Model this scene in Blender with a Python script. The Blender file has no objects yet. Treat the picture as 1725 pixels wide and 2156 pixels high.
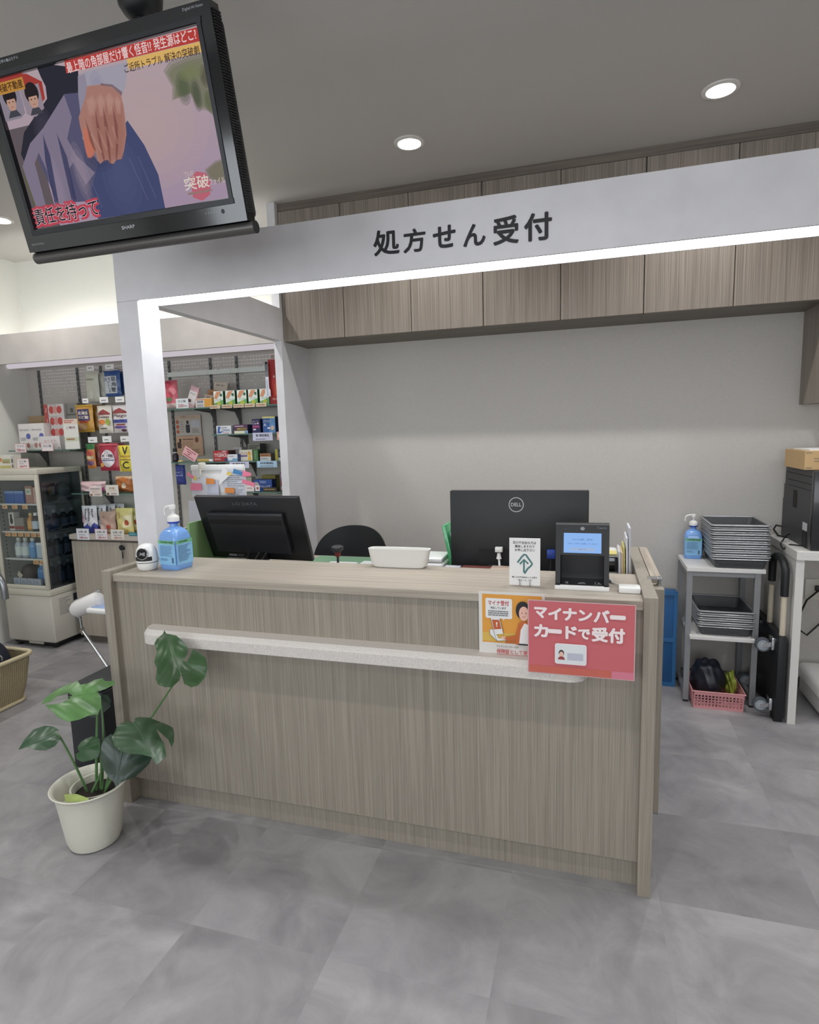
import bpy, bmesh, math, random
from mathutils import Vector, Matrix, Euler
from mathutils.geometry import delaunay_2d_cdt

random.seed(7)
scene = bpy.context.scene
col = scene.collection
PI = math.pi


def lin(c):
    def f(v):
        v = v / 255.0
        return v / 12.92 if v <= 0.04045 else ((v + 0.055) / 1.055) ** 2.4
    return (f(c[0]), f(c[1]), f(c[2]), 1.0)


# ---------------------------------------------------------------- camera
cam_data = bpy.data.cameras.new('camera')
cam = bpy.data.objects.new('camera', cam_data)
col.objects.link(cam)
cam_data.sensor_fit = 'VERTICAL'
cam_data.sensor_height = 24.0
cam_data.lens = 24.0 * 1253.74 / 2156.0
cam_data.clip_start = 0.05
cam_data.clip_end = 60
yaw, pitch, roll = math.radians(16.911), math.radians(-7.558), math.radians(-1.620)
Fw = Vector((-math.sin(yaw) * math.cos(pitch), math.cos(yaw) * math.cos(pitch), math.sin(pitch)))
R0 = Vector((math.cos(yaw), math.sin(yaw), 0))
U0 = R0.cross(Fw)
Rt = R0 * math.cos(roll) + U0 * math.sin(roll)
Up = -R0 * math.sin(roll) + U0 * math.cos(roll)
M = Matrix.Identity(4)
for i in range(3):
    M[i][0], M[i][1], M[i][2] = Rt[i], Up[i], -Fw[i]
M[0][3], M[1][3], M[2][3] = 0.3715, -1.8836, 1.5155
cam.matrix_world = M
scene.camera = cam

# ---------------------------------------------------------------- exposure and world
scene.view_settings.view_transform = 'Standard'
scene.view_settings.look = 'None'
scene.view_settings.gamma = 1.0
scene.view_settings.exposure = 0.0
scene.view_settings.use_curve_mapping = False
world = bpy.data.worlds.new('world')
scene.world = world
world.use_nodes = True
world.node_tree.nodes['Background'].inputs[0].default_value = (0.75, 0.8, 0.9, 1)
world.node_tree.nodes['Background'].inputs[1].default_value = 0.05
scene.cycles.max_bounces = 8
scene.cycles.diffuse_bounces = 5
scene.cycles.glossy_bounces = 3
scene.cycles.transmission_bounces = 6
scene.cycles.transparent_max_bounces = 12
scene.cycles.caustics_reflective = False
scene.cycles.caustics_refractive = False
scene.cycles.use_denoising = True

# light levels (all lamps of the place)
DOWNLIGHT_W = 10.0       # each ceiling downlight
STRIP = 13.5              # light strip under the canopy beam
COVE = 20.0               # cove strip on top of the display header
SHELF_LED = 0.72         # tube under the display header
SCREEN = 1.0
DAYLIGHT_W = 46.0        # each shop window behind the visitor

# ---------------------------------------------------------------- mesh helpers


class MB:
    """Collects shapes (world or local coordinates) and links them as ONE mesh object."""

    def __init__(self):
        self.v, self.f, self.mi, self.sm, self.mats = [], [], [], [], []

    def slot(self, m):
        if m not in self.mats:
            self.mats.append(m)
        return self.mats.index(m)

    def add(self, verts, faces, m, smooth=False):
        b = len(self.v)
        k = self.slot(m)
        self.v += [tuple(p) for p in verts]
        for f in faces:
            self.f.append([b + i for i in f])
            self.mi.append(k)
            self.sm.append(smooth)
        return self

    def bm(self, bm, m, smooth=False, mat=None):
        bm.verts.index_update()
        vs = [(mat @ v.co if mat else v.co.copy()) for v in bm.verts]
        self.add(vs, [[v.index for v in f.verts] for f in bm.faces], m, smooth)
        bm.free()
        return self

    def box(self, x0, x1, y0, y1, z0, z1, m, r=0.0, seg=2, mat=None, smooth=None):
        b = bmesh.new()
        bmesh.ops.create_cube(b, size=1)
        for v in b.verts:
            v.co = Vector(((x0 + x1) / 2 + v.co.x * (x1 - x0), (y0 + y1) / 2 + v.co.y * (y1 - y0), (z0 + z1) / 2 + v.co.z * (z1 - z0)))
        if r > 0:
            bmesh.ops.bevel(b, geom=list(b.edges), offset=r, segments=seg, affect='EDGES', profile=0.5)
        return self.bm(b, m, (r > 0) if smooth is None else smooth, mat)

    def prism(self, pts, h0, h1, m, to, r=0.0, seg=2, smooth=False):
        """pts 2D polygon extruded from h0 to h1; to(u, v, h) -> 3D"""
        b = bmesh.new()
        lo = [b.verts.new(to(u, v, h0)) for u, v in pts]
        hi = [b.verts.new(to(u, v, h1)) for u, v in pts]
        n = len(pts)
        b.faces.new(lo[::-1])
        b.faces.new(hi)
        for i in range(n):
            b.faces.new([lo[i], lo[(i + 1) % n], hi[(i + 1) % n], hi[i]])
        bmesh.ops.recalc_face_normals(b, faces=list(b.faces))
        if r > 0:
            ed = [e for e in b.edges if abs(e.calc_face_angle(0)) > 0.5]
            bmesh.ops.bevel(b, geom=ed, offset=r, segments=seg, affect='EDGES', profile=0.5)
        return self.bm(b, m, smooth)

    def lathe(self, prof, c, m, seg=32, smooth=True, mat=None, sx=1.0, sy=1.0):
        vs, fs = [], []
        n = len(prof)
        for i in range(seg):
            a = 2 * PI * i / seg
            for (r, z) in prof:
                p = Vector((r * math.cos(a) * sx, r * math.sin(a) * sy, z))
                if mat:
                    p = mat @ p
                vs.append(Vector(c) + p)
        for i in range(seg):
            j = (i + 1) % seg
            for k in range(n - 1):
                if prof[k][0] < 1e-6 and prof[k + 1][0] < 1e-6:
                    continue
                fs.append([i * n + k, j * n + k, j * n + k + 1, i * n + k + 1])
        if prof[0][0] > 1e-6:
            fs.append([i * n for i in range(seg)][::-1])
        if prof[-1][0] > 1e-6:
            fs.append([i * n + n - 1 for i in range(seg)])
        return self.add(vs, fs, m, smooth)

    def tube(self, path, r, m, seg=10, closed=False, smooth=True):
        path = [Vector(p) for p in path]
        n = len(path)
        rr = r if isinstance(r, (list, tuple)) else [r] * n
        vs, fs = [], []
        ref = None
        for i, p in enumerate(path):
            a = path[(i - 1) % n] if (closed or i > 0) else p
            b = path[(i + 1) % n] if (closed or i < n - 1) else p
            t = (b - a).normalized()
            if ref is None:
                ref = Vector((0, 0, 1)) if abs(t.z) < 0.9 else Vector((1, 0, 0))
            s = t.cross(ref).normalized()
            ref = s.cross(t).normalized()
            for k in range(seg):
                an = 2 * PI * k / seg
                vs.append(p + (s * math.cos(an) + ref * math.sin(an)) * rr[i])
        m_ = n if closed else n - 1
        for i in range(m_):
            j = (i + 1) % n
            for k in range(seg):
                fs.append([i * seg + k, i * seg + (k + 1) % seg, j * seg + (k + 1) % seg, j * seg + k])
        if not closed:
            fs.append(list(range(seg))[::-1])
            fs.append([(n - 1) * seg + k for k in range(seg)])
        return self.add(vs, fs, m, smooth)

    def build(self, name, parent=None, org=None):
        if org is None:
            if parent is not None:
                org = Vector(parent['_o']) if '_o' in parent else parent.location.copy()
            else:
                xs, ys, zs = zip(*self.v)
                org = Vector(((min(xs) + max(xs)) / 2, (min(ys) + max(ys)) / 2, min(zs)))
        org = Vector(org)
        me = bpy.data.meshes.new(name)
        me.from_pydata([Vector(p) - org for p in self.v], [], self.f)
        for m in self.mats:
            me.materials.append(m)
        me.polygons.foreach_set('material_index', self.mi)
        me.polygons.foreach_set('use_smooth', self.sm)
        me.update()
        if any(self.sm):
            me.set_sharp_from_angle(angle=math.radians(40))
        o = bpy.data.objects.new(name, me)
        col.objects.link(o)
        if parent is None:
            o.location = org
        else:
            o.parent = parent
            po = Vector(parent['_o']) if '_o' in parent else parent.location
            o.location = org - po
        ORG[o.name] = org
        return o


ORG = {}


def tag(o, label=None, cat=None, group=None, kind=None):
    if label:
        o['label'] = label
    if cat:
        o['category'] = cat
    if group:
        o['group'] = group
    if kind:
        o['kind'] = kind
    return o


def thing(name, label, cat, loc, group=None, rz=0.0):
    o = bpy.data.objects.new(name, None)
    o.empty_display_size = 0.05
    o.location = loc
    o.rotation_euler = (0, 0, rz)
    col.objects.link(o)
    return tag(o, label, cat, group)


def sub(mb, name, parent, root):
    """a part or sub-part whose vertices are given in the root thing's world frame"""
    org = root.location.copy()
    o = mb.build(name, None, org)
    o.parent = parent
    o.location = (0, 0, 0)
    return o


def copy_tree(o, parent=None):
    c = o.copy()
    col.objects.link(c)
    if parent:
        c.parent = parent
    for ch in [k for k in bpy.data.objects if k.parent == o]:
        copy_tree(ch, c)
    return c


# ---------------------------------------------------------------- flat print (words, pictures) in a surface's own frame
_txt = {}


def glyphs(s, bold):
    k = (s, bold)
    if k not in _txt:
        c = bpy.data.curves.new('words', 'FONT')
        c.body = s
        c.offset = bold
        c.resolution_u = 3
        o = bpy.data.objects.new('words', c)
        me = o.to_mesh()
        v = [(p.co.x, p.co.y) for p in me.vertices]
        f = [list(p.vertices) for p in me.polygons]
        o.to_mesh_clear()
        bpy.data.objects.remove(o)
        bpy.data.curves.remove(c)
        _txt[k] = (v, f)
    return _txt[k]


class Face:
    """2D frame on a surface: origin, u to the right, v up; print lies a hair above it"""

    def __init__(self, mb, o, u, v, lift=0.0004):
        self.mb, self.o, self.u, self.v = mb, Vector(o), Vector(u).normalized(), Vector(v).normalized()
        self.n = self.u.cross(self.v)
        self.k = lift
        self.step = lift

    def P(self, a, b, k=None):
        return self.o + self.u * a + self.v * b + self.n * (self.k if k is None else k)

    def up(self, n=1):
        self.k += self.step * n
        return self

    def poly(self, pts, m):
        vs = [self.P(a, b) for a, b in pts]
        area = sum(pts[i][0] * pts[(i + 1) % len(pts)][1] - pts[(i + 1) % len(pts)][0] * pts[i][1] for i in range(len(pts)))
        idx = list(range(len(pts)))
        self.mb.add(vs, [idx if area > 0 else idx[::-1]], m)
        self.k += self.step * 0.25
        return self

    def rect(self, x0, y0, x1, y1, m):
        return self.poly([(x0, y0), (x1, y0), (x1, y1), (x0, y1)], m)

    def rrect(self, x0, y0, x1, y1, r, m):
        pts = []
        for cx, cy, a in ((x1 - r, y1 - r, 0), (x0 + r, y1 - r, 90), (x0 + r, y0 + r, 180), (x1 - r, y0 + r, 270)):
            for i in range(6):
                t = math.radians(a + 18 * i)
                pts.append((cx + r * math.cos(t), cy + r * math.sin(t)))
        return self.poly(pts, m)

    def ell(self, cx, cy, rx, ry, m, n=20, rot=0.0):
        c, s = math.cos(rot), math.sin(rot)
        pts = []
        for i in range(n):
            a = 2 * PI * i / n
            x, y = rx * math.cos(a), ry * math.sin(a)
            pts.append((cx + x * c - y * s, cy + x * s + y * c))
        return self.poly(pts, m)

    def stroke(self, pts, w, m):
        """a line of width w along pts"""
        L, Rr = [], []
        n = len(pts)
        for i in range(n):
            a, b = pts[max(i - 1, 0)], pts[min(i + 1, n - 1)]
            dx, dy = b[0] - a[0], b[1] - a[1]
            d = math.hypot(dx, dy) or 1
            L.append((pts[i][0] - dy / d * w / 2, pts[i][1] + dx / d * w / 2))
            Rr.append((pts[i][0] + dy / d * w / 2, pts[i][1] - dx / d * w / 2))
        vs = [self.P(a, b) for a, b in L + Rr]
        fs = [[i, n + i, n + i + 1, i + 1] for i in range(n - 1)]
        self.mb.add(vs, fs, m)
        self.k += self.step * 0.25
        return self

    def text(self, s, x0, y0, x1, y1, m, bold=0.0, shear=0.0):
        """words fitted into the box x0..x1, y0..y1"""
        v, f = glyphs(s, 0.0)
        if not v:
            return self
        a0, a1 = min(p[0] for p in v), max(p[0] for p in v)
        b0, b1 = min(p[1] for p in v), max(p[1] for p in v)
        kx, ky = (x1 - x0) / (a1 - a0), (y1 - y0) / max(b1 - b0, 1e-6)
        d = min(bold, 0.12) * ky * 0.6
        # heavier strokes: the same outline a hair to every side
        ring = [(0, 0)] if d <= 0 else [(d, 0), (-d, 0), (0, d), (0, -d)] + ([(d * .7, d * .7), (-d * .7, d * .7), (d * .7, -d * .7), (-d * .7, -d * .7)] if bold > 0.03 else [])
        k0 = self.k
        for q_, (ex, ey) in enumerate(ring):
            self.k = k0 + q_ * 0.00003
            vs = []
            for a, b in v:
                y = y0 + (b - b0) * ky
                vs.append(self.P(x0 + (a - a0) * kx + shear * (y - y0) + ex, y + ey))
            self.mb.add(vs, f, m)
        self.k = k0 + len(ring) * 0.00003 * (1 if len(ring) > 1 else 0)
        self.k += self.step * 0.25
        return self

    def lines(self, x0, y0, x1, y1, n, m, fill=0.5, ragged=0.35):
        """rows too small to read in the photograph"""
        h = (y1 - y0) / n
        rnd = random.Random(int((x0 + y0 * 7 + n) * 1e4))
        for i in range(n):
            e = x1 - (x1 - x0) * ragged * rnd.random()
            b = y0 + h * i + h * (1 - fill) / 2
            x = x0
            while x < e:
                w = min((x1 - x0) * (0.06 + 0.2 * rnd.random()), e - x)
                vs = [self.P(x, b), self.P(x + w, b), self.P(x + w, b + h * fill), self.P(x, b + h * fill)]
                self.mb.add(vs, [[0, 1, 2, 3]], m)
                x += w + (x1 - x0) * 0.02
        self.k += self.step * 0.25
        return self


def front(mb, x0, z0, y, lift=0.0005):
    """frame on a surface that faces the camera side (-y): u = +x, v = +z"""
    return Face(mb, (x0, y, z0), (1, 0, 0), (0, 0, 1), lift)


# ---------------------------------------------------------------- materials
_m = {}


def mat(name, c, rough=0.5, metal=0.0, spec=0.5, bump=0.0, bscale=200.0, var=0.0, vscale=30.0, coat=0.0):
    if name in _m:
        return _m[name]
    m = bpy.data.materials.new(name)
    m.use_nodes = True
    nt = m.node_tree
    b = nt.nodes['Principled BSDF']
    b.inputs['Base Color'].default_value = lin(c)
    b.inputs['Roughness'].default_value = rough
    b.inputs['Metallic'].default_value = metal
    b.inputs['Specular IOR Level'].default_value = spec
    if coat:
        b.inputs['Coat Weight'].default_value = coat
        b.inputs['Coat Roughness'].default_value = 0.08
    if var > 0 or bump > 0:
        tc = nt.nodes.new('ShaderNodeTexCoord')
        n = nt.nodes.new('ShaderNodeTexNoise')
        n.inputs['Scale'].default_value = vscale if var > 0 else bscale
        n.inputs['Detail'].default_value = 4
        nt.links.new(tc.outputs['Object'], n.inputs['Vector'])
        if var > 0:
            r = nt.nodes.new('ShaderNodeValToRGB')
            a = lin([max(0, v * (1 - var)) for v in c])
            d = lin([min(255, v * (1 + var)) for v in c])
            r.color_ramp.elements[0].position, r.color_ramp.elements[1].position = 0.3, 0.7
            r.color_ramp.elements[0].color, r.color_ramp.elements[1].color = a, d
            nt.links.new(n.outputs['Fac'], r.inputs['Fac'])
            nt.links.new(r.outputs['Color'], b.inputs['Base Color'])
        if bump > 0:
            n2 = nt.nodes.new('ShaderNodeTexNoise')
            n2.inputs['Scale'].default_value = bscale
            n2.inputs['Detail'].default_value = 3
            nt.links.new(tc.outputs['Object'], n2.inputs['Vector'])
            bp = nt.nodes.new('ShaderNodeBump')
            bp.inputs['Strength'].default_value = bump
            bp.inputs['Distance'].default_value = 0.002
            nt.links.new(n2.outputs['Fac'], bp.inputs['Height'])
            nt.links.new(bp.outputs['Normal'], b.inputs['Normal'])
    _m[name] = m
    return m


def glow(name, c, s):
    if name in _m:
        return _m[name]
    m = bpy.data.materials.new(name)
    m.use_nodes = True
    nt = m.node_tree
    nt.nodes.remove(nt.nodes['Principled BSDF'])
    e = nt.nodes.new('ShaderNodeEmission')
    e.inputs[0].default_value = lin(c)
    e.inputs[1].default_value = s
    nt.links.new(e.outputs[0], nt.nodes['Material Output'].inputs[0])
    _m[name] = m
    return m


def glass(name, c=(235, 245, 240), mixf=0.12):
    """thin pane: mostly clear, a little sheen and tint"""
    if name in _m:
        return _m[name]
    m = bpy.data.materials.new(name)
    m.use_nodes = True
    nt = m.node_tree
    nt.nodes.remove(nt.nodes['Principled BSDF'])
    t = nt.nodes.new('ShaderNodeBsdfTransparent')
    t.inputs[0].default_value = lin(c)
    g = nt.nodes.new('ShaderNodeBsdfGlossy')
    g.inputs['Roughness'].default_value = 0.03
    lw = nt.nodes.new('ShaderNodeLayerWeight')
    lw.inputs[0].default_value = 0.5
    fr = nt.nodes.new('ShaderNodeMath')
    fr.operation = 'POWER'
    fr.inputs[1].default_value = 4.0
    nt.links.new(lw.outputs['Facing'], fr.inputs[0])
    ad = nt.nodes.new('ShaderNodeMath')
    ad.operation = 'MULTIPLY_ADD'
    ad.inputs[1].default_value = 0.6
    ad.inputs[2].default_value = 0.02 + mixf * 0.1
    mx = nt.nodes.new('ShaderNodeMixShader')
    nt.links.new(fr.outputs[0], ad.inputs[0])
    nt.links.new(ad.outputs[0], mx.inputs[0])
    nt.links.new(t.outputs[0], mx.inputs[1])
    nt.links.new(g.outputs[0], mx.inputs[2])
    nt.links.new(mx.outputs[0], nt.nodes['Material Output'].inputs[0])
    _m[name] = m
    return m


def wood(name, light, dark, axis='z', rough=0.5, fine=150.0, along=2.0):
    m = bpy.data.materials.new(name)
    m.use_nodes = True
    nt = m.node_tree
    b = nt.nodes['Principled BSDF']
    tc = nt.nodes.new('ShaderNodeTexCoord')
    cols = []
    for k, (fi, al, de) in enumerate(((fine, along, 3), (fine * 0.22, along * 0.4, 2))):
        mp = nt.nodes.new('ShaderNodeMapping')
        s = [fi, fi, fi]
        s['xyz'.index(axis)] = al
        mp.inputs['Scale'].default_value = s
        n = nt.nodes.new('ShaderNodeTexNoise')
        n.inputs['Scale'].default_value = 1.0
        n.inputs['Detail'].default_value = de
        n.inputs['Roughness'].default_value = 0.6
        nt.links.new(tc.outputs['Object'], mp.inputs['Vector'])
        nt.links.new(mp.outputs[0], n.inputs['Vector'])
        cols.append(n)
    ad = nt.nodes.new('ShaderNodeMath')
    ad.operation = 'MULTIPLY_ADD'
    ad.inputs[1].default_value = 0.3
    nt.links.new(cols[1].outputs['Fac'], ad.inputs[0])
    sc = nt.nodes.new('ShaderNodeMath')
    sc.operation = 'MULTIPLY'
    sc.inputs[1].default_value = 0.7
    nt.links.new(cols[0].outputs['Fac'], sc.inputs[0])
    nt.links.new(sc.outputs[0], ad.inputs[2])
    r = nt.nodes.new('ShaderNodeValToRGB')
    r.color_ramp.elements[0].position, r.color_ramp.elements[1].position = 0.36, 0.64
    r.color_ramp.elements[0].color, r.color_ramp.elements[1].color = lin(dark), lin(light)
    nt.links.new(ad.outputs[0], r.inputs['Fac'])
    nt.links.new(r.outputs['Color'], b.inputs['Base Color'])
    b.inputs['Roughness'].default_value = rough
    b.inputs['Specular IOR Level'].default_value = 0.35
    return m


def weave(name, c, dark, scale):
    m = bpy.data.materials.new(name)
    m.use_nodes = True
    nt = m.node_tree
    b = nt.nodes['Principled BSDF']
    tc = nt.nodes.new('ShaderNodeTexCoord')
    outs = []
    for d in ('Y', 'Z'):
        w = nt.nodes.new('ShaderNodeTexWave')
        w.bands_direction = d
        w.inputs['Scale'].default_value = scale * (0.4 if d == 'Y' else 1.0)
        w.inputs['Distortion'].default_value = 1.5
        w.inputs['Detail'].default_value = 2
        w.inputs['Detail Scale'].default_value = 3
        nt.links.new(tc.outputs['Object'], w.inputs['Vector'])
        outs.append(w)
    mu = nt.nodes.new('ShaderNodeMath')
    mu.operation = 'MULTIPLY'
    nt.links.new(outs[0].outputs['Fac'], mu.inputs[0])
    nt.links.new(outs[1].outputs['Fac'], mu.inputs[1])
    r = nt.nodes.new('ShaderNodeValToRGB')
    r.color_ramp.elements[0].color, r.color_ramp.elements[1].color = lin(dark), lin(c)
    r.color_ramp.elements[1].position = 0.6
    nt.links.new(mu.outputs[0], r.inputs['Fac'])
    nt.links.new(r.outputs['Color'], b.inputs['Base Color'])
    bp = nt.nodes.new('ShaderNodeBump')
    bp.inputs['Strength'].default_value = 0.6
    bp.inputs['Distance'].default_value = 0.004
    nt.links.new(mu.outputs[0], bp.inputs['Height'])
    nt.links.new(bp.outputs['Normal'], b.inputs['Normal'])
    b.inputs['Roughness'].default_value = 0.75
    return m


def tile_floor():
    m = bpy.data.materials.new('grey_stone_tile')
    m.use_nodes = True
    nt = m.node_tree
    N, Lk = nt.nodes, nt.links
    b = N['Principled BSDF']
    tc = N.new('ShaderNodeTexCoord')
    mp = N.new('ShaderNodeMapping')
    mp.vector_type = 'POINT'
    k = 1 / 0.474
    mp.inputs['Scale'].default_value = (k, k, 0)
    mp.inputs['Location'].default_value = (-0.13 * k + 20, 0.475 * k + 20, 0)
    Lk.new(tc.outputs['Object'], mp.inputs['Vector'])
    fl = N.new('ShaderNodeVectorMath')
    fl.operation = 'FLOOR'
    Lk.new(mp.outputs[0], fl.inputs[0])
    wn = N.new('ShaderNodeTexWhiteNoise')
    wn.noise_dimensions = '3D'
    Lk.new(fl.outputs[0], wn.inputs['Vector'])
    sc = N.new('ShaderNodeVectorMath')
    sc.operation = 'SCALE'
    sc.inputs['Scale'].default_value = 9.0
    Lk.new(wn.outputs['Color'], sc.inputs[0])
    ad = N.new('ShaderNodeVectorMath')
    ad.operation = 'ADD'
    Lk.new(tc.outputs['Object'], ad.inputs[0])
    Lk.new(sc.outputs[0], ad.inputs[1])
    n1 = N.new('ShaderNodeTexNoise')
    n1.inputs['Scale'].default_value = 4.5
    n1.inputs['Detail'].default_value = 7
    n1.inputs['Roughness'].default_value = 0.62
    n1.inputs['Distortion'].default_value = 0.6
    Lk.new(ad.outputs[0], n1.inputs['Vector'])
    r = N.new('ShaderNodeValToRGB')
    r.color_ramp.elements[0].position, r.color_ramp.elements[1].position = 0.25, 0.75
    r.color_ramp.elements[0].color, r.color_ramp.elements[1].color = lin((126, 124, 127)), lin((168, 166, 168))
    Lk.new(n1.outputs['Fac'], r.inputs['Fac'])
    mr = N.new('ShaderNodeMapRange')
    mr.inputs['To Min'].default_value = 0.86
    mr.inputs['To Max'].default_value = 1.06
    Lk.new(wn.outputs['Value'], mr.inputs['Value'])
    mul = N.new('ShaderNodeVectorMath')
    mul.operation = 'SCALE'
    Lk.new(r.outputs['Color'], mul.inputs[0])
    Lk.new(mr.outputs[0], mul.inputs['Scale'])
    Lk.new(mul.outputs[0], b.inputs['Base Color'])
    b.inputs['Roughness'].default_value = 0.42
    b.inputs['Specular IOR Level'].default_value = 0.35
    bp = N.new('ShaderNodeBump')
    bp.inputs['Strength'].default_value = 0.12
    bp.inputs['Distance'].default_value = 0.002
    n2 = N.new('ShaderNodeTexNoise')
    n2.inputs['Scale'].default_value = 60
    n2.inputs['Detail'].default_value = 5
    Lk.new(tc.outputs['Object'], n2.inputs['Vector'])
    Lk.new(n2.outputs['Fac'], bp.inputs['Height'])
    Lk.new(bp.outputs['Normal'], b.inputs['Normal'])
    return m


FLOOR = tile_floor()
WALL = mat('wall_paper', (194, 190, 185), 0.8, var=0.012, vscale=90, bump=0.15, bscale=350)
CREAM = mat('cream_wall_paper', (230, 230, 224), 0.8, bump=0.15, bscale=350)
CEIL = mat('ceiling_paper', (190, 187, 183), 0.85, bump=0.1, bscale=300)
CONC = mat('pale_concrete_sheet', (222, 221, 225), 0.6, var=0.022, vscale=7)
CONC2 = mat('warm_concrete_sheet', (196, 190, 186), 0.6, var=0.03, vscale=6)
WOOD = wood('greige_laminate_vertical', (164, 156, 144), (132, 125, 114), 'z', fine=420.0, along=3.0)
WOODX = wood('greige_laminate_lengthwise', (178, 169, 156), (156, 147, 135), 'x', fine=110, along=2.5)
WOODY = wood('greige_laminate_edge', (184, 173, 159), (146, 136, 124), 'y', fine=120, along=2.5)
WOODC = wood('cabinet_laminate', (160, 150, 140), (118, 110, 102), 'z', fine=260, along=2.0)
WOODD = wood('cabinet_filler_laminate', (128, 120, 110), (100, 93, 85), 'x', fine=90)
LEDGE = mat('pale_woven_laminate', (208, 203, 198), 0.6, var=0.06, vscale=260)
DARKGAP = mat('dark_gap', (30, 27, 25), 0.8)
WHITE = mat('white_plastic', (228, 228, 226), 0.4)
PAPER = mat('white_paper', (232, 232, 232), 0.7)
OFFW = mat('off_white_enamel', (206, 202, 190), 0.4)
BLACK = mat('black_plastic', (20, 21, 24), 0.45)
BLACKG = mat('glossy_black', (12, 14, 17), 0.12, coat=0.5)
DGREY = mat('dark_grey_plastic', (58, 60, 63), 0.5)
GREY = mat('grey_metal', (132, 134, 136), 0.4, 0.3)
CHROME = mat('chrome', (205, 207, 210), 0.18, 1.0)
INK = mat('black_ink', (34, 34, 38), 0.6)
GREYINK = mat('grey_ink', (120, 120, 124), 0.6)
REDINK = mat('red_ink', (190, 62, 66), 0.6)
CLEAR = glass('clear_glass', (250, 252, 251))


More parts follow.
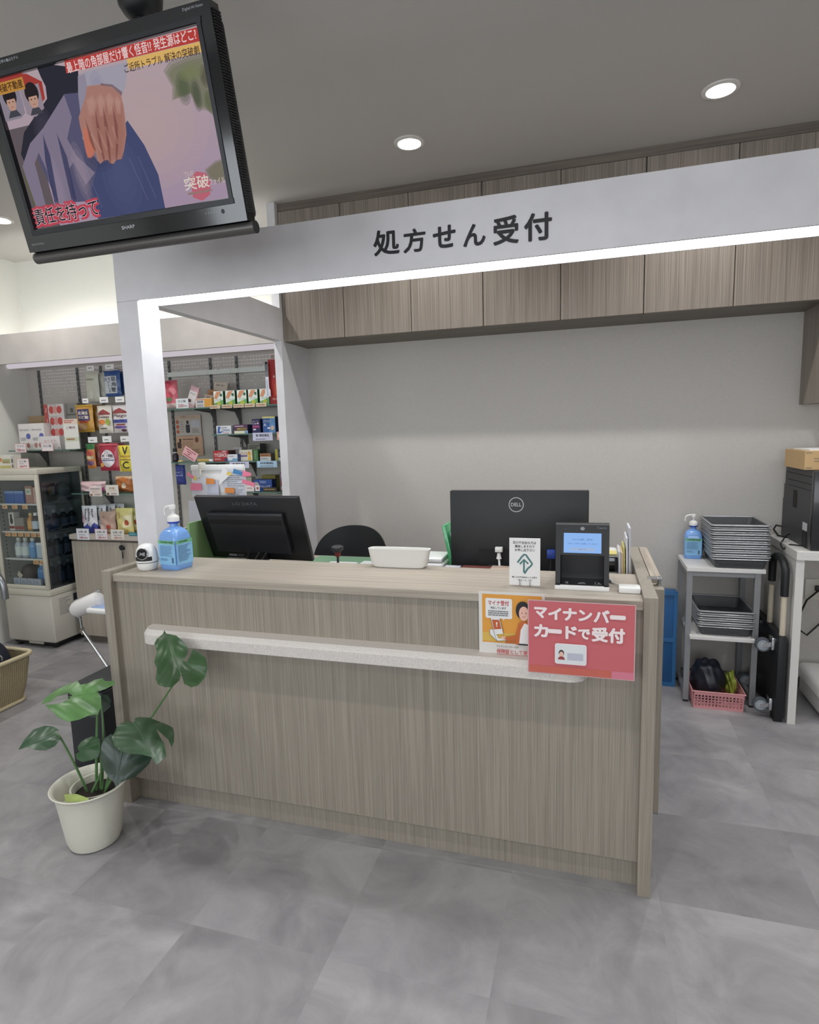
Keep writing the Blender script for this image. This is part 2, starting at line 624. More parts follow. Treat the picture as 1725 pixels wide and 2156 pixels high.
def colr(c, rough=0.5, coat=0.0):
    g = sum(c) / 3.0
    c = tuple(int(round(v * 0.88 + g * 0.12)) for v in c)
    return mat('tint_%02x%02x%02x_%d' % (c[0], c[1], c[2], int(rough * 100)), c, rough, coat=coat)
LEAVES={'A': ([-1.0241, -0.17, 0.6823], [-0.5408, 0.2799, 0.7932], [-0.6223, -0.7676, -0.1534], [0.5659, -0.5766, 0.5893], 0.1786, [(0.1786, 0.0), (0.1641, -0.0012), (0.144, -0.0306), (0.112, -0.0472), (0.0839, -0.0542), (0.0586, -0.0417), (0.04, -0.0231), (0.0349, -0.0327), (0.0498, -0.0496), (0.0712, -0.0649), (0.0502, -0.0888), (0.0234, -0.0997), (-0.0134, -0.0953), (-0.0424, -0.0739), (-0.0602, -0.0404), (-0.0578, -0.0168), (-0.0371, 0.0003), (-0.0112, -0.0011), (0.0, -0.0), (-0.0192, 0.0112), (-0.0323, 0.0416), (-0.0233, 0.0622), (-0.0052, 0.0798), (0.019, 0.0815), (0.0499, 0.0671), (0.077, 0.068), (0.1119, 0.0477), (0.142, 0.0478), (0.1558, 0.0339), (0.1659, 0.0104)]), 'B': ([-1.3763, -0.2, 0.5949], [-0.6293, -0.7763, 0.036], [0.6797, -0.5723, -0.4587], [0.3767, -0.2642, 0.8879], 0.1803, [(0.1803, 0.0), (0.1617, -0.0267), (0.1252, -0.0556), (0.0886, -0.072), (0.0574, -0.071), (0.0506, -0.05), (0.0276, -0.0536), (0.0029, -0.0674), (-0.0247, -0.0649), (-0.0316, -0.0464), (-0.0645, -0.0459), (-0.0625, -0.0228), (-0.0309, -0.0078), (-0.0, -0.0), (-0.0071, 0.0328), (-0.0029, 0.0714), (0.0123, 0.0958), (0.0408, 0.0962), (0.0712, 0.0989), (0.1051, 0.1002), (0.1324, 0.0788), (0.1542, 0.0403), (0.1705, 0.0083), (0.1397, 0.0161), (0.1188, 0.0196), (0.092, 0.0084), (0.0819, -0.0051), (0.0938, -0.0175), (0.1285, -0.0163), (0.1553, 0.0002)]), 'C': ([-1.504, -0.28, 0.4487], [-0.7526, -0.6227, -0.214], [0.6385, -0.611, -0.4679], [0.1606, -0.4889, 0.8574], 0.1285, [(0.1285, 0.0), (0.1065, -0.0371), (0.0792, -0.0667), (0.0424, -0.0638), (0.0104, -0.0411), (-0.0083, -0.0157), (0.0022, -0.0024), (-0.011, 0.0167), (-0.0105, 0.0318), (0.0082, 0.0465), (0.0397, 0.0483), (0.0708, 0.0342), (0.1018, 0.0047)]), 'D': ([-1.3724, -0.22, 0.3973], [-0.7503, -0.6536, -0.0993], [0.5134, -0.4814, -0.7105], [0.4165, -0.5841, 0.6967], 0.0765, [(0.0735, -0.0093), (0.0607, -0.0284), (0.0372, -0.0363), (0.0098, -0.0324), (-0.0024, -0.015), (-0.0007, 0.0263), (0.0106, 0.0483), (0.0356, 0.0498), (0.0624, 0.0482), (0.079, 0.0324), (0.082, 0.0135), (0.0681, 0.008)]), 'E': ([-1.1829, -0.24, 0.5138], [0.8225, -0.5178, -0.2352], [0.5164, 0.8533, -0.0728], [0.2384, -0.0615, 0.9692], 0.2317, [(0.0, 0.0), (-0.0339, 0.0128), (-0.0374, 0.0282), (-0.0138, 0.0543), (0.02, 0.0868), (0.0538, 0.1192), (0.1007, 0.1069), (0.1498, 0.0864), (0.1706, 0.0707), (0.1347, 0.0729), (0.0933, 0.0661), (0.0674, 0.0536), (0.0991, 0.0522), (0.1486, 0.0515), (0.2071, 0.0409), (0.2204, 0.0217), (0.2317, -0.0), (0.1948, -0.0053), (0.1725, -0.0334), (0.1484, -0.0652), (0.1165, -0.0817), (0.0778, -0.088), (0.0311, -0.0838), (-0.0131, -0.0536), (-0.0321, -0.0206), (-0.018, -0.0062)]), 'F': ([-1.2363, -0.25, 0.4101], [0.0761, -0.4755, -0.8764], [0.8679, 0.4643, -0.1766], [0.4909, -0.7472, 0.448], 0.1262, [(-0.0065, -0.077), (-0.032, -0.0709), (-0.049, -0.0514), (-0.0313, -0.0293), (-0.0067, -0.0059), (0.0036, 0.0285), (0.009, 0.0715), (0.0195, 0.1039), (0.0473, 0.0972), (0.0752, 0.0746), (0.0938, 0.0551), (0.1033, 0.0295), (0.1149, 0.0091), (0.1262, 0.0), (0.1131, -0.0071), (0.0915, -0.0318), (0.0653, -0.0553), (0.0297, -0.0694)]), 'G': ([-1.4284, -0.14, 0.5382], [-0.6673, 0.1397, -0.7316], [0.7441, 0.1677, -0.6467], [0.0323, -0.9759, -0.2159], 0.1431, [(-0.0062, -0.0028), (-0.0279, 0.0172), (-0.0176, 0.0418), (0.0184, 0.0518), (0.0602, 0.0441), (0.1242, 0.0257), (0.1464, 0.0015), (0.1452, -0.0195), (0.0711, -0.0048)]), 'H': ([-1.3537, -0.315, 0.2351], [-0.9979, 0.0, -0.0642], [0.0038, -0.9983, -0.0583], [-0.0641, -0.0584, 0.9962], 0.1106, [(0.1288, -0.0172), (0.0731, -0.0225), (0.0025, -0.0088), (-0.0081, 0.0081), (0.0301, 0.0195), (0.0752, 0.0244)])}
TVS={'jacket': [(0.1598, 0.4088), (0.3005, 0.3713), (0.2828, 0.3094), (0.2311, 0.3199), (0.1276, 0.2553), (0.0271, 0.1666), (0.0189, 0.2044), (0.0531, 0.2551), (0.1163, 0.2917), (0.1691, 0.3209), (0.1751, 0.3496), (0.1676, 0.373)], 'pleat1': [(0.2318, 0.3216), (0.2853, 0.3163), (0.2563, 0.2085), (0.2898, 0.1454), (0.3962, 0.1494), (0.422, 0.228), (0.4594, 0.1628), (0.4839, 0.087), (0.4824, 0.0008), (0.2402, 0.0061), (0.2502, 0.0505), (0.1057, 0.0606), (0.0771, 0.1839), (0.1276, 0.2553)], 'skirtlight': [(0.1276, 0.2553), (0.2311, 0.3199), (0.2379, 0.2647), (0.2024, 0.2167), (0.2195, 0.1712), (0.2696, 0.1206), (0.2256, 0.0945), (0.2029, 0.1578), (0.179, 0.1412), (0.1661, 0.0612), (0.1057, 0.0606), (0.1038, 0.1314), (0.0863, 0.1986), (0.0609, 0.174), (0.0575, 0.0624), (0.0195, 0.0608), (0.0113, 0.1729), (0.0646, 0.2257)], 'fold1': [(0.1201, 0.237), (0.1255, 0.1849), (0.1094, 0.0622), (0.0941, 0.062), (0.1024, 0.1722)], 'fold2': [(0.1712, 0.2331), (0.1852, 0.1723), (0.1789, 0.0637), (0.1604, 0.062), (0.1653, 0.1512)], 'blue': [(0.2898, 0.1454), (0.422, 0.228), (0.4594, 0.1628), (0.4839, 0.087), (0.4824, 0.0008), (0.2388, 0.0021), (0.2435, 0.0799)], 'sleeve': [(0.2942, 0.3529), (0.3251, 0.3582), (0.4644, 0.3549), (0.4413, 0.3047), (0.4234, 0.2879), (0.4002, 0.3125), (0.3643, 0.3236), (0.3251, 0.3264), (0.3027, 0.2972), (0.2722, 0.2705), (0.2802, 0.3127)], 'sleeveshade': [(0.2942, 0.3529), (0.3191, 0.3543), (0.3169, 0.3278), (0.3016, 0.2974), (0.2722, 0.2705), (0.2802, 0.3127)], 'cuff': [(0.3646, 0.3243), (0.4012, 0.3154), (0.4276, 0.2937), (0.4227, 0.2857), (0.3992, 0.3096), (0.363, 0.32)], 'hand': [(0.3162, 0.326), (0.3637, 0.3218), (0.399, 0.3089), (0.4213, 0.2883), (0.4204, 0.2583), (0.416, 0.2278), (0.4098, 0.197), (0.3889, 0.1598), (0.3722, 0.1409), (0.3567, 0.1419), (0.3418, 0.1328), (0.3313, 0.1368), (0.3256, 0.1463), (0.3116, 0.1454), (0.2963, 0.1393), (0.2908, 0.1493), (0.2907, 0.1659), (0.287, 0.1756), (0.2718, 0.1603), (0.26, 0.1612), (0.2578, 0.1749), (0.2593, 0.2037), (0.2597, 0.2404), (0.2623, 0.2601), (0.2747, 0.2741), (0.2983, 0.2979)], 'thumb': [(0.2707, 0.2346), (0.2806, 0.229), (0.2849, 0.1998), (0.292, 0.1761), (0.2807, 0.1632), (0.2691, 0.1595), (0.2592, 0.1622), (0.2578, 0.1749), (0.2596, 0.1995)], 'f1': [(0.2841, 0.2546), (0.2888, 0.2237), (0.2938, 0.1746), (0.2876, 0.1739), (0.2804, 0.2005)], 'f2': [(0.3242, 0.2661), (0.3252, 0.2261), (0.3189, 0.1865), (0.317, 0.1455), (0.3108, 0.1447), (0.3107, 0.1918), (0.3157, 0.2276)], 'f3': [(0.3535, 0.2732), (0.3543, 0.2256), (0.3464, 0.1824), (0.3358, 0.1378), (0.3303, 0.1373), (0.3376, 0.1878), (0.3432, 0.2273)], 'f4': [(0.385, 0.268), (0.3872, 0.2204), (0.3753, 0.1781), (0.3583, 0.1416), (0.3537, 0.1419), (0.3677, 0.1833), (0.3774, 0.222)], 'k1': [(0.3041, 0.293), (0.324, 0.2995), (0.3331, 0.2843), (0.3182, 0.2592), (0.3027, 0.2617)], 'k2': [(0.3401, 0.291), (0.3553, 0.2982), (0.3628, 0.2833), (0.3513, 0.2538), (0.3359, 0.2563)], 'k3': [(0.3708, 0.2898), (0.3843, 0.296), (0.3922, 0.2824), (0.381, 0.253), (0.3663, 0.2554)], 'k4': [(0.3975, 0.2795), (0.409, 0.2853), (0.4139, 0.273), (0.4059, 0.249), (0.3951, 0.2507)], 'palm': [(0.3111, 0.2801), (0.4173, 0.2627), (0.4044, 0.1978), (0.3754, 0.1454), (0.3036, 0.1516), (0.3018, 0.2135)], 'tree1': [(0.5761, 0.3124), (0.5948, 0.3261), (0.6449, 0.3323), (0.6994, 0.3324), (0.6992, 0.1912), (0.6766, 0.2159), (0.6495, 0.2238), (0.6389, 0.2569), (0.5835, 0.2522), (0.5911, 0.2788)], 'tree2': [(0.6408, 0.0766), (0.6742, 0.0905), (0.7044, 0.0935), (0.7018, 0.0457), (0.6722, 0.0422), (0.6459, 0.0571)], 'tree3': [(0.0113, 0.1729), (0.0387, 0.165), (0.0414, 0.0983), (0.0398, 0.0647), (0.0135, 0.0616), (0.0045, 0.1283)], 'redband': [(0.2637, 0.3921), (0.6976, 0.388), (0.6992, 0.3586), (0.2597, 0.3649)], 'yelband': [(0.4656, 0.3611), (0.699, 0.3577), (0.7002, 0.3355), (0.4659, 0.3386)], 'hexL': [(0.0041, 0.4013), (0.057, 0.3996), (0.1223, 0.3882), (0.1686, 0.3618), (0.1637, 0.3218), (0.1178, 0.2953), (0.0798, 0.3168), (0.0424, 0.2997), (-0.002, 0.3224), (-0.0178, 0.3673)], 'logoRed': [(0.5871, 0.0651), (0.6107, 0.077), (0.639, 0.0693), (0.6504, 0.0451), (0.6405, 0.0159), (0.612, 0.0041), (0.5841, 0.0155)]}
# ================================================================ the setting
ZC = 2.9155
XL, XR, YB, YF = -3.93, 3.0, 1.894, -4.2


def struct(mb, name):
    return tag(mb.build(name, None, (0, 0, 0)), kind='structure')


struct(MB().box(XL - 0.1, XR + 0.1, YF - 0.1, YB + 0.1, -0.1, 0, FLOOR), 'floor')

DL = [(-0.485, 1.104), (0.884, 1.112), (-1.854, 1.11), (-3.19, 1.17), (2.25, 1.11),
      (-3.19, -0.35), (-1.75, -1.0), (0.15, -1.0), (2.0, -1.0),
      (-3.0, -2.9), (-1.2, -2.9), (0.6, -2.9), (2.2, -2.9)]
RIN = 0.052
cb = MB()
b = bmesh.new()
outer = [b.verts.new(p) for p in ((XL - 0.1, YF - 0.1, ZC), (XR + 0.1, YF - 0.1, ZC), (XR + 0.1, YB + 0.1, ZC), (XL - 0.1, YB + 0.1, ZC))]
edges = [b.edges.new((outer[i], outer[(i + 1) % 4])) for i in range(4)]
for (x, y) in DL:
    ring = [b.verts.new((x + 0.066 * math.cos(2 * PI * i / 24), y + 0.066 * math.sin(2 * PI * i / 24), ZC)) for i in range(24)]
    edges += [b.edges.new((ring[i], ring[(i + 1) % 24])) for i in range(24)]
bmesh.ops.triangle_fill(b, use_beauty=True, use_dissolve=False, edges=edges)
for f in b.faces:
    if f.normal.z > 0:
        f.normal_flip()
cb.bm(b, CEIL)
cb.box(XL - 0.1, XR + 0.1, YF - 0.1, YB + 0.1, ZC + 0.12, ZC + 0.16, CEIL)
struct(cb, 'ceiling')
struct(MB().box(-1.4645, XR + 0.1, YB, YB + 0.1, 0, ZC, WALL), 'wall_back')
struct(MB().box(XL - 0.1, -1.4646, YB, YB + 0.1, 0, ZC, CREAM), 'wall_back_display')
struct(MB().box(XL - 0.1, XL, YF - 0.1, YB, 0, ZC, CREAM), 'wall_left')
struct(MB().box(XR, XR + 0.1, YF - 0.1, YB, 0, ZC, WALL), 'wall_right')
# front of the shop behind the visitor: wall with two windows and a door opening left dark
fw = MB()
fw.box(XL, XR, YF - 0.1, YF, 0, 0.9, WALL)
fw.box(XL, XR, YF - 0.1, YF, 2.35, ZC, WALL)
for x0, x1 in ((XL, -3.3), (-0.9, -0.3), (2.1, XR)):
    fw.box(x0, x1, YF - 0.1, YF, 0.9, 2.35, WALL)
struct(fw, 'wall_front')
for i, (x0, x1) in enumerate(((-3.3, -0.9), (-0.3, 2.1))):
    w = MB()
    for a in (x0, (x0 + x1) / 2 - 0.02, x1 - 0.04):
        w.box(a, a + 0.04, YF - 0.07, YF - 0.02, 0.9, 2.35, WHITE)
    for a in (0.9, 1.6, 2.31):
        w.box(x0, x1, YF - 0.07, YF - 0.02, a, a + 0.04, WHITE)
    w.box(x0, x1, YF - 0.05, YF - 0.045, 0.9, 2.35, CLEAR)
    struct(w, 'window_%d' % (i + 1))
    # daylight coming in at this window
    ld = bpy.data.lights.new('daylight', 'AREA')
    ld.shape = 'RECTANGLE'
    ld.size, ld.size_y = x1 - x0 - 0.1, 1.35
    ld.energy = DAYLIGHT_W
    ld.color = (0.90, 0.95, 1.0)
    lo = bpy.data.objects.new('daylight', ld)
    col.objects.link(lo)
    lo.location = ((x0 + x1) / 2, YF - 0.015, 1.63)
    lo.rotation_euler = (math.radians(90), 0, 0)
# thin partition fin between the reception and the shop display
struct(MB().box(-1.5177, -1.4645, 1.5301, YB, 0, ZC, CONC), 'wall_partition')
bs = MB()
bs.box(-1.4645, 0.86, YB - 0.008, YB, 0, 0.06, mat('grey_skirting', (120, 116, 112), 0.6))
bs.box(0.86, XR, YB - 0.008, YB, 0, 0.06, mat('grey_skirting', (120, 116, 112), 0.6))
struct(bs, 'baseboard_back')

# ---------------------------------------------------------------- ceiling downlights
trim_m = mat('downlight_trim', (222, 220, 216), 0.5)
refl_m = mat('downlight_reflector', (240, 240, 240), 0.3)
lamp_m = glow('downlight_lamp', (255, 250, 240), 30.0)
DLAB = ['recessed downlight in the ceiling above the middle of the lettered sign', 'recessed downlight in the ceiling above the right part of the lettered beam',
        'recessed downlight in the ceiling hidden behind the television', 'recessed downlight in the ceiling left of the television above the medicine display',
        'recessed downlight in the ceiling above the white desk and printer', 'recessed downlight in the waiting area ceiling nearest the left wall',
        'recessed downlight in the waiting area ceiling in front of the potted plant', 'recessed downlight in the waiting area ceiling straight in front of the counter',
        'recessed downlight in the waiting area ceiling toward the right wall', 'recessed downlight by the shop window nearest the left wall',
        'recessed downlight by the middle of the left shop window', 'recessed downlight by the middle of the right shop window', 'recessed downlight by the shop window nearest the right wall']


def downlight(x, y, label):
    t = thing('downlight', label, 'ceiling light', (x, y, ZC - 0.004), 'recessed ceiling downlights')
    rg = MB()
    rg.lathe([(0.054, 0.0), (0.056, -0.004), (0.074, -0.001), (0.075, 0.004)], (x, y, ZC - 0.004), trim_m, 40)
    # open ring: drop the end caps
    rg.f, rg.mi, rg.sm = rg.f[:-2], rg.mi[:-2], rg.sm[:-2]
    sub(rg, 'trim_ring', t, t)
    rf = MB()
    rf.lathe([(0.054, 0.0), (0.052, 0.03), (0.04, 0.075), (0.03, 0.078)], (x, y, ZC - 0.004), refl_m, 32)
    rf.f, rf.mi, rf.sm = rf.f[:-2], rf.mi[:-2], rf.sm[:-2]
    sub(rf, 'reflector', t, t)
    sub(MB().lathe([(0.0, 0.036), (0.03, 0.036), (0.034, 0.042), (0.034, 0.07)], (x, y, ZC - 0.004), lamp_m, 20), 'lamp', t, t)
    ld = bpy.data.lights.new('downlight_beam', 'AREA')
    ld.shape = 'DISK'
    ld.size = 0.068
    ld.energy = DOWNLIGHT_W
    ld.color = (1.0, 0.98, 0.955)
    lo = bpy.data.objects.new('downlight_beam', ld)
    col.objects.link(lo)
    lo.parent = t
    lo.location = (0, 0, 0.034)
    return t


for i, (x, y) in enumerate(DL):
    downlight(x, y, DLAB[i])

# ---------------------------------------------------------------- reception canopy
t = thing('reception_canopy', 'pale concrete look canopy beam over the counter with lettering and light strip', 'canopy', (-1.52, 0.355, 0.0))
ZB, ZT, YP, YC = 2.1033, 2.3209, 0.2892, 0.4215
# column passes down through the counter's back corner to the floor
sub(MB().box(-1.5699, -1.464, YP, YC, 0, ZB - 0.001, CONC), 'column', t, t)
fb = MB()
fb.box(-1.5699, 2.998, YP, YP + 0.012, ZB, ZT, CONC)
fb.box(-1.5699, 2.998, YC - 0.006, YC, ZB, ZT, CONC)
fb.box(-1.5699, 2.998, YP + 0.012, YC - 0.006, ZB + 0.03, ZT, CONC)
fb.box(-1.5699, -1.4645, YP + 0.012, YC - 0.006, ZB, ZB + 0.03, CONC)
fbo = sub(fb, 'front_beam', t, t)
lt = MB()
ff = front(lt, 0, 0, YP, 0.0008)
for s, x0, x1, z0, z1 in (('処', -0.397, -0.300, 2.1655, 2.2505), ('方', -0.2815, -0.2015, 2.1635, 2.2415), ('せ', -0.1705, -0.092, 2.1665, 2.2385),
                          ('ん', -0.0605, 0.0145, 2.1605, 2.2305), ('受', 0.0455, 0.1285, 2.154, 2.2425), ('付', 0.1515, 0.2395, 2.1535, 2.2395)):
    ff.text(s, x0, z0, x1, z1, INK, 0.045)
sub(lt, 'lettering', fbo, t)
rb = MB().box(-1.5177, -1.4645, YC, 1.5299, ZB, 2.2983, CONC)
sub(rb, 'side_beam', t, t)
sub(MB().box(-1.452, 2.88, YP + 0.014, YC - 0.008, ZB + 0.004, ZB + 0.012, glow('light_strip_diffuser', (246, 250, 255), STRIP)), 'light_strip', t, t)

# ---------------------------------------------------------------- overhead cabinets
KX = [-1.4745 + 0.4216 * i for i in range(9)]
KX[0] = -1.4635
YK = 1.559


def cabinet(x0, x1, doors, z0, label):
    t = thing('wall_cabinet', label, 'cabinet', ((x0 + x1) / 2, YB, z0), 'overhead wall cabinets')
    c = MB()
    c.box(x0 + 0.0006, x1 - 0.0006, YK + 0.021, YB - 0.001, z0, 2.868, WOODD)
    sub(c, 'carcass', t, t)
    n = len(doors) - 1
    for i in range(n):
        a, b_ = doors[i], doors[i + 1]
        d = MB().box(a + 0.0022, b_ - 0.0022, YK, YK + 0.019, z0 + 0.0015, 2.866, WOODC, 0.0008, 1, smooth=False)
        sub(d, 'door', t, t)
    return t


cabinet(KX[0], KX[1], [KX[0], KX[1]], 2.0998, 'single door wall cabinet beside the partition fin, leftmost of the overhead row')
cabinet(KX[1], KX[3], [KX[1], KX[2], KX[3]], 2.0998, 'double door wall cabinet second in the overhead row from the partition')
cabinet(KX[3], KX[5], [KX[3], KX[4], KX[5]], 2.0998, 'double door wall cabinet in the middle of the overhead row above the large monitor')
cabinet(KX[5], 1.4648, [KX[5], KX[6], 1.4648], 2.0998, 'double door wall cabinet in the overhead row next to the taller corner cabinet')
tc_ = thing('wall_cabinet', 'taller corner wall cabinet hanging lower than the overhead row, cut by the right edge', 'cabinet', (1.8, YB, 1.609), 'overhead wall cabinets')
sub(MB().box(1.4652, 2.3, YK + 0.021, YB - 0.001, 1.609, 2.868, WOODC), 'carcass', tc_, tc_)
for a in (1.4652, 1.8826):
    sub(MB().box(a + 0.002, a + 0.414, YK, YK + 0.019, 1.61, 2.866, WOODC), 'door', tc_, tc_)
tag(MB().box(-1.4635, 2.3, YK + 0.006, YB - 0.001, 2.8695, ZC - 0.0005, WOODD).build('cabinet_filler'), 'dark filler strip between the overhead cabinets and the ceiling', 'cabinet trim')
# ================================================================ reception counter
ct = thing('reception_counter', 'long greige wood laminate reception counter with a hand ledge along its front', 'counter', (-0.465, 0.0, 0.0))
XA, XAi, XBi, XB = -1.5059, -1.4633, 0.5355, 0.5765
ZW = 0.985
DEP = 0.37
for x0, x1, y1 in ((XA, XAi, 0.288), (XBi, XB, 0.82)):
    pn = MB().box(x0, x1, 0.0, y1, 0, 1.0, WOOD, 0.001, 1, smooth=False)
    sub(pn, 'end_panel', ct, ct)
sub(MB().box(XAi, XBi, 0.012, DEP, ZW - 0.029, ZW, WOODX, 0.0015, 1, smooth=False), 'worktop', ct, ct)
sub(MB().box(XAi, XBi, 0.028, 0.046, 0.101, ZW - 0.0295, WOOD), 'front_panel', ct, ct)
sub(MB().box(XAi, XBi, 0.052, 0.066, 0.0, 0.1, WOOD), 'kick_board', ct, ct)
# ledge: rounded ends, chamfered upper edge
lg = MB()
x0, x1, yb_, yf_ = -1.305, 0.372, 0.0278, -0.052
zt, zm, zl = 0.785, 0.768, 0.731
def outline(x0, x1, yf, r, n=8):
    p = [(x1, yb_), (x0, yb_)]
    for i in range(n + 1):
        a = PI + (PI / 2) * i / n
        p.append((x0 + r + r * math.cos(a), yf + r + r * math.sin(a)))
    for i in range(n + 1):
        a = 1.5 * PI + (PI / 2) * i / n
        p.append((x1 - r + r * math.cos(a), yf + r + r * math.sin(a)))
    return p
o1 = outline(x0 + 0.006, x1 - 0.006, -0.034, 0.045)
o2 = outline(x0, x1, yf_, 0.055)
n = len(o1)
vs = [(a, b_, zt) for a, b_ in o1] + [(a, b_, zm) for a, b_ in o2] + [(a, b_, zl) for a, b_ in o2]
fs = [list(range(n)), [2 * n + i for i in range(n)][::-1]]
for k in (0, 1):
    for i in range(n):
        j = (i + 1) % n
        fs.append([k * n + i, (k + 1) * n + i, (k + 1) * n + j, k * n + j])
lg.add(vs, fs, LEDGE)
sub(lg, 'hand_ledge', ct, ct)
# work desk behind, a little lower than the counter
dk = thing('reception_desk', 'pale wood desk top behind the counter under the monitors', 'desk', (-0.47, 0.75, 0))
sub(MB().box(XAi, XBi - 0.001, 0.3715, 1.24, 0.795, 0.82, WOODX), 'desktop', dk, dk)
for x in (XAi + 0.02, XBi - 0.08):
    sub(MB().box(x, x + 0.03, 1.15, 1.2, 0, 0.795, GREY), 'leg', dk, dk)
sub(MB().box(XAi, XBi, 0.3715, 0.39, 0.0, 0.795, WOOD), 'modesty_panel', dk, dk)
tag(MB().box(-1.12, -0.42, 0.7, 1.22, 0.8205, 0.8235, mat('green_mat', (120, 158, 128), 0.6)).build('desk_mat'), 'green edged desk mat on the desk behind the counter, below the chair back', 'desk mat')
for i, (a, b_, c_, d_, cc, nm, lb) in enumerate(((-0.99, -0.83, 0.86, 1.08, (222, 226, 226), 'memo_sheet', 'white sheet under the stamp on the green desk mat'),
        (-0.81, -0.65, 0.84, 1.12, (214, 222, 222), 'memo_sheet', 'second white sheet on the desk mat right of the first'),
        (-0.63, -0.45, 0.76, 1.14, (222, 190, 146), 'envelope', 'tan envelope on the desk mat beside the white tray'))):
    tag(MB().box(a, b_, c_, d_, 0.824 + 0.0006 * i, 0.8244 + 0.0006 * i, colr(cc, 0.7)).build(nm), lb, nm.split('_')[0])
# swing gate on the right end
gt = thing('swing_gate', 'greige wood swing gate hanging beside the right end of the counter', 'gate', (0.595, 0.3, 0.17))
sub(MB().box(0.5785, 0.6145, 0.19, 0.79, 0.18, 0.978, WOOD), 'gate_panel', gt, gt)
sub(MB().box(0.5785, 0.6145, 0.2, 0.75, 0.168, 0.18, GREY), 'bottom_strip', gt, gt)
hg = MB()
hg.box(0.566, 0.612, 0.235, 0.262, 1.0005, 1.0045, CHROME)
hg.lathe([(0.006, 0.9785), (0.006, 1.0)], (0.604, 0.249, 0), GREY, 16)
hg.lathe([(0.011, 0.9785), (0.011, 0.982)], (0.604, 0.249, 0), CHROME, 20)
hg.lathe([(0.009, 1.0045), (0.007, 1.008), (0.0, 1.009)], (0.604, 0.249, 0), CHROME, 20)
sub(hg, 'hinge', gt, gt)
wg = tag(MB().box(0.579, 0.6115, 0.285, 0.82, 0.9785, 1.0, WOODY).build('gate_rail'), 'wooden top rail lying along the swing gate behind the chrome hinge', 'rail')

# ---------------------------------------------------------------- posters on the counter front
PRED = colr((208, 98, 104), 0.3)
PRED2 = colr((206, 98, 82), 0.3)
PPINK = colr((216, 118, 140), 0.3)
PWHITE = colr((244, 228, 230), 0.35)
SKIN = colr((236, 186, 166), 0.5)
po = MB()
W_, H_ = 0.316, 0.236
po.box(0.193, 0.193 + W_, -0.0600, -0.0592, 0.757, 0.757 + H_, mat('laminate_film', (205, 170, 172), 0.15, coat=0.3))
F = front(po, 0.193, 0.757, -0.0600)
F.rect(0.003, 0.003, W_ - 0.003, H_ - 0.003, PRED).up()
F.rect(0.003, 0.003, 0.25, 0.026, PRED2)
F.rect(0.25, 0.003, W_ - 0.003, 0.026, PPINK).up()
for ch, a, b_, z0, z1 in (('マ', 0.0215, 0.057, 0.181, 0.212), ('イ', 0.064, 0.1, 0.178, 0.213), ('ナ', 0.108, 0.145, 0.178, 0.214), ('ン', 0.154, 0.19, 0.1795, 0.211), ('バ', 0.198, 0.24, 0.1785, 0.214), ('ー', 0.246, 0.284, 0.192, 0.199),
                       ('カ', 0.0215, 0.061, 0.121, 0.158), ('ー', 0.065, 0.1, 0.137, 0.144), ('ド', 0.116, 0.146, 0.121, 0.158), ('で', 0.153, 0.185, 0.123, 0.152), ('受', 0.193, 0.236, 0.119, 0.161), ('付', 0.241, 0.284, 0.118, 0.161)):
    F.text(ch, a, z0, b_, z1, PWHITE, 0.085)
F.rrect(0.083, 0.038, 0.177, 0.104, 0.007, PWHITE).up()
F.rrect(0.086, 0.041, 0.174, 0.101, 0.005, colr((222, 226, 228), 0.4)).up()
F.rect(0.12, 0.053, 0.167, 0.075, colr((186, 190, 204), 0.4))
F.ell(0.1025, 0.0735, 0.008, 0.01, INK)
F.up().ell(0.1025, 0.07, 0.0065, 0.0085, SKIN)
F.poly([(0.092, 0.053), (0.113, 0.053), (0.111, 0.0595), (0.1055, 0.063), (0.1, 0.063), (0.094, 0.0595)], colr((160, 56, 60), 0.4))
tag(po.build('notice_poster'), 'red laminated poster with big white lettering on the right of the counter front', 'poster')

p2 = MB()
p2.box(0.0265, 0.24, 0.0086, 0.0094, 0.771, 0.993, mat('laminate_film2', (222, 220, 216), 0.15, coat=0.3))
F = front(p2, 0.0265, 0.771, 0.0086)
F.u = F.u * 0.87
YEL = colr((232, 158, 56), 0.35)
F.rect(0.013, 0.05, 0.235, 0.214, YEL).up()
F.rect(0.013, 0.055, 0.235, 0.085, colr((222, 182, 80), 0.35))
F.rect(0.1, 0.05, 0.2, 0.068, colr((205, 112, 44), 0.35)).up()
F.rrect(0.026, 0.133, 0.126, 0.201, 0.006, PAPER).up()
F.poly([(0.09, 0.138), (0.1, 0.138), (0.094, 0.126)], PAPER)
F.text('マイナ受付', 0.036, 0.177, 0.114, 0.194, REDINK, 0.03)
F.text('対応しています', 0.045, 0.165, 0.104, 0.173, INK, 0.02)
F.lines(0.036, 0.141, 0.114, 0.161, 3, GREYINK, 0.55, 0.1).up()
# card reader drawing
F.poly([(0.045, 0.134), (0.08, 0.134), (0.094, 0.083), (0.06, 0.078)], PAPER).up()
F.poly([(0.05, 0.129), (0.078, 0.129), (0.086, 0.099), (0.058, 0.096)], colr((204, 92, 44), 0.4))
F.text('!', 0.066, 0.106, 0.071, 0.121, PAPER, 0.03)
F.poly([(0.04, 0.096), (0.058, 0.094), (0.075, 0.066), (0.112, 0.07), (0.105, 0.061), (0.07, 0.057), (0.043, 0.078)], PAPER).up()
F.stroke([(0.045, 0.134), (0.06, 0.078), (0.07, 0.057), (0.105, 0.061), (0.112, 0.07)], 0.0012, INK)
F.stroke([(0.08, 0.134), (0.094, 0.083)], 0.0012, INK)
F.stroke([(0.042, 0.098), (0.043, 0.078), (0.07, 0.057)], 0.0012, INK).up()
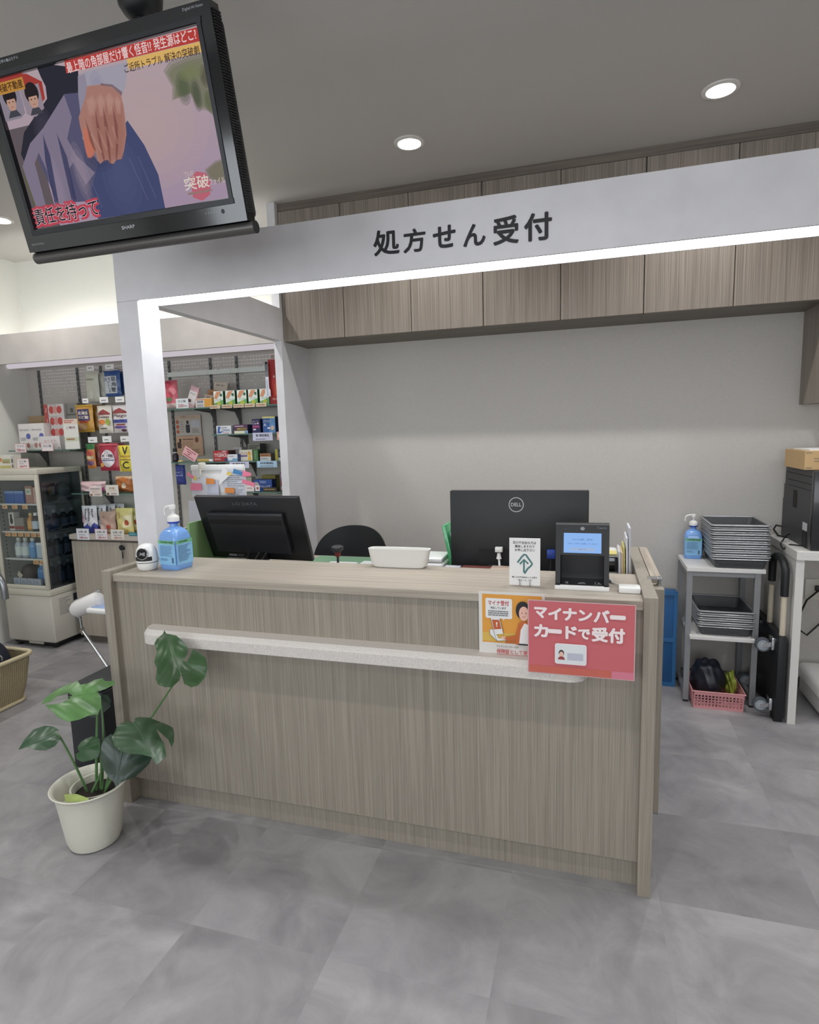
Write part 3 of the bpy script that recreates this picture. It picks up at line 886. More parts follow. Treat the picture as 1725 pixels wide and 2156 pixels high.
# clerk in an orange cardigan, half hidden by the red poster
F.ell(0.166, 0.166, 0.026, 0.03, INK).up()
F.poly([(0.14, 0.05), (0.2, 0.05), (0.2, 0.12), (0.17, 0.132), (0.15, 0.122), (0.138, 0.08)], colr((206, 104, 44), 0.4)).up()
F.poly([(0.152, 0.052), (0.19, 0.052), (0.19, 0.118), (0.172, 0.124), (0.158, 0.1)], PAPER)
F.poly([(0.138, 0.082), (0.146, 0.07), (0.118, 0.062), (0.096, 0.066), (0.104, 0.074)], colr((206, 104, 44), 0.4))
F.poly([(0.104, 0.074), (0.096, 0.066), (0.082, 0.067), (0.088, 0.075)], SKIN).up()
F.ell(0.17, 0.156, 0.018, 0.024, SKIN).up()
F.ell(0.163, 0.158, 0.0014, 0.0024, INK)
F.ell(0.178, 0.158, 0.0014, 0.0024, INK)
F.stroke([(0.164, 0.146), (0.17, 0.1445), (0.176, 0.147)], 0.0012, REDINK)
F.rect(0.15, 0.05, 0.19, 0.055, INK)
F.text('マイナンバーカードが', 0.068, 0.038, 0.15, 0.045, INK, 0.02)
F.text('保険証として使えます', 0.068, 0.018, 0.232, 0.032, REDINK, 0.025)
F.stroke([(0.068, 0.0145), (0.232, 0.0145)], 0.0012, REDINK)
tag(p2.build('notice_poster'), 'orange and white laminated poster with a drawn clerk, half behind the red poster', 'poster')

# ---------------------------------------------------------------- things standing on the worktop
# small white pan camera
cm = thing('security_camera', 'small white egg shaped camera with black lens at the left end of the counter', 'camera', (-1.376, 0.115, ZW))
prof = [(0.0, 0), (0.03, 0.0), (0.036, 0.005), (0.041, 0.02), (0.0425, 0.033)]
cc = (-1.376, 0.115, ZW)
sub(MB().lathe(prof + [(0.0, 0.033)], cc, mat('glossy_white', (238, 238, 236), 0.18), 36), 'base', cm, cm)
sub(MB().lathe([(0.0, 0.0335), (0.042, 0.0335), (0.042, 0.0355), (0.0, 0.0355)], cc, BLACK, 36), 'seam_ring', cm, cm)
up = [(0.0, 0.0358), (0.0425, 0.0358), (0.043, 0.055), (0.0415, 0.074), (0.037, 0.09), (0.029, 0.102), (0.016, 0.109), (0.0, 0.111)]
hd = sub(MB().lathe(up, cc, mat('glossy_white', (238, 238, 236), 0.18), 40), 'head', cm, cm)
mt = Matrix.Rotation(math.radians(17), 4, 'Z') @ Matrix.Rotation(math.radians(90), 4, 'X')
ln = MB()
c0 = Vector(cc) + Matrix.Rotation(math.radians(15), 3, 'Z') @ Vector((0, -0.0315, 0.072))
mt = Matrix.Rotation(math.radians(15), 4, 'Z') @ Matrix.Rotation(math.radians(80), 4, 'X')
ln.lathe([(0.0, 0.0), (0.024, 0.0), (0.0245, 0.0085), (0.0215, 0.0105)], c0, mat('lens_ring', (170, 172, 174), 0.25, 0.4), 32, mat=mt)
ln.lathe([(0.0215, 0.0108), (0.014, 0.0125), (0.0, 0.0135)], c0, BLACKG, 32, mat=mt)
sub(ln, 'lens', cm, cm)
vs = MB()
vs.lathe([(0.0436, 0.043), (0.0437, 0.05), (0.0434, 0.06)], cc, BLACK, 60)
keep = [i for i, f in enumerate(vs.f) if len(f) == 4 and all((Vector(vs.v[k]) - Vector(cc)).dot(Matrix.Rotation(math.radians(15), 3, 'Z') @ Vector((0, -1, 0))) > 0.026 for k in f)]
vs.f, vs.mi, vs.sm = [vs.f[i] for i in keep], [vs.mi[i] for i in keep], [vs.sm[i] for i in keep]
sub(vs, 'lens_visor', hd, cm)


def sanitizer(loc, rz, s, label):
    t = thing('sanitizer_bottle', label, 'hand sanitizer', loc, 'blue hand sanitizer bottles', rz)
    BL = mat('blue_bottle_liquid', (120, 166, 228), 0.22, coat=0.3)
    BL2 = mat('blue_bottle_label', (136, 190, 230), 0.35)
    w, d, h = 0.0475 * s, 0.0455 * s, 0.145 * s
    body = MB()
    b = bmesh.new()
    # oval rectangle body drawn in to the neck
    rings = []
    for z, k, rr in ((0.0, 0.93, 0.35), (0.004, 0.99, 0.32), (0.02, 1.0, 0.3), (0.115, 1.0, 0.3), (0.135, 0.97, 0.4), (0.152, 0.84, 0.6), (0.164, 0.6, 0.85), (0.170, 0.34, 1.0), (0.184, 0.32, 1.0)):
        ring = []
        for i in range(40):
            a = 2 * PI * i / 40
            e = 2 / (2 + (1 - rr) * 7)
            cx = math.copysign(abs(math.cos(a)) ** e, math.cos(a))
            sy = math.copysign(abs(math.sin(a)) ** e, math.sin(a))
            kd = k if k > 0.5 else k * w / d
            ring.append(b.verts.new((cx * w * k, sy * d * kd, z * s)))
        rings.append(ring)
    for r0, r1 in zip(rings, rings[1:]):
        for i in range(40):
            b.faces.new([r0[i], r0[(i + 1) % 40], r1[(i + 1) % 40], r1[i]])
    b.faces.new(rings[0][::-1])
    b.faces.new(rings[-1])
    body.bm(b, BL, True)
    o = body.build('bottle', None, (0, 0, 0))
    o.parent = t
    lb = MB()
    F = Face(lb, (-w * 0.93, -d - 0.0004, 0.022 * s), (1, 0, 0), (0, 0, 1), 0.0004)
    F.rect(0, 0, w * 1.86, 0.098 * s, BL2).up()
    F.rect(0, 0.083 * s, w * 1.86, 0.098 * s, colr((116, 190, 150), 0.4)).up()
    F.text('手指消毒剤', 0.01 * s, 0.087 * s, 0.052 * s, 0.095 * s, colr((40, 92, 60)), 0.02)
    F.text('手指消毒剤', 0.055 * s, 0.087 * s, 0.08 * s, 0.095 * s, colr((40, 92, 60)), 0.02)
    F.lines(0.01 * s, 0.034 * s, 0.078 * s, 0.078 * s, 9, colr((84, 120, 160)), 0.35)
    F.lines(0.01 * s, 0.016 * s, 0.05 * s, 0.026 * s, 2, colr((70, 110, 150)), 0.4)
    F.rect(0.07 * s, 0.008 * s, 0.077 * s, 0.03 * s, colr((60, 90, 130)))
    G = Face(lb, (w + 0.0004, -d * 0.93, 0.022 * s), (0, 1, 0), (0, 0, 1), 0.0004)
    G.rect(0, 0, d * 1.86, 0.098 * s, BL2).up()
    G.rect(0, 0.083 * s, d * 1.86, 0.098 * s, colr((116, 190, 150), 0.4)).up()
    G.text('手指消毒剤', 0.012 * s, 0.087 * s, 0.06 * s, 0.095 * s, colr((40, 92, 60)), 0.02)
    G.lines(0.008 * s, 0.012 * s, 0.074 * s, 0.078 * s, 12, colr((76, 112, 156)), 0.4)
    o = lb.build('label', None, (0, 0, 0))
    o.parent = t
    nk = MB().lathe([(0.0225 * s, 0.184 * s), (0.024 * s, 0.186 * s), (0.024 * s, 0.191 * s)], (0, 0, 0), mat('neck_blue', (40, 70, 180), 0.3), 28)
    o = nk.build('neck_ring', None, (0, 0, 0)); o.parent = t
    cp = MB().lathe([(0.0235 * s, 0.191 * s), (0.0235 * s, 0.206 * s), (0.02 * s, 0.213 * s), (0.013 * s, 0.217 * s), (0.006 * s, 0.221 * s)], (0, 0, 0), WHITE, 28)
    pc = cp.build('pump_collar', None, (0, 0, 0)); pc.parent = t
    hd = MB()
    hd.lathe([(0.0045 * s, 0.22 * s), (0.0045 * s, 0.242 * s)], (0, 0, 0), WHITE, 14)
    hd.lathe([(0.012 * s, 0.24 * s), (0.013 * s, 0.252 * s), (0.011 * s, 0.257 * s)], (0, 0, 0), WHITE, 20)
    hd.tube([(0.004, 0, 0.25 * s), (-0.02 * s, 0, 0.25 * s), (-0.036 * s, 0, 0.245 * s), (-0.043 * s, 0, 0.238 * s), (-0.044 * s, 0, 0.215 * s)], [0.0065 * s, 0.006 * s, 0.0055 * s, 0.005 * s, 0.0042 * s], WHITE, 12)
    o = hd.build('pump_head', None, (0, 0, 0)); o.parent = t
    return t


sanitizer((-1.272, 0.165, ZW), math.radians(-8), 1.03, 'blue pump bottle of hand sanitizer on the counter next to the white camera')
sanitizer((0.945, 1.80, 0.7605), math.radians(-4), 0.98, 'blue pump bottle of hand sanitizer on the white topped stand beside the tall tray stack')

# acrylic ear mark sign
sg = thing('counter_sign', 'white upright card with green ear shaped arrow mark standing on the counter', 'sign', (0.165, 0.14, ZW))
tl = -0.06
def SG(v):  # slight backward lean
    return (0, math.sin(0.06) * v, math.cos(0.06) * v)
cd = MB()
Bx = [(0.112, 0.0), (0.216, 0.0), (0.216, 0.162), (0.112, 0.162)]
def sgto(u, v, h):
    return Vector((u, 0.128 + 0.05 * v + h, ZW + 0.003 + v))
cd.prism(Bx, 0.0, 0.003, PAPER, sgto)
F = Face(cd, sgto(0.112, 0, 0), (1, 0, 0), (0, 0.05, 1), 0.0004)
GRN = colr((56, 116, 112), 0.4)
F.text('耳の不自由な方は', 0.012, 0.142, 0.09, 0.152, INK, 0.02)
F.text('筆談しますので', 0.019, 0.1295, 0.085, 0.139, INK, 0.02)
F.text('お申し出下さい', 0.019, 0.117, 0.086, 0.1265, INK, 0.02)
F.stroke([(0.028, 0.078), (0.042, 0.098), (0.05, 0.1065), (0.056, 0.1055), (0.072, 0.083), (0.077, 0.076), (0.075, 0.07), (0.062, 0.058), (0.0515, 0.041), (0.0495, 0.046), (0.05, 0.089)], 0.0056, GRN)
F.stroke([(0.036, 0.073), (0.05, 0.089), (0.064, 0.075)], 0.0056, GRN)
F.text('聞こえが不自由なことを表す', 0.01, 0.025, 0.094, 0.031, INK, 0.02)
F.text('「耳マーク」です', 0.03, 0.014, 0.076, 0.021, INK, 0.02)
sub(cd, 'card', sg, sg)
ac = MB()
for x in (0.148, 0.182):
    ac.tube([sgto(x, 0.014, -0.004), sgto(x, 0.0, -0.004), (x, 0.123, ZW + 0.0025), (x, 0.175, ZW + 0.0025), (x, 0.18, ZW + 0.02)], 0.0016, CHROME, 8)
sub(ac, 'wire_stand', sg, sg)

# card reader kiosk
kk = thing('card_reader', 'black card reader terminal with lit blue screen on the right of the counter', 'card reader', (0.352, 0.19, ZW))
kb = MB()
yk0, yk1 = 0.105, 0.285
def side(u, v, h):
    return Vector((h, u, v))
x0, x1 = 0.2665, 0.4375
# side walls and housing around the open card slot
prof_full = [(0.105, ZW), (0.105, ZW + 0.017), (0.118, ZW + 0.0185), (0.150, ZW + 0.212), (0.156, ZW + 0.216), (0.175, ZW + 0.216), (0.29, ZW + 0.03), (0.29, ZW)]
BK = mat('kiosk_black', (24, 25, 28), 0.5)
for a, b_ in ((x0, x0 + 0.016), (x1 - 0.016, x1)):
    kb.prism(prof_full, a, b_, BK, side)
kb.prism([(0.1355, ZW + 0.112), (0.150, ZW + 0.212), (0.156, ZW + 0.216), (0.175, ZW + 0.216), (0.24, ZW + 0.112)], x0 + 0.016, x1 - 0.016, BK, side)
kb.prism([(0.2, ZW), (0.2, ZW + 0.112), (0.24, ZW + 0.112), (0.29, ZW + 0.03), (0.29, ZW)], x0 + 0.016, x1 - 0.016, BLACK, side)
kb.box(x0 + 0.016, x1 - 0.016, 0.112, 0.2, ZW + 0.005, ZW + 0.0185, BLACKG)
sub(kb, 'housing', kk, kk)
sub(MB().box(x0 - 0.001, x1 + 0.001, 0.1035, 0.12, ZW, ZW + 0.0155, PAPER, 0.002), 'front_strip', kk, kk)
fn = Vector((0, 0.032, 0.1935)).normalized()
def kf(z):
    return 0.118 + (z - ZW - 0.0185) * 0.032 / 0.1935
sc = MB()
F = Face(sc, (x0, kf(ZW + 0.118) - 0.0006, ZW + 0.118), (1, 0, 0), (0, fn.y, fn.z), 0.0004)
F.rect(0.026, 0.002, 0.146, 0.068, glow('kiosk_screen', (142, 182, 238), SCREEN)).up()
gi = glow('kiosk_screen_words', (62, 86, 128), SCREEN)
F.text('すずらん薬局　御中店', 0.054, 0.044, 0.118, 0.0495, gi, 0.0)
F.text('スタートボタンを押してください', 0.038, 0.03, 0.134, 0.0355, gi, 0.0)
F.rect(0.046, 0.009, 0.126, 0.019, glow('kiosk_button', (160, 180, 214), SCREEN)).up()
F.text('スタート', 0.074, 0.0115, 0.098, 0.0165, gi, 0.0)
sub(sc, 'screen', kk, kk)
mk = MB()
F = Face(mk, (x0, kf(ZW + 0.118) - 0.0006, ZW + 0.118), (1, 0, 0), (0, fn.y, fn.z), 0.0004)
F.text('Caora', 0.132, 0.083, 0.162, 0.0905, GREYINK, 0.01)
F.ell(0.086, 0.083, 0.007, 0.006, BLACKG)
F.ell(0.031, 0.08, 0.0012, 0.0012, colr((60, 80, 160)))
sub(mk, 'maker_mark', kk, kk)
ic = MB()
F = Face(ic, (x0 + 0.016, 0.112, ZW + 0.0186), (1, 0, 0), (0, 1, 0), 0.0004)
Wm = colr((214, 214, 214), 0.4)
F.stroke([(0.016, 0.03), (0.024, 0.034), (0.024, 0.006), (0.017, 0.004)], 0.002, Wm)
F.ell(0.019, 0.02, 0.0035, 0.005, Wm)
F.poly([(0.055, 0.008), (0.083, 0.008), (0.076, 0.026), (0.064, 0.026)], Wm)
F.up().rect(0.062, 0.011, 0.078, 0.016, BLACKG)
F.stroke([(0.118, 0.034), (0.112, 0.034), (0.112, 0.004), (0.12, 0.004)], 0.002, Wm)
F.rect(0.12, 0.008, 0.132, 0.014, Wm)
F.rect(0.12, 0.02, 0.126, 0.028, Wm)
sub(ic, 'card_icons', kk, kk)

# usb card box and cable
ub = thing('usb_box', 'small white plastic box with a white cable at the right end of the counter', 'adapter', (0.5, 0.125, ZW))
sub(MB().box(0.467, 0.5335, 0.092, 0.142, ZW, ZW + 0.02, WHITE, 0.004, 3), 'box', ub, ub)
sub(MB().tube([(0.483, 0.142, ZW + 0.008), (0.475, 0.17, ZW + 0.006), (0.458, 0.205, ZW + 0.005), (0.452, 0.218, ZW + 0.006)], 0.0022, WHITE, 8), 'cable', ub, ub)
sub(MB().tube([(0.452, 0.218, ZW + 0.006), (0.447, 0.236, ZW + 0.0062), (0.444, 0.25, ZW + 0.0062)], [0.005, 0.006, 0.0045], WHITE, 10), 'plug', ub, ub)

# white curved tray
tr = MB()
prof = []
cx, cy = -0.352, 0.0
ow = MB()
rg = []
N_ = 28
def trayring(z, hw, hd_, yoff):
    ring = []
    for i in range(N_):
        a = 2 * PI * i / N_
        e = 0.45
        ring.append((cx + hw * math.copysign(abs(math.cos(a)) ** e, math.cos(a)), 0.34 + yoff + hd_ * math.copysign(abs(math.sin(a)) ** e, math.sin(a)), z))
    return ring
lv = [(0.0, 0.095, 0.022), (0.002, 0.105, 0.026), (0.012, 0.115, 0.028), (0.072, 0.127, 0.03), (0.075, 0.1285, 0.031), (0.0745, 0.125, 0.029), (0.07, 0.123, 0.027), (0.014, 0.108, 0.023), (0.008, 0.09, 0.018)]
vs, fs = [], []
for z, hw, hd_ in lv:
    vs += trayring(ZW + z, hw, hd_, 0.0)
for k in range(len(lv) - 1):
    for i in range(N_):
        j = (i + 1) % N_
        fs.append([k * N_ + i, k * N_ + j, (k + 1) * N_ + j, (k + 1) * N_ + i])
fs.append(list(range(N_))[::-1])
fs.append([(len(lv) - 1) * N_ + i for i in range(N_)])
tr.add(vs, fs, mat('tray_white', (222, 221, 217), 0.45), True)
tag(tr.build('letter_tray'), 'white curved open tray on the back edge of the counter between the monitors', 'tray')
# ================================================================ things behind the counter
DZ = 0.82
# ---- monitor with sloped back (left)
mo = thing('monitor', 'black monitor seen from behind with stepped back housing, left of the two', 'monitor', (-1.13, 0.52, DZ), 'monitors seen from behind')
def quad_panel(pts_front, th, m, mb, nrm):
    a = [Vector(p) for p in pts_front]
    b_ = [p + nrm * th for p in a]
    mb.add(a + b_, [[0, 1, 2, 3], [7, 6, 5, 4], [0, 4, 5, 1], [1, 5, 6, 2], [2, 6, 7, 3], [3, 7, 4, 0]], m)
# panel centred, turned a little and leaning
MW, MH = 0.55, 0.33
mrot = Matrix.Translation((-1.126, 0.526, 1.093)) @ Matrix.Rotation(math.radians(-2), 4, 'Z') @ Matrix.Rotation(math.radians(20), 4, 'X')
MBK = mat('monitor_black', (25, 26, 30), 0.4)
MBK2 = mat('monitor_black_step', (30, 31, 36), 0.42)
p = MB().box(-MW / 2, MW / 2, 0.0, 0.022, -MH / 2, MH / 2, MBK, 0.004, 2, mat=mrot)
sub(p, 'panel', mo, mo)
p = MB()
w0, w1 = 0.232, 0.205
p.prism([(-0.21, -0.115), (0.19, -0.115), (0.19, 0.092), (-0.21, 0.092)], -0.03, 0.0, MBK2, lambda u, v, h: mrot @ Vector((u, h, v)), 0.006)
sub(p, 'back_housing', mo, mo)
p = MB()
F = Face(p, mrot @ Vector((-0.21, -0.0304, -0.115)), mrot.to_3x3() @ Vector((1, 0, 0)), mrot.to_3x3() @ Vector((0, 0, 1)), 0.0004)
F.rect(0.012, 0.155, 0.392, 0.178, mat('vent_black', (6, 6, 8), 0.7))
sub(p, 'vent_slot', mo, mo)
p = MB()
F = Face(p, mrot @ Vector((-MW / 2, -0.0004, -MH / 2)), mrot.to_3x3() @ Vector((1, 0, 0)), mrot.to_3x3() @ Vector((0, 0, 1)), 0.0004)
F.text('I-O DATA', 0.205, 0.288, 0.335, 0.304, mat('mark_grey', (86, 88, 92), 0.5), 0.03)
F.rect(0.1, 0.012, 0.145, 0.024, colr((170, 172, 176)))
F.lines(0.15, 0.012, 0.19, 0.024, 2, colr((150, 152, 156)))
sub(p, 'maker_mark', mo, mo)
p = MB().box(-0.05, 0.05, 0.0, 0.022, -0.1, 0.1, MBK, mat=Matrix.Translation((-1.13, 0.56, 0.92)))
sub(p, 'stand', mo, mo)
sub(MB().box(-1.24, -1.02, 0.47, 0.68, DZ, DZ + 0.012, MBK, 0.004), 'foot', mo, mo)
p = MB()
for i, (a, b_) in enumerate(((-1.165, -1.15), (-1.1, -1.12), (-1.06, -1.09))):
    p.tube([mrot @ Vector((a + 1.126, -0.012, -0.1)), (b_, 0.49, 0.93), (b_, 0.5, 0.84)], 0.004, BLACK, 8)
sub(p, 'cables', mo, mo)

# ---- large flat monitor
md = thing('monitor', 'large flat black monitor seen from behind with round silver logo, right of the two', 'monitor', (0.1, 0.6, DZ), 'monitors seen from behind')
x0, x1, yy = -0.182, 0.372, 0.52
p = MB().box(x0, x1, yy, yy + 0.035, 0.945, 1.2735, mat('monitor_matt_black', (28, 29, 31), 0.5), 0.004, 2)
sub(p, 'panel', md, md)
p = MB()
F = front(p, x0, 0.945, yy - 0.0004, 0.0004)
# silver ring and letters
SV = mat('silver_mark', (168, 170, 172), 0.35, 0.2)
F.stroke([(0.273 + 0.0285 * math.cos(2 * PI * i / 40), 0.272 + 0.0285 * math.sin(2 * PI * i / 40)) for i in range(41)], 0.0036, SV)
F.text('DELL', 0.2525, 0.2655, 0.2935, 0.2795, SV, 0.035)
sub(p, 'round_logo', md, md)
p = MB()
F = front(p, x0, 0.945, yy - 0.0004, 0.0004)
F.rect(0.118, 0.004, 0.42, 0.088, mat('vent_black', (6, 6, 8), 0.7)).up()
F.lines(0.16, 0.01, 0.24, 0.022, 2, colr((70, 74, 82)), 0.5)
sub(p, 'port_recess', md, md)
sub(MB().box(0.03, 0.17, 0.56, 0.6, DZ, 1.1, MBK), 'stand', md, md)
sub(MB().box(-0.03, 0.23, 0.5, 0.7, DZ, DZ + 0.012, MBK, 0.004), 'foot', md, md)
pc = MB()
pc.box(0.008, 0.037, 0.49, 0.512, 1.025, 1.045, WHITE, 0.002)
pc.lathe([(0.011, 0.0), (0.008, 0.012), (0.0065, 0.024)], (0.0225, 0.5, 0.997), WHITE, 16)
pc.tube([(0.0225, 0.5, 1.0), (0.026, 0.49, 0.97), (0.034, 0.47, 0.93), (0.045, 0.46, 0.83)], 0.0045, WHITE, 8)
sub(pc, 'power_plug', md, md)
pv = MB()
BLUEP = mat('vga_blue', (38, 66, 150), 0.45)
pv.box(0.214, 0.246, 0.488, 0.514, 1.005, 1.04, BLUEP, 0.003)
pv.tube([(0.23, 0.5, 1.006), (0.228, 0.492, 0.96), (0.22, 0.48, 0.9), (0.21, 0.47, 0.83)], 0.0042, BLACK, 8)
sub(pv, 'video_plug', md, md)

# ---- black chair behind the desk
ch = thing('office_chair', 'black moulded chair back rising behind the counter between the monitors', 'chair', (-0.985, 1.38, 0))
cb_ = MB()
NU, NV = 18, 26
def cbp(u, v, off):
    # v 0 seat level .. 1 top
    hw = 0.25 * (1 - 0.06 * v) * max(0.0, 1 - max(0.0, (v - 0.3) / 0.7) ** 4) ** 0.42
    top = 1.0
    x = -0.985 + u * max(hw, 0.0)
    z = 0.5 + 0.468 * v
    y = 1.385 + 0.06 * v - 0.1 * (u * hw / 0.25) ** 2 + off
    return (x, y, z)
vs = []
for off in (0.0, 0.014):
    for j in range(NV + 1):
        for i in range(NU + 1):
            vs.append(cbp(-1 + 2 * i / NU, 1 - (1 - j / NV) ** 2.2, off))
fs = []
S_ = (NU + 1) * (NV + 1)
for j in range(NV):
    for i in range(NU):
        a = j * (NU + 1) + i
        fs.append([a, a + 1, a + NU + 2, a + NU + 1])
        fs.append([S_ + a + NU + 1, S_ + a + NU + 2, S_ + a + 1, S_ + a])
bd = [i for i in range(NU + 1)] + [j * (NU + 1) + NU for j in range(1, NV + 1)] + [NV * (NU + 1) + i for i in range(NU - 1, -1, -1)] + [j * (NU + 1) for j in range(NV - 1, 0, -1)]
for k in range(len(bd)):
    a, b_ = bd[k], bd[(k + 1) % len(bd)]
    fs.append([b_, a, S_ + a, S_ + b_])
CHB = mat('chair_black', (16, 18, 24), 0.5)
cb_.add(vs, fs, CHB, True)
sub(cb_, 'backrest', ch, ch)
sub(MB().box(-1.21, -0.76, 1.26, 1.42, 0.44, 0.5, CHB, 0.02, 3), 'seat', ch, ch)
for sx in (-1, 1):
    for sy in (-1, 1):
        sub(MB().tube([(-0.985 + sx * 0.16, 1.36 + sy * 0.06, 0.445), (-0.985 + sx * 0.2, 1.38 + sy * 0.16, 0.0)], 0.013, BLACK, 10), 'leg', ch, ch)

# ---- stamp on the counter's back
st = thing('hand_stamp', 'black knobbed rubber stamp with red collar standing behind the counter top', 'stamp', (-0.715, 0.6, 0.8255))
sx_, sy_ = -0.700, 0.52
st.location = (sx_, sy_, DZ + 0.0042)
zb_ = 0.9735
sub(MB().lathe([(0.0, 0.045), (0.014, 0.045), (0.024, 0.053), (0.0275, 0.062), (0.0265, 0.069), (0.02, 0.0735), (0.0, 0.075)], (sx_, sy_, zb_ - 0.02), mat('knob_grey', (52, 53, 56), 0.45), 28), 'knob', st, st)
sub(MB().lathe([(0.011, 0.025), (0.0125, 0.028), (0.0135, 0.045)], (sx_, sy_, zb_ - 0.02), colr((120, 40, 36)), 20), 'collar', st, st)
sub(MB().lathe([(0.02, DZ + 0.0042 - zb_ + 0.02), (0.02, -0.12), (0.0055, -0.115), (0.0055, 0.027)], (sx_, sy_, zb_ - 0.02), DGREY, 16), 'shaft', st, st)

# ---- white machine behind the tray
pm = thing('label_printer', 'small white machine half hidden behind the white curved tray', 'printer', (-0.36, 0.6, DZ))
sub(MB().box(-0.53, -0.215, 0.5, 0.68, DZ, 0.965, WHITE, 0.012, 3), 'body', pm, pm)
sub(MB().box(-0.52, -0.222, 0.51, 0.67, 0.967, 0.985, PAPER, 0.005, 2), 'lid', pm, pm)

# ---- green folder and papers left of the large monitor
fd = MB()
def lean(x, y, z, w, d, h, ax, ay, m, mb, r=0.0):
    mt = Matrix.Translation((x, y, z)) @ Matrix.Rotation(ax, 4, 'X') @ Matrix.Rotation(ay, 4, 'Y')
    mb.box(-w / 2, w / 2, -d / 2, d / 2, 0, h, m, r, 2, mat=mt)
    return mt
GF = mat('green_film', (74, 170, 112), 0.2, coat=0.3)
lean(-0.165, 0.66, DZ + 0.005, 0.016, 0.2, 0.3, 0, math.radians(-11), GF, fd, 0.003)
tag(fd.build('plastic_folder'), 'bright green plastic folder leaning left of the large monitor', 'folder')
fd = MB()
mt = lean(-0.128, 0.66, DZ + 0.005, 0.03, 0.2, 0.272, 0, math.radians(-11), mat('file_grey_paper', (178, 178, 186), 0.6), fd)
F = Face(fd, mt @ Vector((-0.015, -0.1004, 0)), mt.to_3x3() @ Vector((1, 0, 0)), mt.to_3x3() @ Vector((0, 0, 1)), 0.0004)
for i in range(12):
    F.rect(0.005, 0.02 + i * 0.02, 0.009, 0.03 + i * 0.02, PAPER)
F.rect(0.014, 0.0, 0.017, 0.27, GREYINK)
F.rect(0.022, 0.0, 0.0235, 0.27, GREYINK)
tag(fd.build('paper_file'), 'grey bundle of ring bound papers between the green folder and the large monitor', 'papers')
fd = MB().box(-0.12, 0.0, 0.4, 0.47, DZ, 0.972, colr((120, 60, 52)), 0.002)
tag(fd.build('storage_case'), 'low dark red case just behind the counter under the large monitor', 'box')
fd = MB().box(0.0, 0.075, 0.41, 0.47, DZ, 0.975, colr((196, 170, 150)), 0.002)
tag(fd.build('storage_case'), 'small tan case just behind the counter below the white power plug', 'box')
fd = MB().box(-0.19, -0.125, 0.4, 0.46, DZ, 0.972, colr((196, 196, 206)), 0.002)
tag(fd.build('storage_case'), 'small pale grey case behind the counter at the foot of the grey papers', 'box')

# ---- files and machine at the right end
r = thing('receipt_printer', 'small black and white machine with yellow note behind the card reader', 'printer', (0.45, 0.5, DZ))
sub(MB().box(0.39, 0.482, 0.44, 0.6, DZ, 1.04, WHITE, 0.014, 3), 'body', r, r)
sub(MB().box(0.39, 0.478, 0.4325, 0.4395, 0.975, 1.032, BLACKG, 0.004, 2), 'front_cover', r, r)
sub(MB().box(0.4, 0.474, 0.436, 0.5, 1.041, 1.0445, colr((230, 214, 120))), 'note', r, r)
for i, (x, hh, w, cc, lb, dd, tilt) in enumerate((
        (0.488, 1.06, 0.007, (206, 206, 212), 'pale grey file standing nearest the black and white machine', 0.14, -4),
        (0.4965, 1.055, 0.006, (226, 196, 160), 'tan file standing second from the black and white machine', 0.14, -4),
        (0.504, 1.075, 0.005, (208, 200, 110), 'yellow file standing in the middle of the files at the counter end', 0.13, -4),
        (0.5125, 1.11, 0.006, (222, 222, 228), 'white file standing second from the counter end panel', 0.14, -3),
        (0.521, 1.145, 0.007, (200, 202, 210), 'tallest whitish file standing against the counter end panel', 0.13, -2))):
    f_ = MB()
    lean(x, 0.47 + 0.004 * i, DZ, w, dd, hh - DZ, 0, math.radians(tilt) * 0.35, colr(cc, 0.4), f_)
    tag(f_.build('document_file'), lb, 'file', 'files at the right end of the counter')

# ---- white board with papers and hooks behind the column
wb = thing('memo_board', 'small white board with a hook clip and many pinned papers behind the canopy column', 'board', (-1.42, 0.62, DZ))
by = 0.62


def BX(v):
    return 0.3715 + (v - 0.3715) * 1.0246


def BZ_(v):
    return 1.5155 + (v - 1.5155) * 1.0246


bx0, bx1 = BX(-1.462), BX(-1.175)
sub(MB().box(bx0, bx1, by, by + 0.014, DZ, BZ_(1.392), WHITE, 0.003), 'panel', wb, wb)
sub(MB().box(bx0, bx1, by - 0.006, by, BZ_(1.365), BZ_(1.391), WHITE, 0.002), 'top_rail', wb, wb)
hk = MB()
hk.box(BX(-1.412), BX(-1.388), by - 0.02, by + 0.016, BZ_(1.362), BZ_(1.404), OFFW, 0.007, 3)
hk.tube([(BX(-1.4), by - 0.018, BZ_(1.372)), (BX(-1.392), by - 0.03, BZ_(1.35)), (BX(-1.395), by - 0.03, BZ_(1.335)), (BX(-1.41), by - 0.02, BZ_(1.328))], 0.003, OFFW, 8)
sub(hk, 'hook_clip', wb, wb)


def sheet(pts, m, label, name='memo_sheet', dy=0.0, curl=0.0, deco=None):
    mb = MB()
    y = by - 0.008 - dy
    pts = [(BX(a), BZ_(b_)) for a, b_ in pts]
    vs = [(a, y - (curl if i in (0, 1) else 0), b_) for i, (a, b_) in enumerate(pts)]
    vb = [(a, b2 + 0.0006, c_) for a, b2, c_ in vs]
    n_ = len(pts)
    mb.add(vs + vb, [list(range(n_)), [n_ + i for i in range(n_)][::-1]] + [[i, n_ + i, n_ + (i + 1) % n_, (i + 1) % n_] for i in range(n_)], m)
    if deco:
        deco(front(mb, 0, 0, y - curl - 0.0003, 0.0004))
    return tag(mb.build(name), label, 'paper', 'papers pinned on the small board')


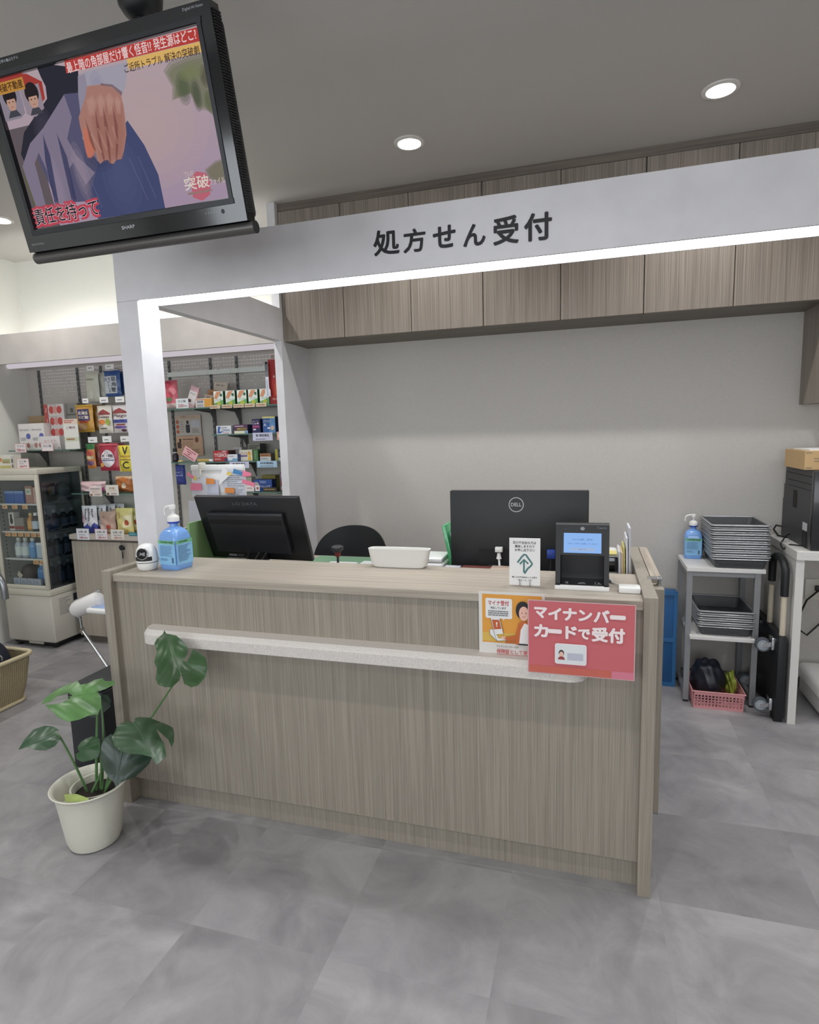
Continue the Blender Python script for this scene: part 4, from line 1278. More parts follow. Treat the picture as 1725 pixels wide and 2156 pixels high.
SHT = colr((206, 210, 220), 0.7)
sheet([(-1.265, 1.235), (-1.17, 1.235), (-1.16, 1.36), (-1.25, 1.372), (-1.292, 1.3)], SHT, 'printed sheet dense with dark text at the right of the small board', dy=0.004,
      deco=lambda F: F.lines(BX(-1.262), BZ_(1.24), BX(-1.172), BZ_(1.345), 11, GREYINK, 0.3))
sheet([(-1.302, 1.295), (-1.232, 1.347), (-1.272, 1.387)], PAPER, 'white sheet corner folded over at the top of the small board', dy=0.014)
sheet([(-1.462, 1.24), (-1.375, 1.24), (-1.37, 1.335), (-1.455, 1.35)], colr((214, 216, 224), 0.7), 'white sheet hanging at the left of the small board behind the pink note', dy=0.002)
sheet([(-1.372, 1.24), (-1.31, 1.24), (-1.31, 1.32), (-1.372, 1.32)], colr((198, 202, 218), 0.7), 'bluish white sheet below the hook clip on the small board', dy=0.004)
sheet([(-1.477, 1.09), (-1.38, 1.1), (-1.375, 1.215), (-1.472, 1.225)], colr((208, 210, 220), 0.7), 'large pale sheet hanging low between the column and left monitor', dy=0.02)
PK = colr((236, 120, 150), 0.6)
OR_ = colr((232, 140, 62), 0.6)
YL = colr((226, 200, 96), 0.6)
BU = colr((62, 130, 190), 0.6)
for pts, m, lb, dy in (
        ([(-1.462, 1.272), (-1.398, 1.272), (-1.4, 1.305), (-1.458, 1.307)], PK, 'pink sticky note low on the left of the small board', 0.012),
        ([(-1.475, 1.345), (-1.44, 1.325), (-1.437, 1.338), (-1.472, 1.362)], PK, 'narrow pink sticky flag at the upper left of the small board', 0.012),
        ([(-1.44, 1.322), (-1.425, 1.318), (-1.42, 1.334), (-1.434, 1.342)], YL, 'small yellow sticky flag beside the narrow pink flag', 0.013),
        ([(-1.372, 1.302), (-1.325, 1.302), (-1.325, 1.326), (-1.37, 1.33)], OR_, 'orange sticky note under the hook clip', 0.012),
        ([(-1.272, 1.26), (-1.222, 1.258), (-1.22, 1.282), (-1.27, 1.285)], OR_, 'orange and pink sticky note in the middle of the printed sheet', 0.012),
        ([(-1.25, 1.345), (-1.226, 1.343), (-1.224, 1.358), (-1.247, 1.36)], YL, 'yellow sticky note at the top of the printed sheet', 0.022),
        ([(-1.222, 1.352), (-1.175, 1.342), (-1.17, 1.358), (-1.215, 1.374)], BU, 'blue sticky label at the top right of the printed sheet', 0.014),
        ([(-1.172, 1.335), (-1.128, 1.338), (-1.125, 1.352), (-1.17, 1.366)], PK, 'upper pink sticky flag sticking out to the right of the small board', 0.012),
        ([(-1.178, 1.306), (-1.112, 1.287), (-1.11, 1.307), (-1.172, 1.324)], PK, 'lower pink sticky flag sticking out to the right of the small board', 0.012)):
    sheet(pts, m, lb, 'sticky_note', dy)
f_ = MB()
lean(-1.425, 0.53, DZ, 0.012, 0.19, 0.31, 0, math.radians(3), mat('green_folder_pale', (142, 178, 122), 0.5), f_)
f_.box(-1.418, -1.33, 0.6, 0.604, DZ, 1.12, mat('green_folder_pale', (142, 178, 122), 0.5))
tag(f_.build('document_folder'), 'pale green folder standing left of the left monitor', 'folder')
f_ = MB()
lean(-1.452, 0.5, DZ, 0.008, 0.16, 0.285, 0, math.radians(2), colr((216, 214, 206), 0.6), f_)
tag(f_.build('document_file'), 'off white file standing left of the pale green folder', 'file')
# ================================================================ shop display niche on the left
hd_ = thing('display_header', 'pale concrete header beam over the medicine display on the left', 'header', (-2.7, 1.53, 2.0957))
hb = MB()
hb.box(XL + 0.0005, -1.5182, 1.5301, 1.5501, 2.0957, 2.3048, CONC2)
hb.box(XL + 0.0005, -1.5182, 1.5501, YB - 0.0005, 2.14, 2.16, CONC2)
sub(hb, 'beam', hd_, hd_)
sub(MB().box(XL + 0.05, -1.56, 1.572, 1.597, 2.163, 2.178, glow('cove_lamp', (250, 252, 248), COVE)), 'cove_lamp', hd_, hd_)
lb = MB()
lb.tube([(XL + 0.02, 1.72, 2.108), (-1.53, 1.72, 2.108)], 0.02, glow('display_tube', (226, 218, 226), SHELF_LED), 14)
lb.box(XL + 0.02, -1.53, 1.715, 1.725, 2.125, 2.139, WHITE)
sub(lb, 'tube_lamp', hd_, hd_)

# back panel of the niche; pale dashes paint the tube lamp's reflections up top
bp = thing('display_back_panel', 'grey back panel of the medicine display with slotted uprights', 'panel', (-2.7, YB, 0.84))
PANEL = mat('display_panel', (190, 185, 180), 0.45)
GLINT = mat('tube_glint_white', (236, 234, 236), 0.25)
q = MB()
q.box(XL + 0.001, -1.519, 1.884, YB - 0.0005, 0.84, 2.139, PANEL)
q.box(XL + 0.001, -1.519, 1.885, 1.8852, 1.79, 2.1, PANEL)
sub(q, 'panel', bp, bp)
SHEET = mat('display_sheet', (214, 211, 211), 0.4)
for a, b_, z0_ in ((-3.79, -3.43, 1.83), (-3.41, -3.2, 1.86), (-3.185, -2.8, 1.86), (-2.565, -2.24, 1.985), (-2.215, -2.025, 1.985), (-2.0, -1.53, 1.985)):
    sub(MB().box(a, b_, 1.8841, 1.8848, z0_, 2.092, SHEET), 'white_sheet', bp, bp)
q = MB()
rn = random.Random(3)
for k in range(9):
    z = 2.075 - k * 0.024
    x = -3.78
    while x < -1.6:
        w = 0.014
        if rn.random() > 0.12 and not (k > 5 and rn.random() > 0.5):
            q.box(x, x + w, 1.8825, 1.8839, z, z + 0.006 - k * 0.0003, GLINT)
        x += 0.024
sub(q, 'painted_tube_glints', bp, bp)
for x in (-3.80, -3.419, -3.196, -2.577, -2.227, -2.013):
    q = MB()
    q.box(x - 0.008, x + 0.008, 1.872, 1.8838, 0.842, 2.085, mat('upright_grey', (112, 112, 114), 0.4, 0.4))
    for k in range(30):
        q.box(x - 0.003, x + 0.003, 1.8712, 1.8719, 0.87 + k * 0.04, 0.89 + k * 0.04, DARKGAP)
    sub(q, 'slotted_upright', bp, bp)
q = MB()
q.box(-2.57, -1.54, 1.845, 1.851, 1.966, 1.998, mat('rail_white', (214, 220, 214), 0.3))
for x in (-2.227, -2.04, -1.98):
    q.box(x - 0.006, x + 0.006, 1.84, 1.871, 1.955, 1.995, CLEAR)
sub(q, 'price_rail', bp, bp)

GL = glass('shelf_glass', (206, 226, 218), 0.3)
GLE = mat('shelf_glass_edge', (84, 116, 108), 0.2)


def gshelf(x0, x1, z, y0, label, brackets):
    t = thing('glass_shelf', label, 'shelf', ((x0 + x1) / 2, 1.86, z - 0.008), 'glass display shelves')
    q = MB()
    q.box(x0, x1, y0 + 0.002, 1.868, z - 0.008, z, GL)
    q.box(x0, x1, y0, y0 + 0.0019, z - 0.008, z, GLE)
    sub(q, 'pane', t, t)
    for x in brackets:
        q = MB()
        q.prism([(1.866, z - 0.0085), (y0 + 0.02, z - 0.0085), (y0 + 0.02, z - 0.014), (1.80, z - 0.03), (1.845, z - 0.09), (1.866, z - 0.12)], x - 0.003, x + 0.003, mat('upright_grey', (112, 112, 114), 0.4, 0.4), lambda u, v, h: Vector((h, u, v)))
        q.lathe([(0.0, 0.0), (0.006, 0.0), (0.006, 0.008), (0.0, 0.009)], (x, y0 + 0.012, z - 0.0176), CLEAR, 12)
        sub(q, 'bracket', t, t)
    return t


gshelf(-2.60, -1.522, 1.7245, 1.598, 'uppermost glass shelf right of the column, holding the green boxes', (-2.2, -2.0, -1.535))
gshelf(-2.06, -1.522, 1.5425, 1.602, 'short glass shelf right of the column holding the navy and blue boxes', (-1.95, -1.55))
gshelf(-2.60, -1.522, 1.3605, 1.598, 'glass shelf right of the column holding the red tablet box', (-2.15, -1.9))
gshelf(-2.20, -1.522, 1.157, 1.59, 'lowest glass shelf seen right of the column just above the left monitor', (-1.9, -1.6))
gshelf(-3.86, -3.215, 1.468, 1.598, 'glass shelf left of the column above the refrigerator', (-3.79, -3.3))
gshelf(-3.30, -2.70, 1.143, 1.598, 'low glass shelf left of the column carrying the pink and orange bags', (-3.196, -2.75))

# ---------------------------------------------------------------- products
CARD = PAPER
PROD = {}


def side_col(m):
    return m


def pbox(name, x0, x1, z0, z1, y, d, label, face, deco=None, sidec=None, group=None, cat='box', r=0.0):
    mb = MB()
    fm = colr(face, 0.4)
    sm_ = colr(sidec, 0.45) if sidec else fm
    mb.box(x0, x1, y, y + d, z0, z1, sm_, r, smooth=False)
    F = front(mb, x0, z0, y, 0.0004)
    w, h = x1 - x0, z1 - z0
    if sidec:
        F.rect(0.0, 0.0, w, h, fm).up()
    if deco:
        deco(F, w, h)
    return tag(mb.build(name), label, cat, group)


def pcard(x0, x1, z0, z1, y, label, c=(226, 226, 228), edge=None, deco=None, name='price_card', cat='price card', group='price cards on the display'):
    mb = MB()
    mb.box(x0, x1, y, y + 0.0012, z0, z1, colr(edge or c, 0.5))
    F = front(mb, x0, z0, y, 0.0004)
    w, h = x1 - x0, z1 - z0
    if edge:
        F.rect(w * 0.03, h * 0.04, w * 0.97, h * 0.96, colr(c, 0.5)).up()
    if deco:
        deco(F, w, h)
    return tag(mb.build(name), label, cat, group)


def T(s, x0, y0, x1, y1, c, bold=0.02):
    return lambda F, w, h: F.text(s, x0 * w, y0 * h, x1 * w, y1 * h, colr(c), bold)


def decos(*fs):
    def g(F, w, h):
        for f in fs:
            f(F, w, h)
            F.up()
    return g


def Rr(x0, y0, x1, y1, c):
    return lambda F, w, h: F.rect(x0 * w, y0 * h, x1 * w, y1 * h, colr(c, 0.4))


def Ee(x, y, rx, ry, c, rot=0):
    return lambda F, w, h: F.ell(x * w, y * h, rx * w, ry * h, colr(c, 0.4), rot=rot)


def Ll(x0, y0, x1, y1, n, c, fill=0.5):
    return lambda F, w, h: F.lines(x0 * w, y0 * h, x1 * w, y1 * h, n, colr(c), fill)


def Pp(pts, c):
    return lambda F, w, h: F.poly([(a * w, b * h) for a, b in pts], colr(c, 0.4))


def pillow(name, x0, x1, z0, z1, y, d, label, c, deco=None, group=None, cat='bag', tilt=0.0, hang=False, crimp=None, gloss=0.3):
    """a filled soft packet: flat sealed ends, bulging middle"""
    mb = MB()
    NX, NZ = 10, 12
    fm = colr(c, gloss)
    w, h = x1 - x0, z1 - z0
    cxm = (x0 + x1) / 2
    def pt(i, j, s):
        u, v = i / NX, j / NZ
        ed = max(0.0, min(1, 1 - abs(2 * v - 1) ** 5)) * max(0, 1 - abs(2 * u - 1) ** 3)
        wob = 0.004 * math.sin(9 * u + 13 * v + x0 * 50)
        bulge = d / 2 * ed ** 0.6
        sq = 1 - 0.05 * math.sin(PI * v) - 0.015 * math.sin(11 * v + x0 * 30)
        x = cxm + (u - 0.5) * w * sq
        yy_ = y + d / 2 - s * bulge + wob * ed - tilt * (v - 0.5) * h
        return (x, yy_, z0 + v * h)
    vs, fs = [], []
    for s in (1, -1):
        for j in range(NZ + 1):
            for i in range(NX + 1):
                vs.append(pt(i, j, s))
    S2 = (NX + 1) * (NZ + 1)
    for j in range(NZ):
        for i in range(NX):
            a = j * (NX + 1) + i
            fs.append([a, a + 1, a + NX + 2, a + NX + 1])
            fs.append([S2 + a + NX + 1, S2 + a + NX + 2, S2 + a + 1, S2 + a])
    mb.add(vs, fs, fm, True)
    if crimp:
        F0 = Face(mb, (x0 + w * 0.02, y + d / 2 - tilt * h * 0.5 - 0.002, z1 - h * 0.07), (1, 0, 0), (0, 0, 1), 0.0004)
        F0.rect(0, 0, w * 0.96, h * 0.07, colr(crimp, 0.4))
    if deco:
        # print follows the bulge: projected to the front surface
        tmp = MB()
        F = front(tmp, x0, z0, 0, 0.0003)
        deco(F, w, h)
        b = bmesh.new()
        bv = [b.verts.new(p) for p in tmp.v]
        for f, mi in zip(tmp.f, tmp.mi):
            try:
                b.faces.new([bv[i] for i in f]).material_index = mi
            except ValueError:
                pass
        for _ in range(4):
            bmesh.ops.triangulate(b, faces=[f for f in b.faces if len(f.verts) > 3])
            ed = [e for e in b.edges if e.calc_length() > 0.016]
            if not ed:
                break
            bmesh.ops.subdivide_edges(b, edges=ed, cuts=1)
        for v_ in b.verts:
            X, Y, Z = v_.co
            u = min(max((X - x0) / w, 0), 1)
            v = min(max((Z - z0) / h, 0), 1)
            v_.co = (X, pt(u * NX, v * NZ, 1)[1] + Y - 0.0008, Z)
        b.verts.index_update()
        for mi in range(len(tmp.mats)):
            fc = [f for f in b.faces if f.material_index == mi]
            ids = sorted({v_.index for f in fc for v_ in f.verts})
            mp = {i: n_ for n_, i in enumerate(ids)}
            b.verts.ensure_lookup_table()
            mb.add([b.verts[i].co.copy() for i in ids], [[mp[v_.index] for v_ in f.verts] for f in fc], tmp.mats[mi])
        b.free()
    return tag(mb.build(name), label, cat, group)


S1, S2_, S3, S4 = 1.7245, 1.5425, 1.3605, 1.157
# --- uppermost shelf
pillow('candy_bag', -2.455, -2.345, S1, 1.92, 1.63, 0.05, 'pink flower patterned bag on the upper glass shelf beside the column', (214, 96, 112),
       decos(Ee(.4, .85, .3, .12, (196, 60, 84)), Ee(.7, .6, .25, .14, (226, 130, 140)), Ee(.45, .5, .3, .1, (200, 70, 90)), Ee(.5, .33, .2, .07, (86, 130, 78)), Rr(.1, .02, .9, .2, (222, 190, 186))))
pcard(-2.328, -2.229, S1, 1.79, 1.602, 'white price card reading 220 on the upper glass shelf', (222, 228, 232), None,
      decos(T('のど飴', .2, .6, .8, .85, (60, 60, 70)), T('220', .18, .14, .6, .42, (196, 60, 60)), T('円(税込)', .64, .16, .9, .32, (196, 60, 60))))
mb = MB()
mt = Matrix.Translation((-2.262, 1.655, S1 + 0.002)) @ Matrix.Rotation(math.radians(23), 4, 'Y')
mb.box(-0.033, 0.033, 0, 0.012, 0, 0.155, colr((222, 178, 188), 0.35), mat=mt)
F = Face(mb, mt @ Vector((-0.033, -0.0004, 0)), mt.to_3x3() @ Vector((1, 0, 0)), mt.to_3x3() @ Vector((0, 0, 1)), 0.0004)
F.rect(0.0, 0.03, 0.06, 0.12, colr((226, 222, 222))).up()
F.text('マスク', 0.008, 0.095, 0.05, 0.108, INK, 0.02)
F.rect(0.006, 0.04, 0.03, 0.06, colr((90, 70, 84)))
tag(mb.build('flat_packet'), 'slim pink and white packet leaning behind the 220 price card', 'packet')
for i, (x, z, h, c_, lb) in enumerate(((-2.09, 1.79, 0.115, (204, 192, 176), 'rear beige packet of the leaning stack on the upper glass shelf'), (-2.115, 1.765, 0.085, (196, 140, 96), 'brown banded packet in the middle of the leaning stack'), (-2.12, 1.745, 0.07, (206, 190, 176), 'front beige packet of the leaning stack behind the orange box'))):
    mb = MB()
    mt = Matrix.Translation((x, 1.74 - i * 0.03, S1 + 0.001)) @ Matrix.Rotation(math.radians(7 + 3 * i), 4, 'Y') @ Matrix.Rotation(math.radians(-8), 4, 'X')
    hh = z + h - S1 - 0.005
    mb.box(-0.06, 0.05, 0, 0.02, 0, hh, colr(c_, 0.5), 0.004, mat=mt)
    F = Face(mb, mt @ Vector((-0.06, -0.0004, 0)), mt.to_3x3() @ Vector((1, 0, 0)), mt.to_3x3() @ Vector((0, 0, 1)), 0.0004)
    F.text('サポーター', 0.02, hh - 0.03, 0.09, hh - 0.012, INK, 0.01)
    tag(mb.build('flat_packet'), lb, 'packet', 'leaning beige packets')
pbox('medicine_box', -2.181, -2.056, S1, 1.785, 1.615, 0.05, 'white and orange box lying in front of the leaning packets', (224, 220, 212),
     decos(Rr(.55, .05, 1, .95, (228, 160, 62)), Rr(0, .82, .55, .92, (206, 130, 100)), T('絆創膏', .1, .5, .48, .75, (70, 90, 150)), Ll(.08, .1, .5, .4, 3, (130, 130, 140))), (222, 170, 80))
GRN_DECO = decos(Pp([(0, 0), (1, 0), (1, .45), (0, .22)], (110, 178, 100)), Pp([(.02, .55), (.3, .95), (.85, .98), (.35, .5)], (216, 148, 108)), Ee(.8, .74, .13, .1, (60, 110, 74)), Ee(.55, .2, .22, .14, (190, 196, 64)), T('シップ', .2, .38, .8, .5, (50, 120, 70)))
for i, (x0, x1) in enumerate(((-2.048, -1.976), (-1.957, -1.886), (-1.869, -1.798), (-1.784, -1.716), (-1.699, -1.631))):
    o = ('first', 'second', 'third', 'fourth', 'fifth')[i]
    pbox('medicine_box', x0, x1, S1, 1.828, 1.632, 0.12, '%s green and white box from the left in the row of five' % o, (226, 236, 228), GRN_DECO, (54, 104, 62), 'five green and white boxes')
    pcard(x0 - 0.009, x1 - 0.003, 1.712, 1.736, 1.5955, 'tan rounded price strip under the %s green box from the left' % o, (220, 194, 164), None,
          decos(Rr(.34, 0, .36, 1, (190, 160, 130)), Rr(.66, 0, .68, 1, (190, 160, 130)), Ll(.05, .3, .95, .7, 1, (150, 110, 90))), 'price_strip', 'price strip', 'tan price strips under the green boxes')
# pop sign shaped like a bottle
mb = MB()
prof = [(-.011, 1.9), (.011, 1.9), (.011, 1.83), (.02, 1.815), (.02, 1.775), (-.02, 1.775), (-.02, 1.815), (-.011, 1.83)]
sh = lambda u, v, h: Vector((-1.627 + u, 1.612 + h, v))
mb.prism(prof, 0, 0.0015, colr((222, 226, 234)), sh)
mb.prism([(-.011, 1.98), (.011, 1.98), (.011, 1.9), (-.011, 1.9)], 0, 0.0015, colr((120, 122, 126)), sh)
mb.prism([(-.009, 1.995), (.009, 1.995), (.009, 1.98), (-.009, 1.98)], 0, 0.0015, INK, sh)
mb.tube([(-1.627, 1.6165, 1.78), (-1.627, 1.62, S1 + 0.0006)], 0.002, CLEAR, 8)
F = front(mb, -1.638, 1.775, 1.612, 0.0004)
F.lines(0.006, 0.005, 0.016, 0.11, 12, colr((110, 130, 170)), 0.5)
tag(mb.build('display_sign'), 'tall narrow bottle shaped sign standing in front of the fifth green box', 'sign')
pbox('medicine_box', -1.627, -1.562, S1, 2.01, 1.635, 0.14, 'tall red box at the right end of the upper glass shelf', (172, 34, 36),
     decos(Ee(.6, .62, .12, .03, (214, 150, 140)), T('養命', .3, .1, .9, .14, (214, 180, 150)), Pp([(.55, .2), (.9, .2), (.9, .5), (.6, .45)], (190, 70, 40))), (132, 20, 24))
pcard(-1.624, -1.565, 2.0105, 2.05, 1.66, 'small pink card standing on top of the tall red box', (226, 200, 192), None, decos(Ll(.1, .2, .9, .8, 3, (90, 90, 90))))
# --- second shelf
pbox('medicine_box', -2.039, -1.926, S2_, 1.598, 1.625, 0.06, 'white box with blue strokes at the left end of the short glass shelf', (222, 226, 232),
     decos(Pp([(.05, .1), (.2, .1), (.5, .3), (.2, .35), (.3, .9), (.12, .9)], (56, 96, 172)), T('CONAC', .35, .35, .92, .6, (70, 90, 150)), Ll(.35, .7, .9, .85, 1, (110, 110, 120)), Ll(.45, .08, .95, .2, 1, (200, 110, 130))), (198, 202, 208))
pbox('medicine_box', -1.903, -1.8, S2_, 1.602, 1.625, 0.08, 'purple and gold box second on the short glass shelf', (86, 48, 84),
     decos(Rr(0, 0, 1, .32, (222, 222, 190)), Rr(.78, .02, .98, .3, (90, 150, 200)), Rr(.2, .4, .95, .66, (110, 90, 50)), T('ロキソニン', .25, .42, .92, .62, (226, 206, 110)), Ll(.08, .74, .9, .9, 1, (222, 200, 210))), (34, 40, 78))
pbox('medicine_box', -1.771, -1.71, S2_, 1.636, 1.635, 0.06, 'tall navy box with pink words on the short glass shelf', (42, 40, 92),
     decos(T('ロート', .1, .78, .8, .88, (220, 220, 230)), T('12', .1, .62, .5, .72, (230, 230, 236)), Rr(.08, .38, .9, .54, (168, 62, 112)), Ee(.3, .26, .2, .06, (220, 200, 220)), Ee(.72, .68, .14, .06, (220, 190, 200))), (24, 24, 54))
pbox('medicine_box', -1.694, -1.602, S2_, 1.648, 1.64, 0.07, 'blue box with yellow top band at the right of the short glass shelf', (52, 96, 168),
     decos(Rr(0, .9, 1, 1, (228, 216, 130)), Pp([(.5, 0), (1, 0), (1, .9), (.6, .9)], (96, 150, 206)), T('バファリン', .08, .62, .7, .8, (226, 232, 240)), T('A', .08, .42, .3, .58, (226, 232, 240)), Ee(.78, .3, .14, .14, (214, 180, 150)), Rr(.38, .24, .6, .34, (220, 220, 236))), (24, 44, 90))
cls = lambda a, c: decos(T(a, .16, .5, .82, .82, (44, 48, 60), .03), Ll(.14, .12, .86, .3, 1, (110, 114, 130)))
pcard(-1.748, -1.602, 1.493, 1.5445, 1.5965, 'pale lilac class card under the tall navy box', (198, 200, 224), None, cls('第1類医薬品', 0), 'class_card', 'class card', 'medicine class cards')
pcard(-1.57, -1.535, 1.495, 1.547, 1.5965, 'small salmon card hanging at the right end of the short glass shelf', (226, 170, 156), None, decos(Ee(.5, .5, .25, .25, (236, 214, 206))))
# --- third shelf
mb = MB()
mb.lathe([(0.02, 0), (0.0215, 0.004), (0.0215, 0.048), (0.012, 0.06), (0.012, 0.062)], (-2.411, 1.66, S3), colr((40, 28, 44), 0.25), 20)
mb.lathe([(0.0125, 0.062), (0.0125, 0.068)], (-2.411, 1.66, S3), WHITE, 16)
mb.lathe([(0.0145, 0.068), (0.0145, 0.092), (0.012, 0.094)], (-2.411, 1.66, S3), INK, 18)
tag(mb.build('medicine_bottle'), 'small dark bottle with black cap on the glass shelf beside the column', 'bottle')
mb = MB()
mt = Matrix.Translation((-2.3, 1.625, 1.462)) @ Matrix.Rotation(math.radians(32), 4, 'Y')
mb.box(0.0, 0.115, 0, 0.001, -0.055, 0.012, colr((234, 176, 180), 0.6), mat=mt)
F = Face(mb, mt @ Vector((0, -0.0002, -0.055)), mt.to_3x3() @ Vector((1, 0, 0)), mt.to_3x3() @ Vector((0, 0, 1)), 0.0004)
for k, (a, b_) in enumerate(((0.012, 0.1), (0.03, 0.07), (0.04, 0.06), (0.01, 0.105))):
    F.lines(a, 0.05 - k * 0.014, b_, 0.058 - k * 0.014, 1, colr((150, 60, 70)), 0.7, 0.05)
mb.tube([(-2.345, 1.628, S3 + 0.0105), (-2.302, 1.6265, 1.46)], 0.0018, OFFW, 8)
mb.lathe([(0.018, 0.0), (0.02, 0.004), (0.016, 0.01), (0.0, 0.011)], (-2.345, 1.628, S3 + 0.0003), colr((208, 190, 110)), 18)
tag(mb.build('flag_sign'), 'pink flag sign slanting from a small stand on the glass shelf', 'sign')
mb = MB().box(-2.2, -2.108, 1.612, 1.628, S3, S3 + 0.018, colr((196, 164, 78), 0.4), 0.002)
mb.box(-2.1078, -2.08, 1.613, 1.627, S3, S3 + 0.016, PAPER, 0.002)
tag(mb.build('ointment_box'), 'slim gold box with white end lying left of the red tablet box', 'box')
pbox('medicine_box', -2.076, -1.962, S3, 1.433, 1.625, 0.09, 'red tablet box with white slanted lettering on the glass shelf', (182, 38, 40),
     decos(T('TYLENOL', .06, .42, .94, .72, (236, 226, 226), .03), Ll(.3, .76, .9, .84, 1, (230, 190, 190)), Rr(.62, .88, .9, .97, (226, 180, 190)), Ll(.08, .1, .55, .3, 2, (222, 170, 170)), Ee(.85, .16, .14, .14, (92, 60, 110))), (90, 60, 60))
pbox('medicine_box', -2.0, -1.935, S3, 1.45, 1.75, 0.06, 'grey white box standing behind the red tablet box', (206, 204, 206), decos(Ll(.1, .7, .9, .9, 2, (150, 110, 120))))
pbox('medicine_box', -1.955, -1.878, S3, 1.407, 1.605, 0.04, 'low white and blue box right of the red tablet box', (222, 226, 230),
     decos(Rr(0, 0, 1, .42, (120, 170, 208)), Ll(.08, .66, .9, .8, 1, (80, 60, 70)), Ee(.3, .3, .2, .16, (220, 228, 236))), (60, 84, 130))
pbox('medicine_box', -1.887, -1.79, S3, 1.434, 1.645, 0.05, 'white box with yellow figure and purple band on the glass shelf', (230, 224, 206),
     decos(Rr(0, .38, .62, .52, (104, 84, 150)), T('ストッパ', .08, .56, .6, .8, (180, 70, 110)), Pp([(.64, .05), (.92, .05), (.84, .5), (.96, .62), (.8, .8), (.78, .96), (.74, .8), (.58, .62), (.72, .5)], (232, 184, 60)), Ee(.77, .74, .06, .09, (216, 120, 50))), (222, 200, 110))
pbox('medicine_box', -1.782, -1.745, S3, 1.434, 1.645, 0.05, 'narrow dark green box beside the yellow figure box', (66, 118, 68), decos(Ll(.2, .1, .8, .9, 6, (130, 170, 120))), (40, 76, 44))
pbox('medicine_box', -1.88, -1.785, S3, 1.472, 1.74, 0.08, 'taller olive grey box behind the yellow figure box', (146, 144, 132), decos(Ll(.1, .7, .95, .92, 2, (70, 70, 66))), (84, 82, 78))
pbox('medicine_box', -1.726, -1.646, S3, 1.408, 1.635, 0.05, 'low brown and white box above the light blue class card', (216, 216, 214), decos(Rr(0, .55, 1, 1, (178, 120, 76)), Ll(.1, .65, .9, .85, 1, (120, 60, 40)), Ll(.1, .15, .9, .4, 2, (100, 130, 160))), (120, 110, 100))
pbox('medicine_box', -1.617, -1.56, S3, 1.434, 1.645, 0.06, 'yellow and dark navy box at the right end of the glass shelf', (52, 54, 74), decos(Rr(0, 0, .34, 1, (190, 176, 58)), Rr(.36, 0, 1, .25, (206, 206, 206)), T('プ', .45, .45, .9, .7, (210, 214, 220))), (150, 140, 50))
pbox('medicine_box', -1.6, -1.545, S3, 1.47, 1.74, 0.06, 'olive grey box behind the yellow and navy box', (140, 138, 128), decos(Ll(.1, .75, .95, .9, 1, (70, 70, 66))))
pcard(-1.935, -1.787, 1.3155, 1.358, 1.5925, 'pale lilac class card under the white and blue box', (198, 200, 224), None, cls('第2類医薬品', 0), 'class_card', 'class card', 'medicine class cards')
pcard(-1.726, -1.579, 1.318, 1.3605, 1.5925, 'light blue class card at the right of the third glass shelf', (166, 200, 226), None, cls('指定第2類医薬品', 0), 'class_card', 'class card', 'medicine class cards')
# posters on the back panel
mb = MB().box(-2.556, -2.335, 1.8715, 1.8725, 1.542, 1.69, colr((206, 178, 158), 0.7))
F = front(mb, -2.556, 1.542, 1.8715)
F.text('健康ドリンク', 0.05, 0.13, 0.17, 0.14, colr((130, 90, 70)), 0.01)
F.rect(0.0, 0.0, 0.221, 0.118, colr((196, 186, 178), 0.7)).up()
for k in range(3):
    F.ell(0.02, 0.1 - k * 0.035, 0.014, 0.014, colr((196, 96, 66)))
F.rrect(0.09, 0.02, 0.125, 0.08, 0.008, colr((50, 52, 62)))
F.rect(0.098, 0.085, 0.117, 0.108, INK)
F.lines(0.045, 0.02, 0.08, 0.11, 5, GREYINK, 0.2)
F.rect(0.14, 0.06, 0.21, 0.11, colr((196, 196, 206), 0.7))
F.lines(0.14, 0.015, 0.21, 0.05, 4, GREYINK, 0.4)
tag(mb.build('poster_sheet'), 'upper beige poster with a dark bottle picture on the display back panel', 'poster')
mb = MB().box(-2.561, -2.331, 1.8715, 1.8725, 1.395, 1.5395, colr((206, 166, 136), 0.7))
F = front(mb, -2.561, 1.395, 1.8715)
F.lines(0.06, 0.11, 0.16, 0.13, 1, colr((130, 90, 70)), 0.5)
F.rect(0.055, 0.06, 0.15, 0.105, colr((196, 154, 124), 0.7))
F.ell(0.18, 0.115, 0.016, 0.02, colr((128, 70, 50)))
F.rrect(0.01, 0.055, 0.045, 0.1, 0.01, colr((84, 56, 52)))
F.rect(0.03, 0.1, 0.045, 0.125, INK)
F.lines(0.06, 0.02, 0.22, 0.05, 3, colr((140, 100, 80)), 0.4)
tag(mb.build('poster_sheet'), 'lower tan poster behind the pink flag sign on the display back panel', 'poster')
pillow('candy_bag', -2.417, -2.338, 1.2, 1.338, 1.64, 0.04, 'dark blue glossy bag hanging under the third glass shelf beside the column', (46, 56, 140), decos(Ll(.1, .4, .9, .7, 2, (130, 140, 200))))
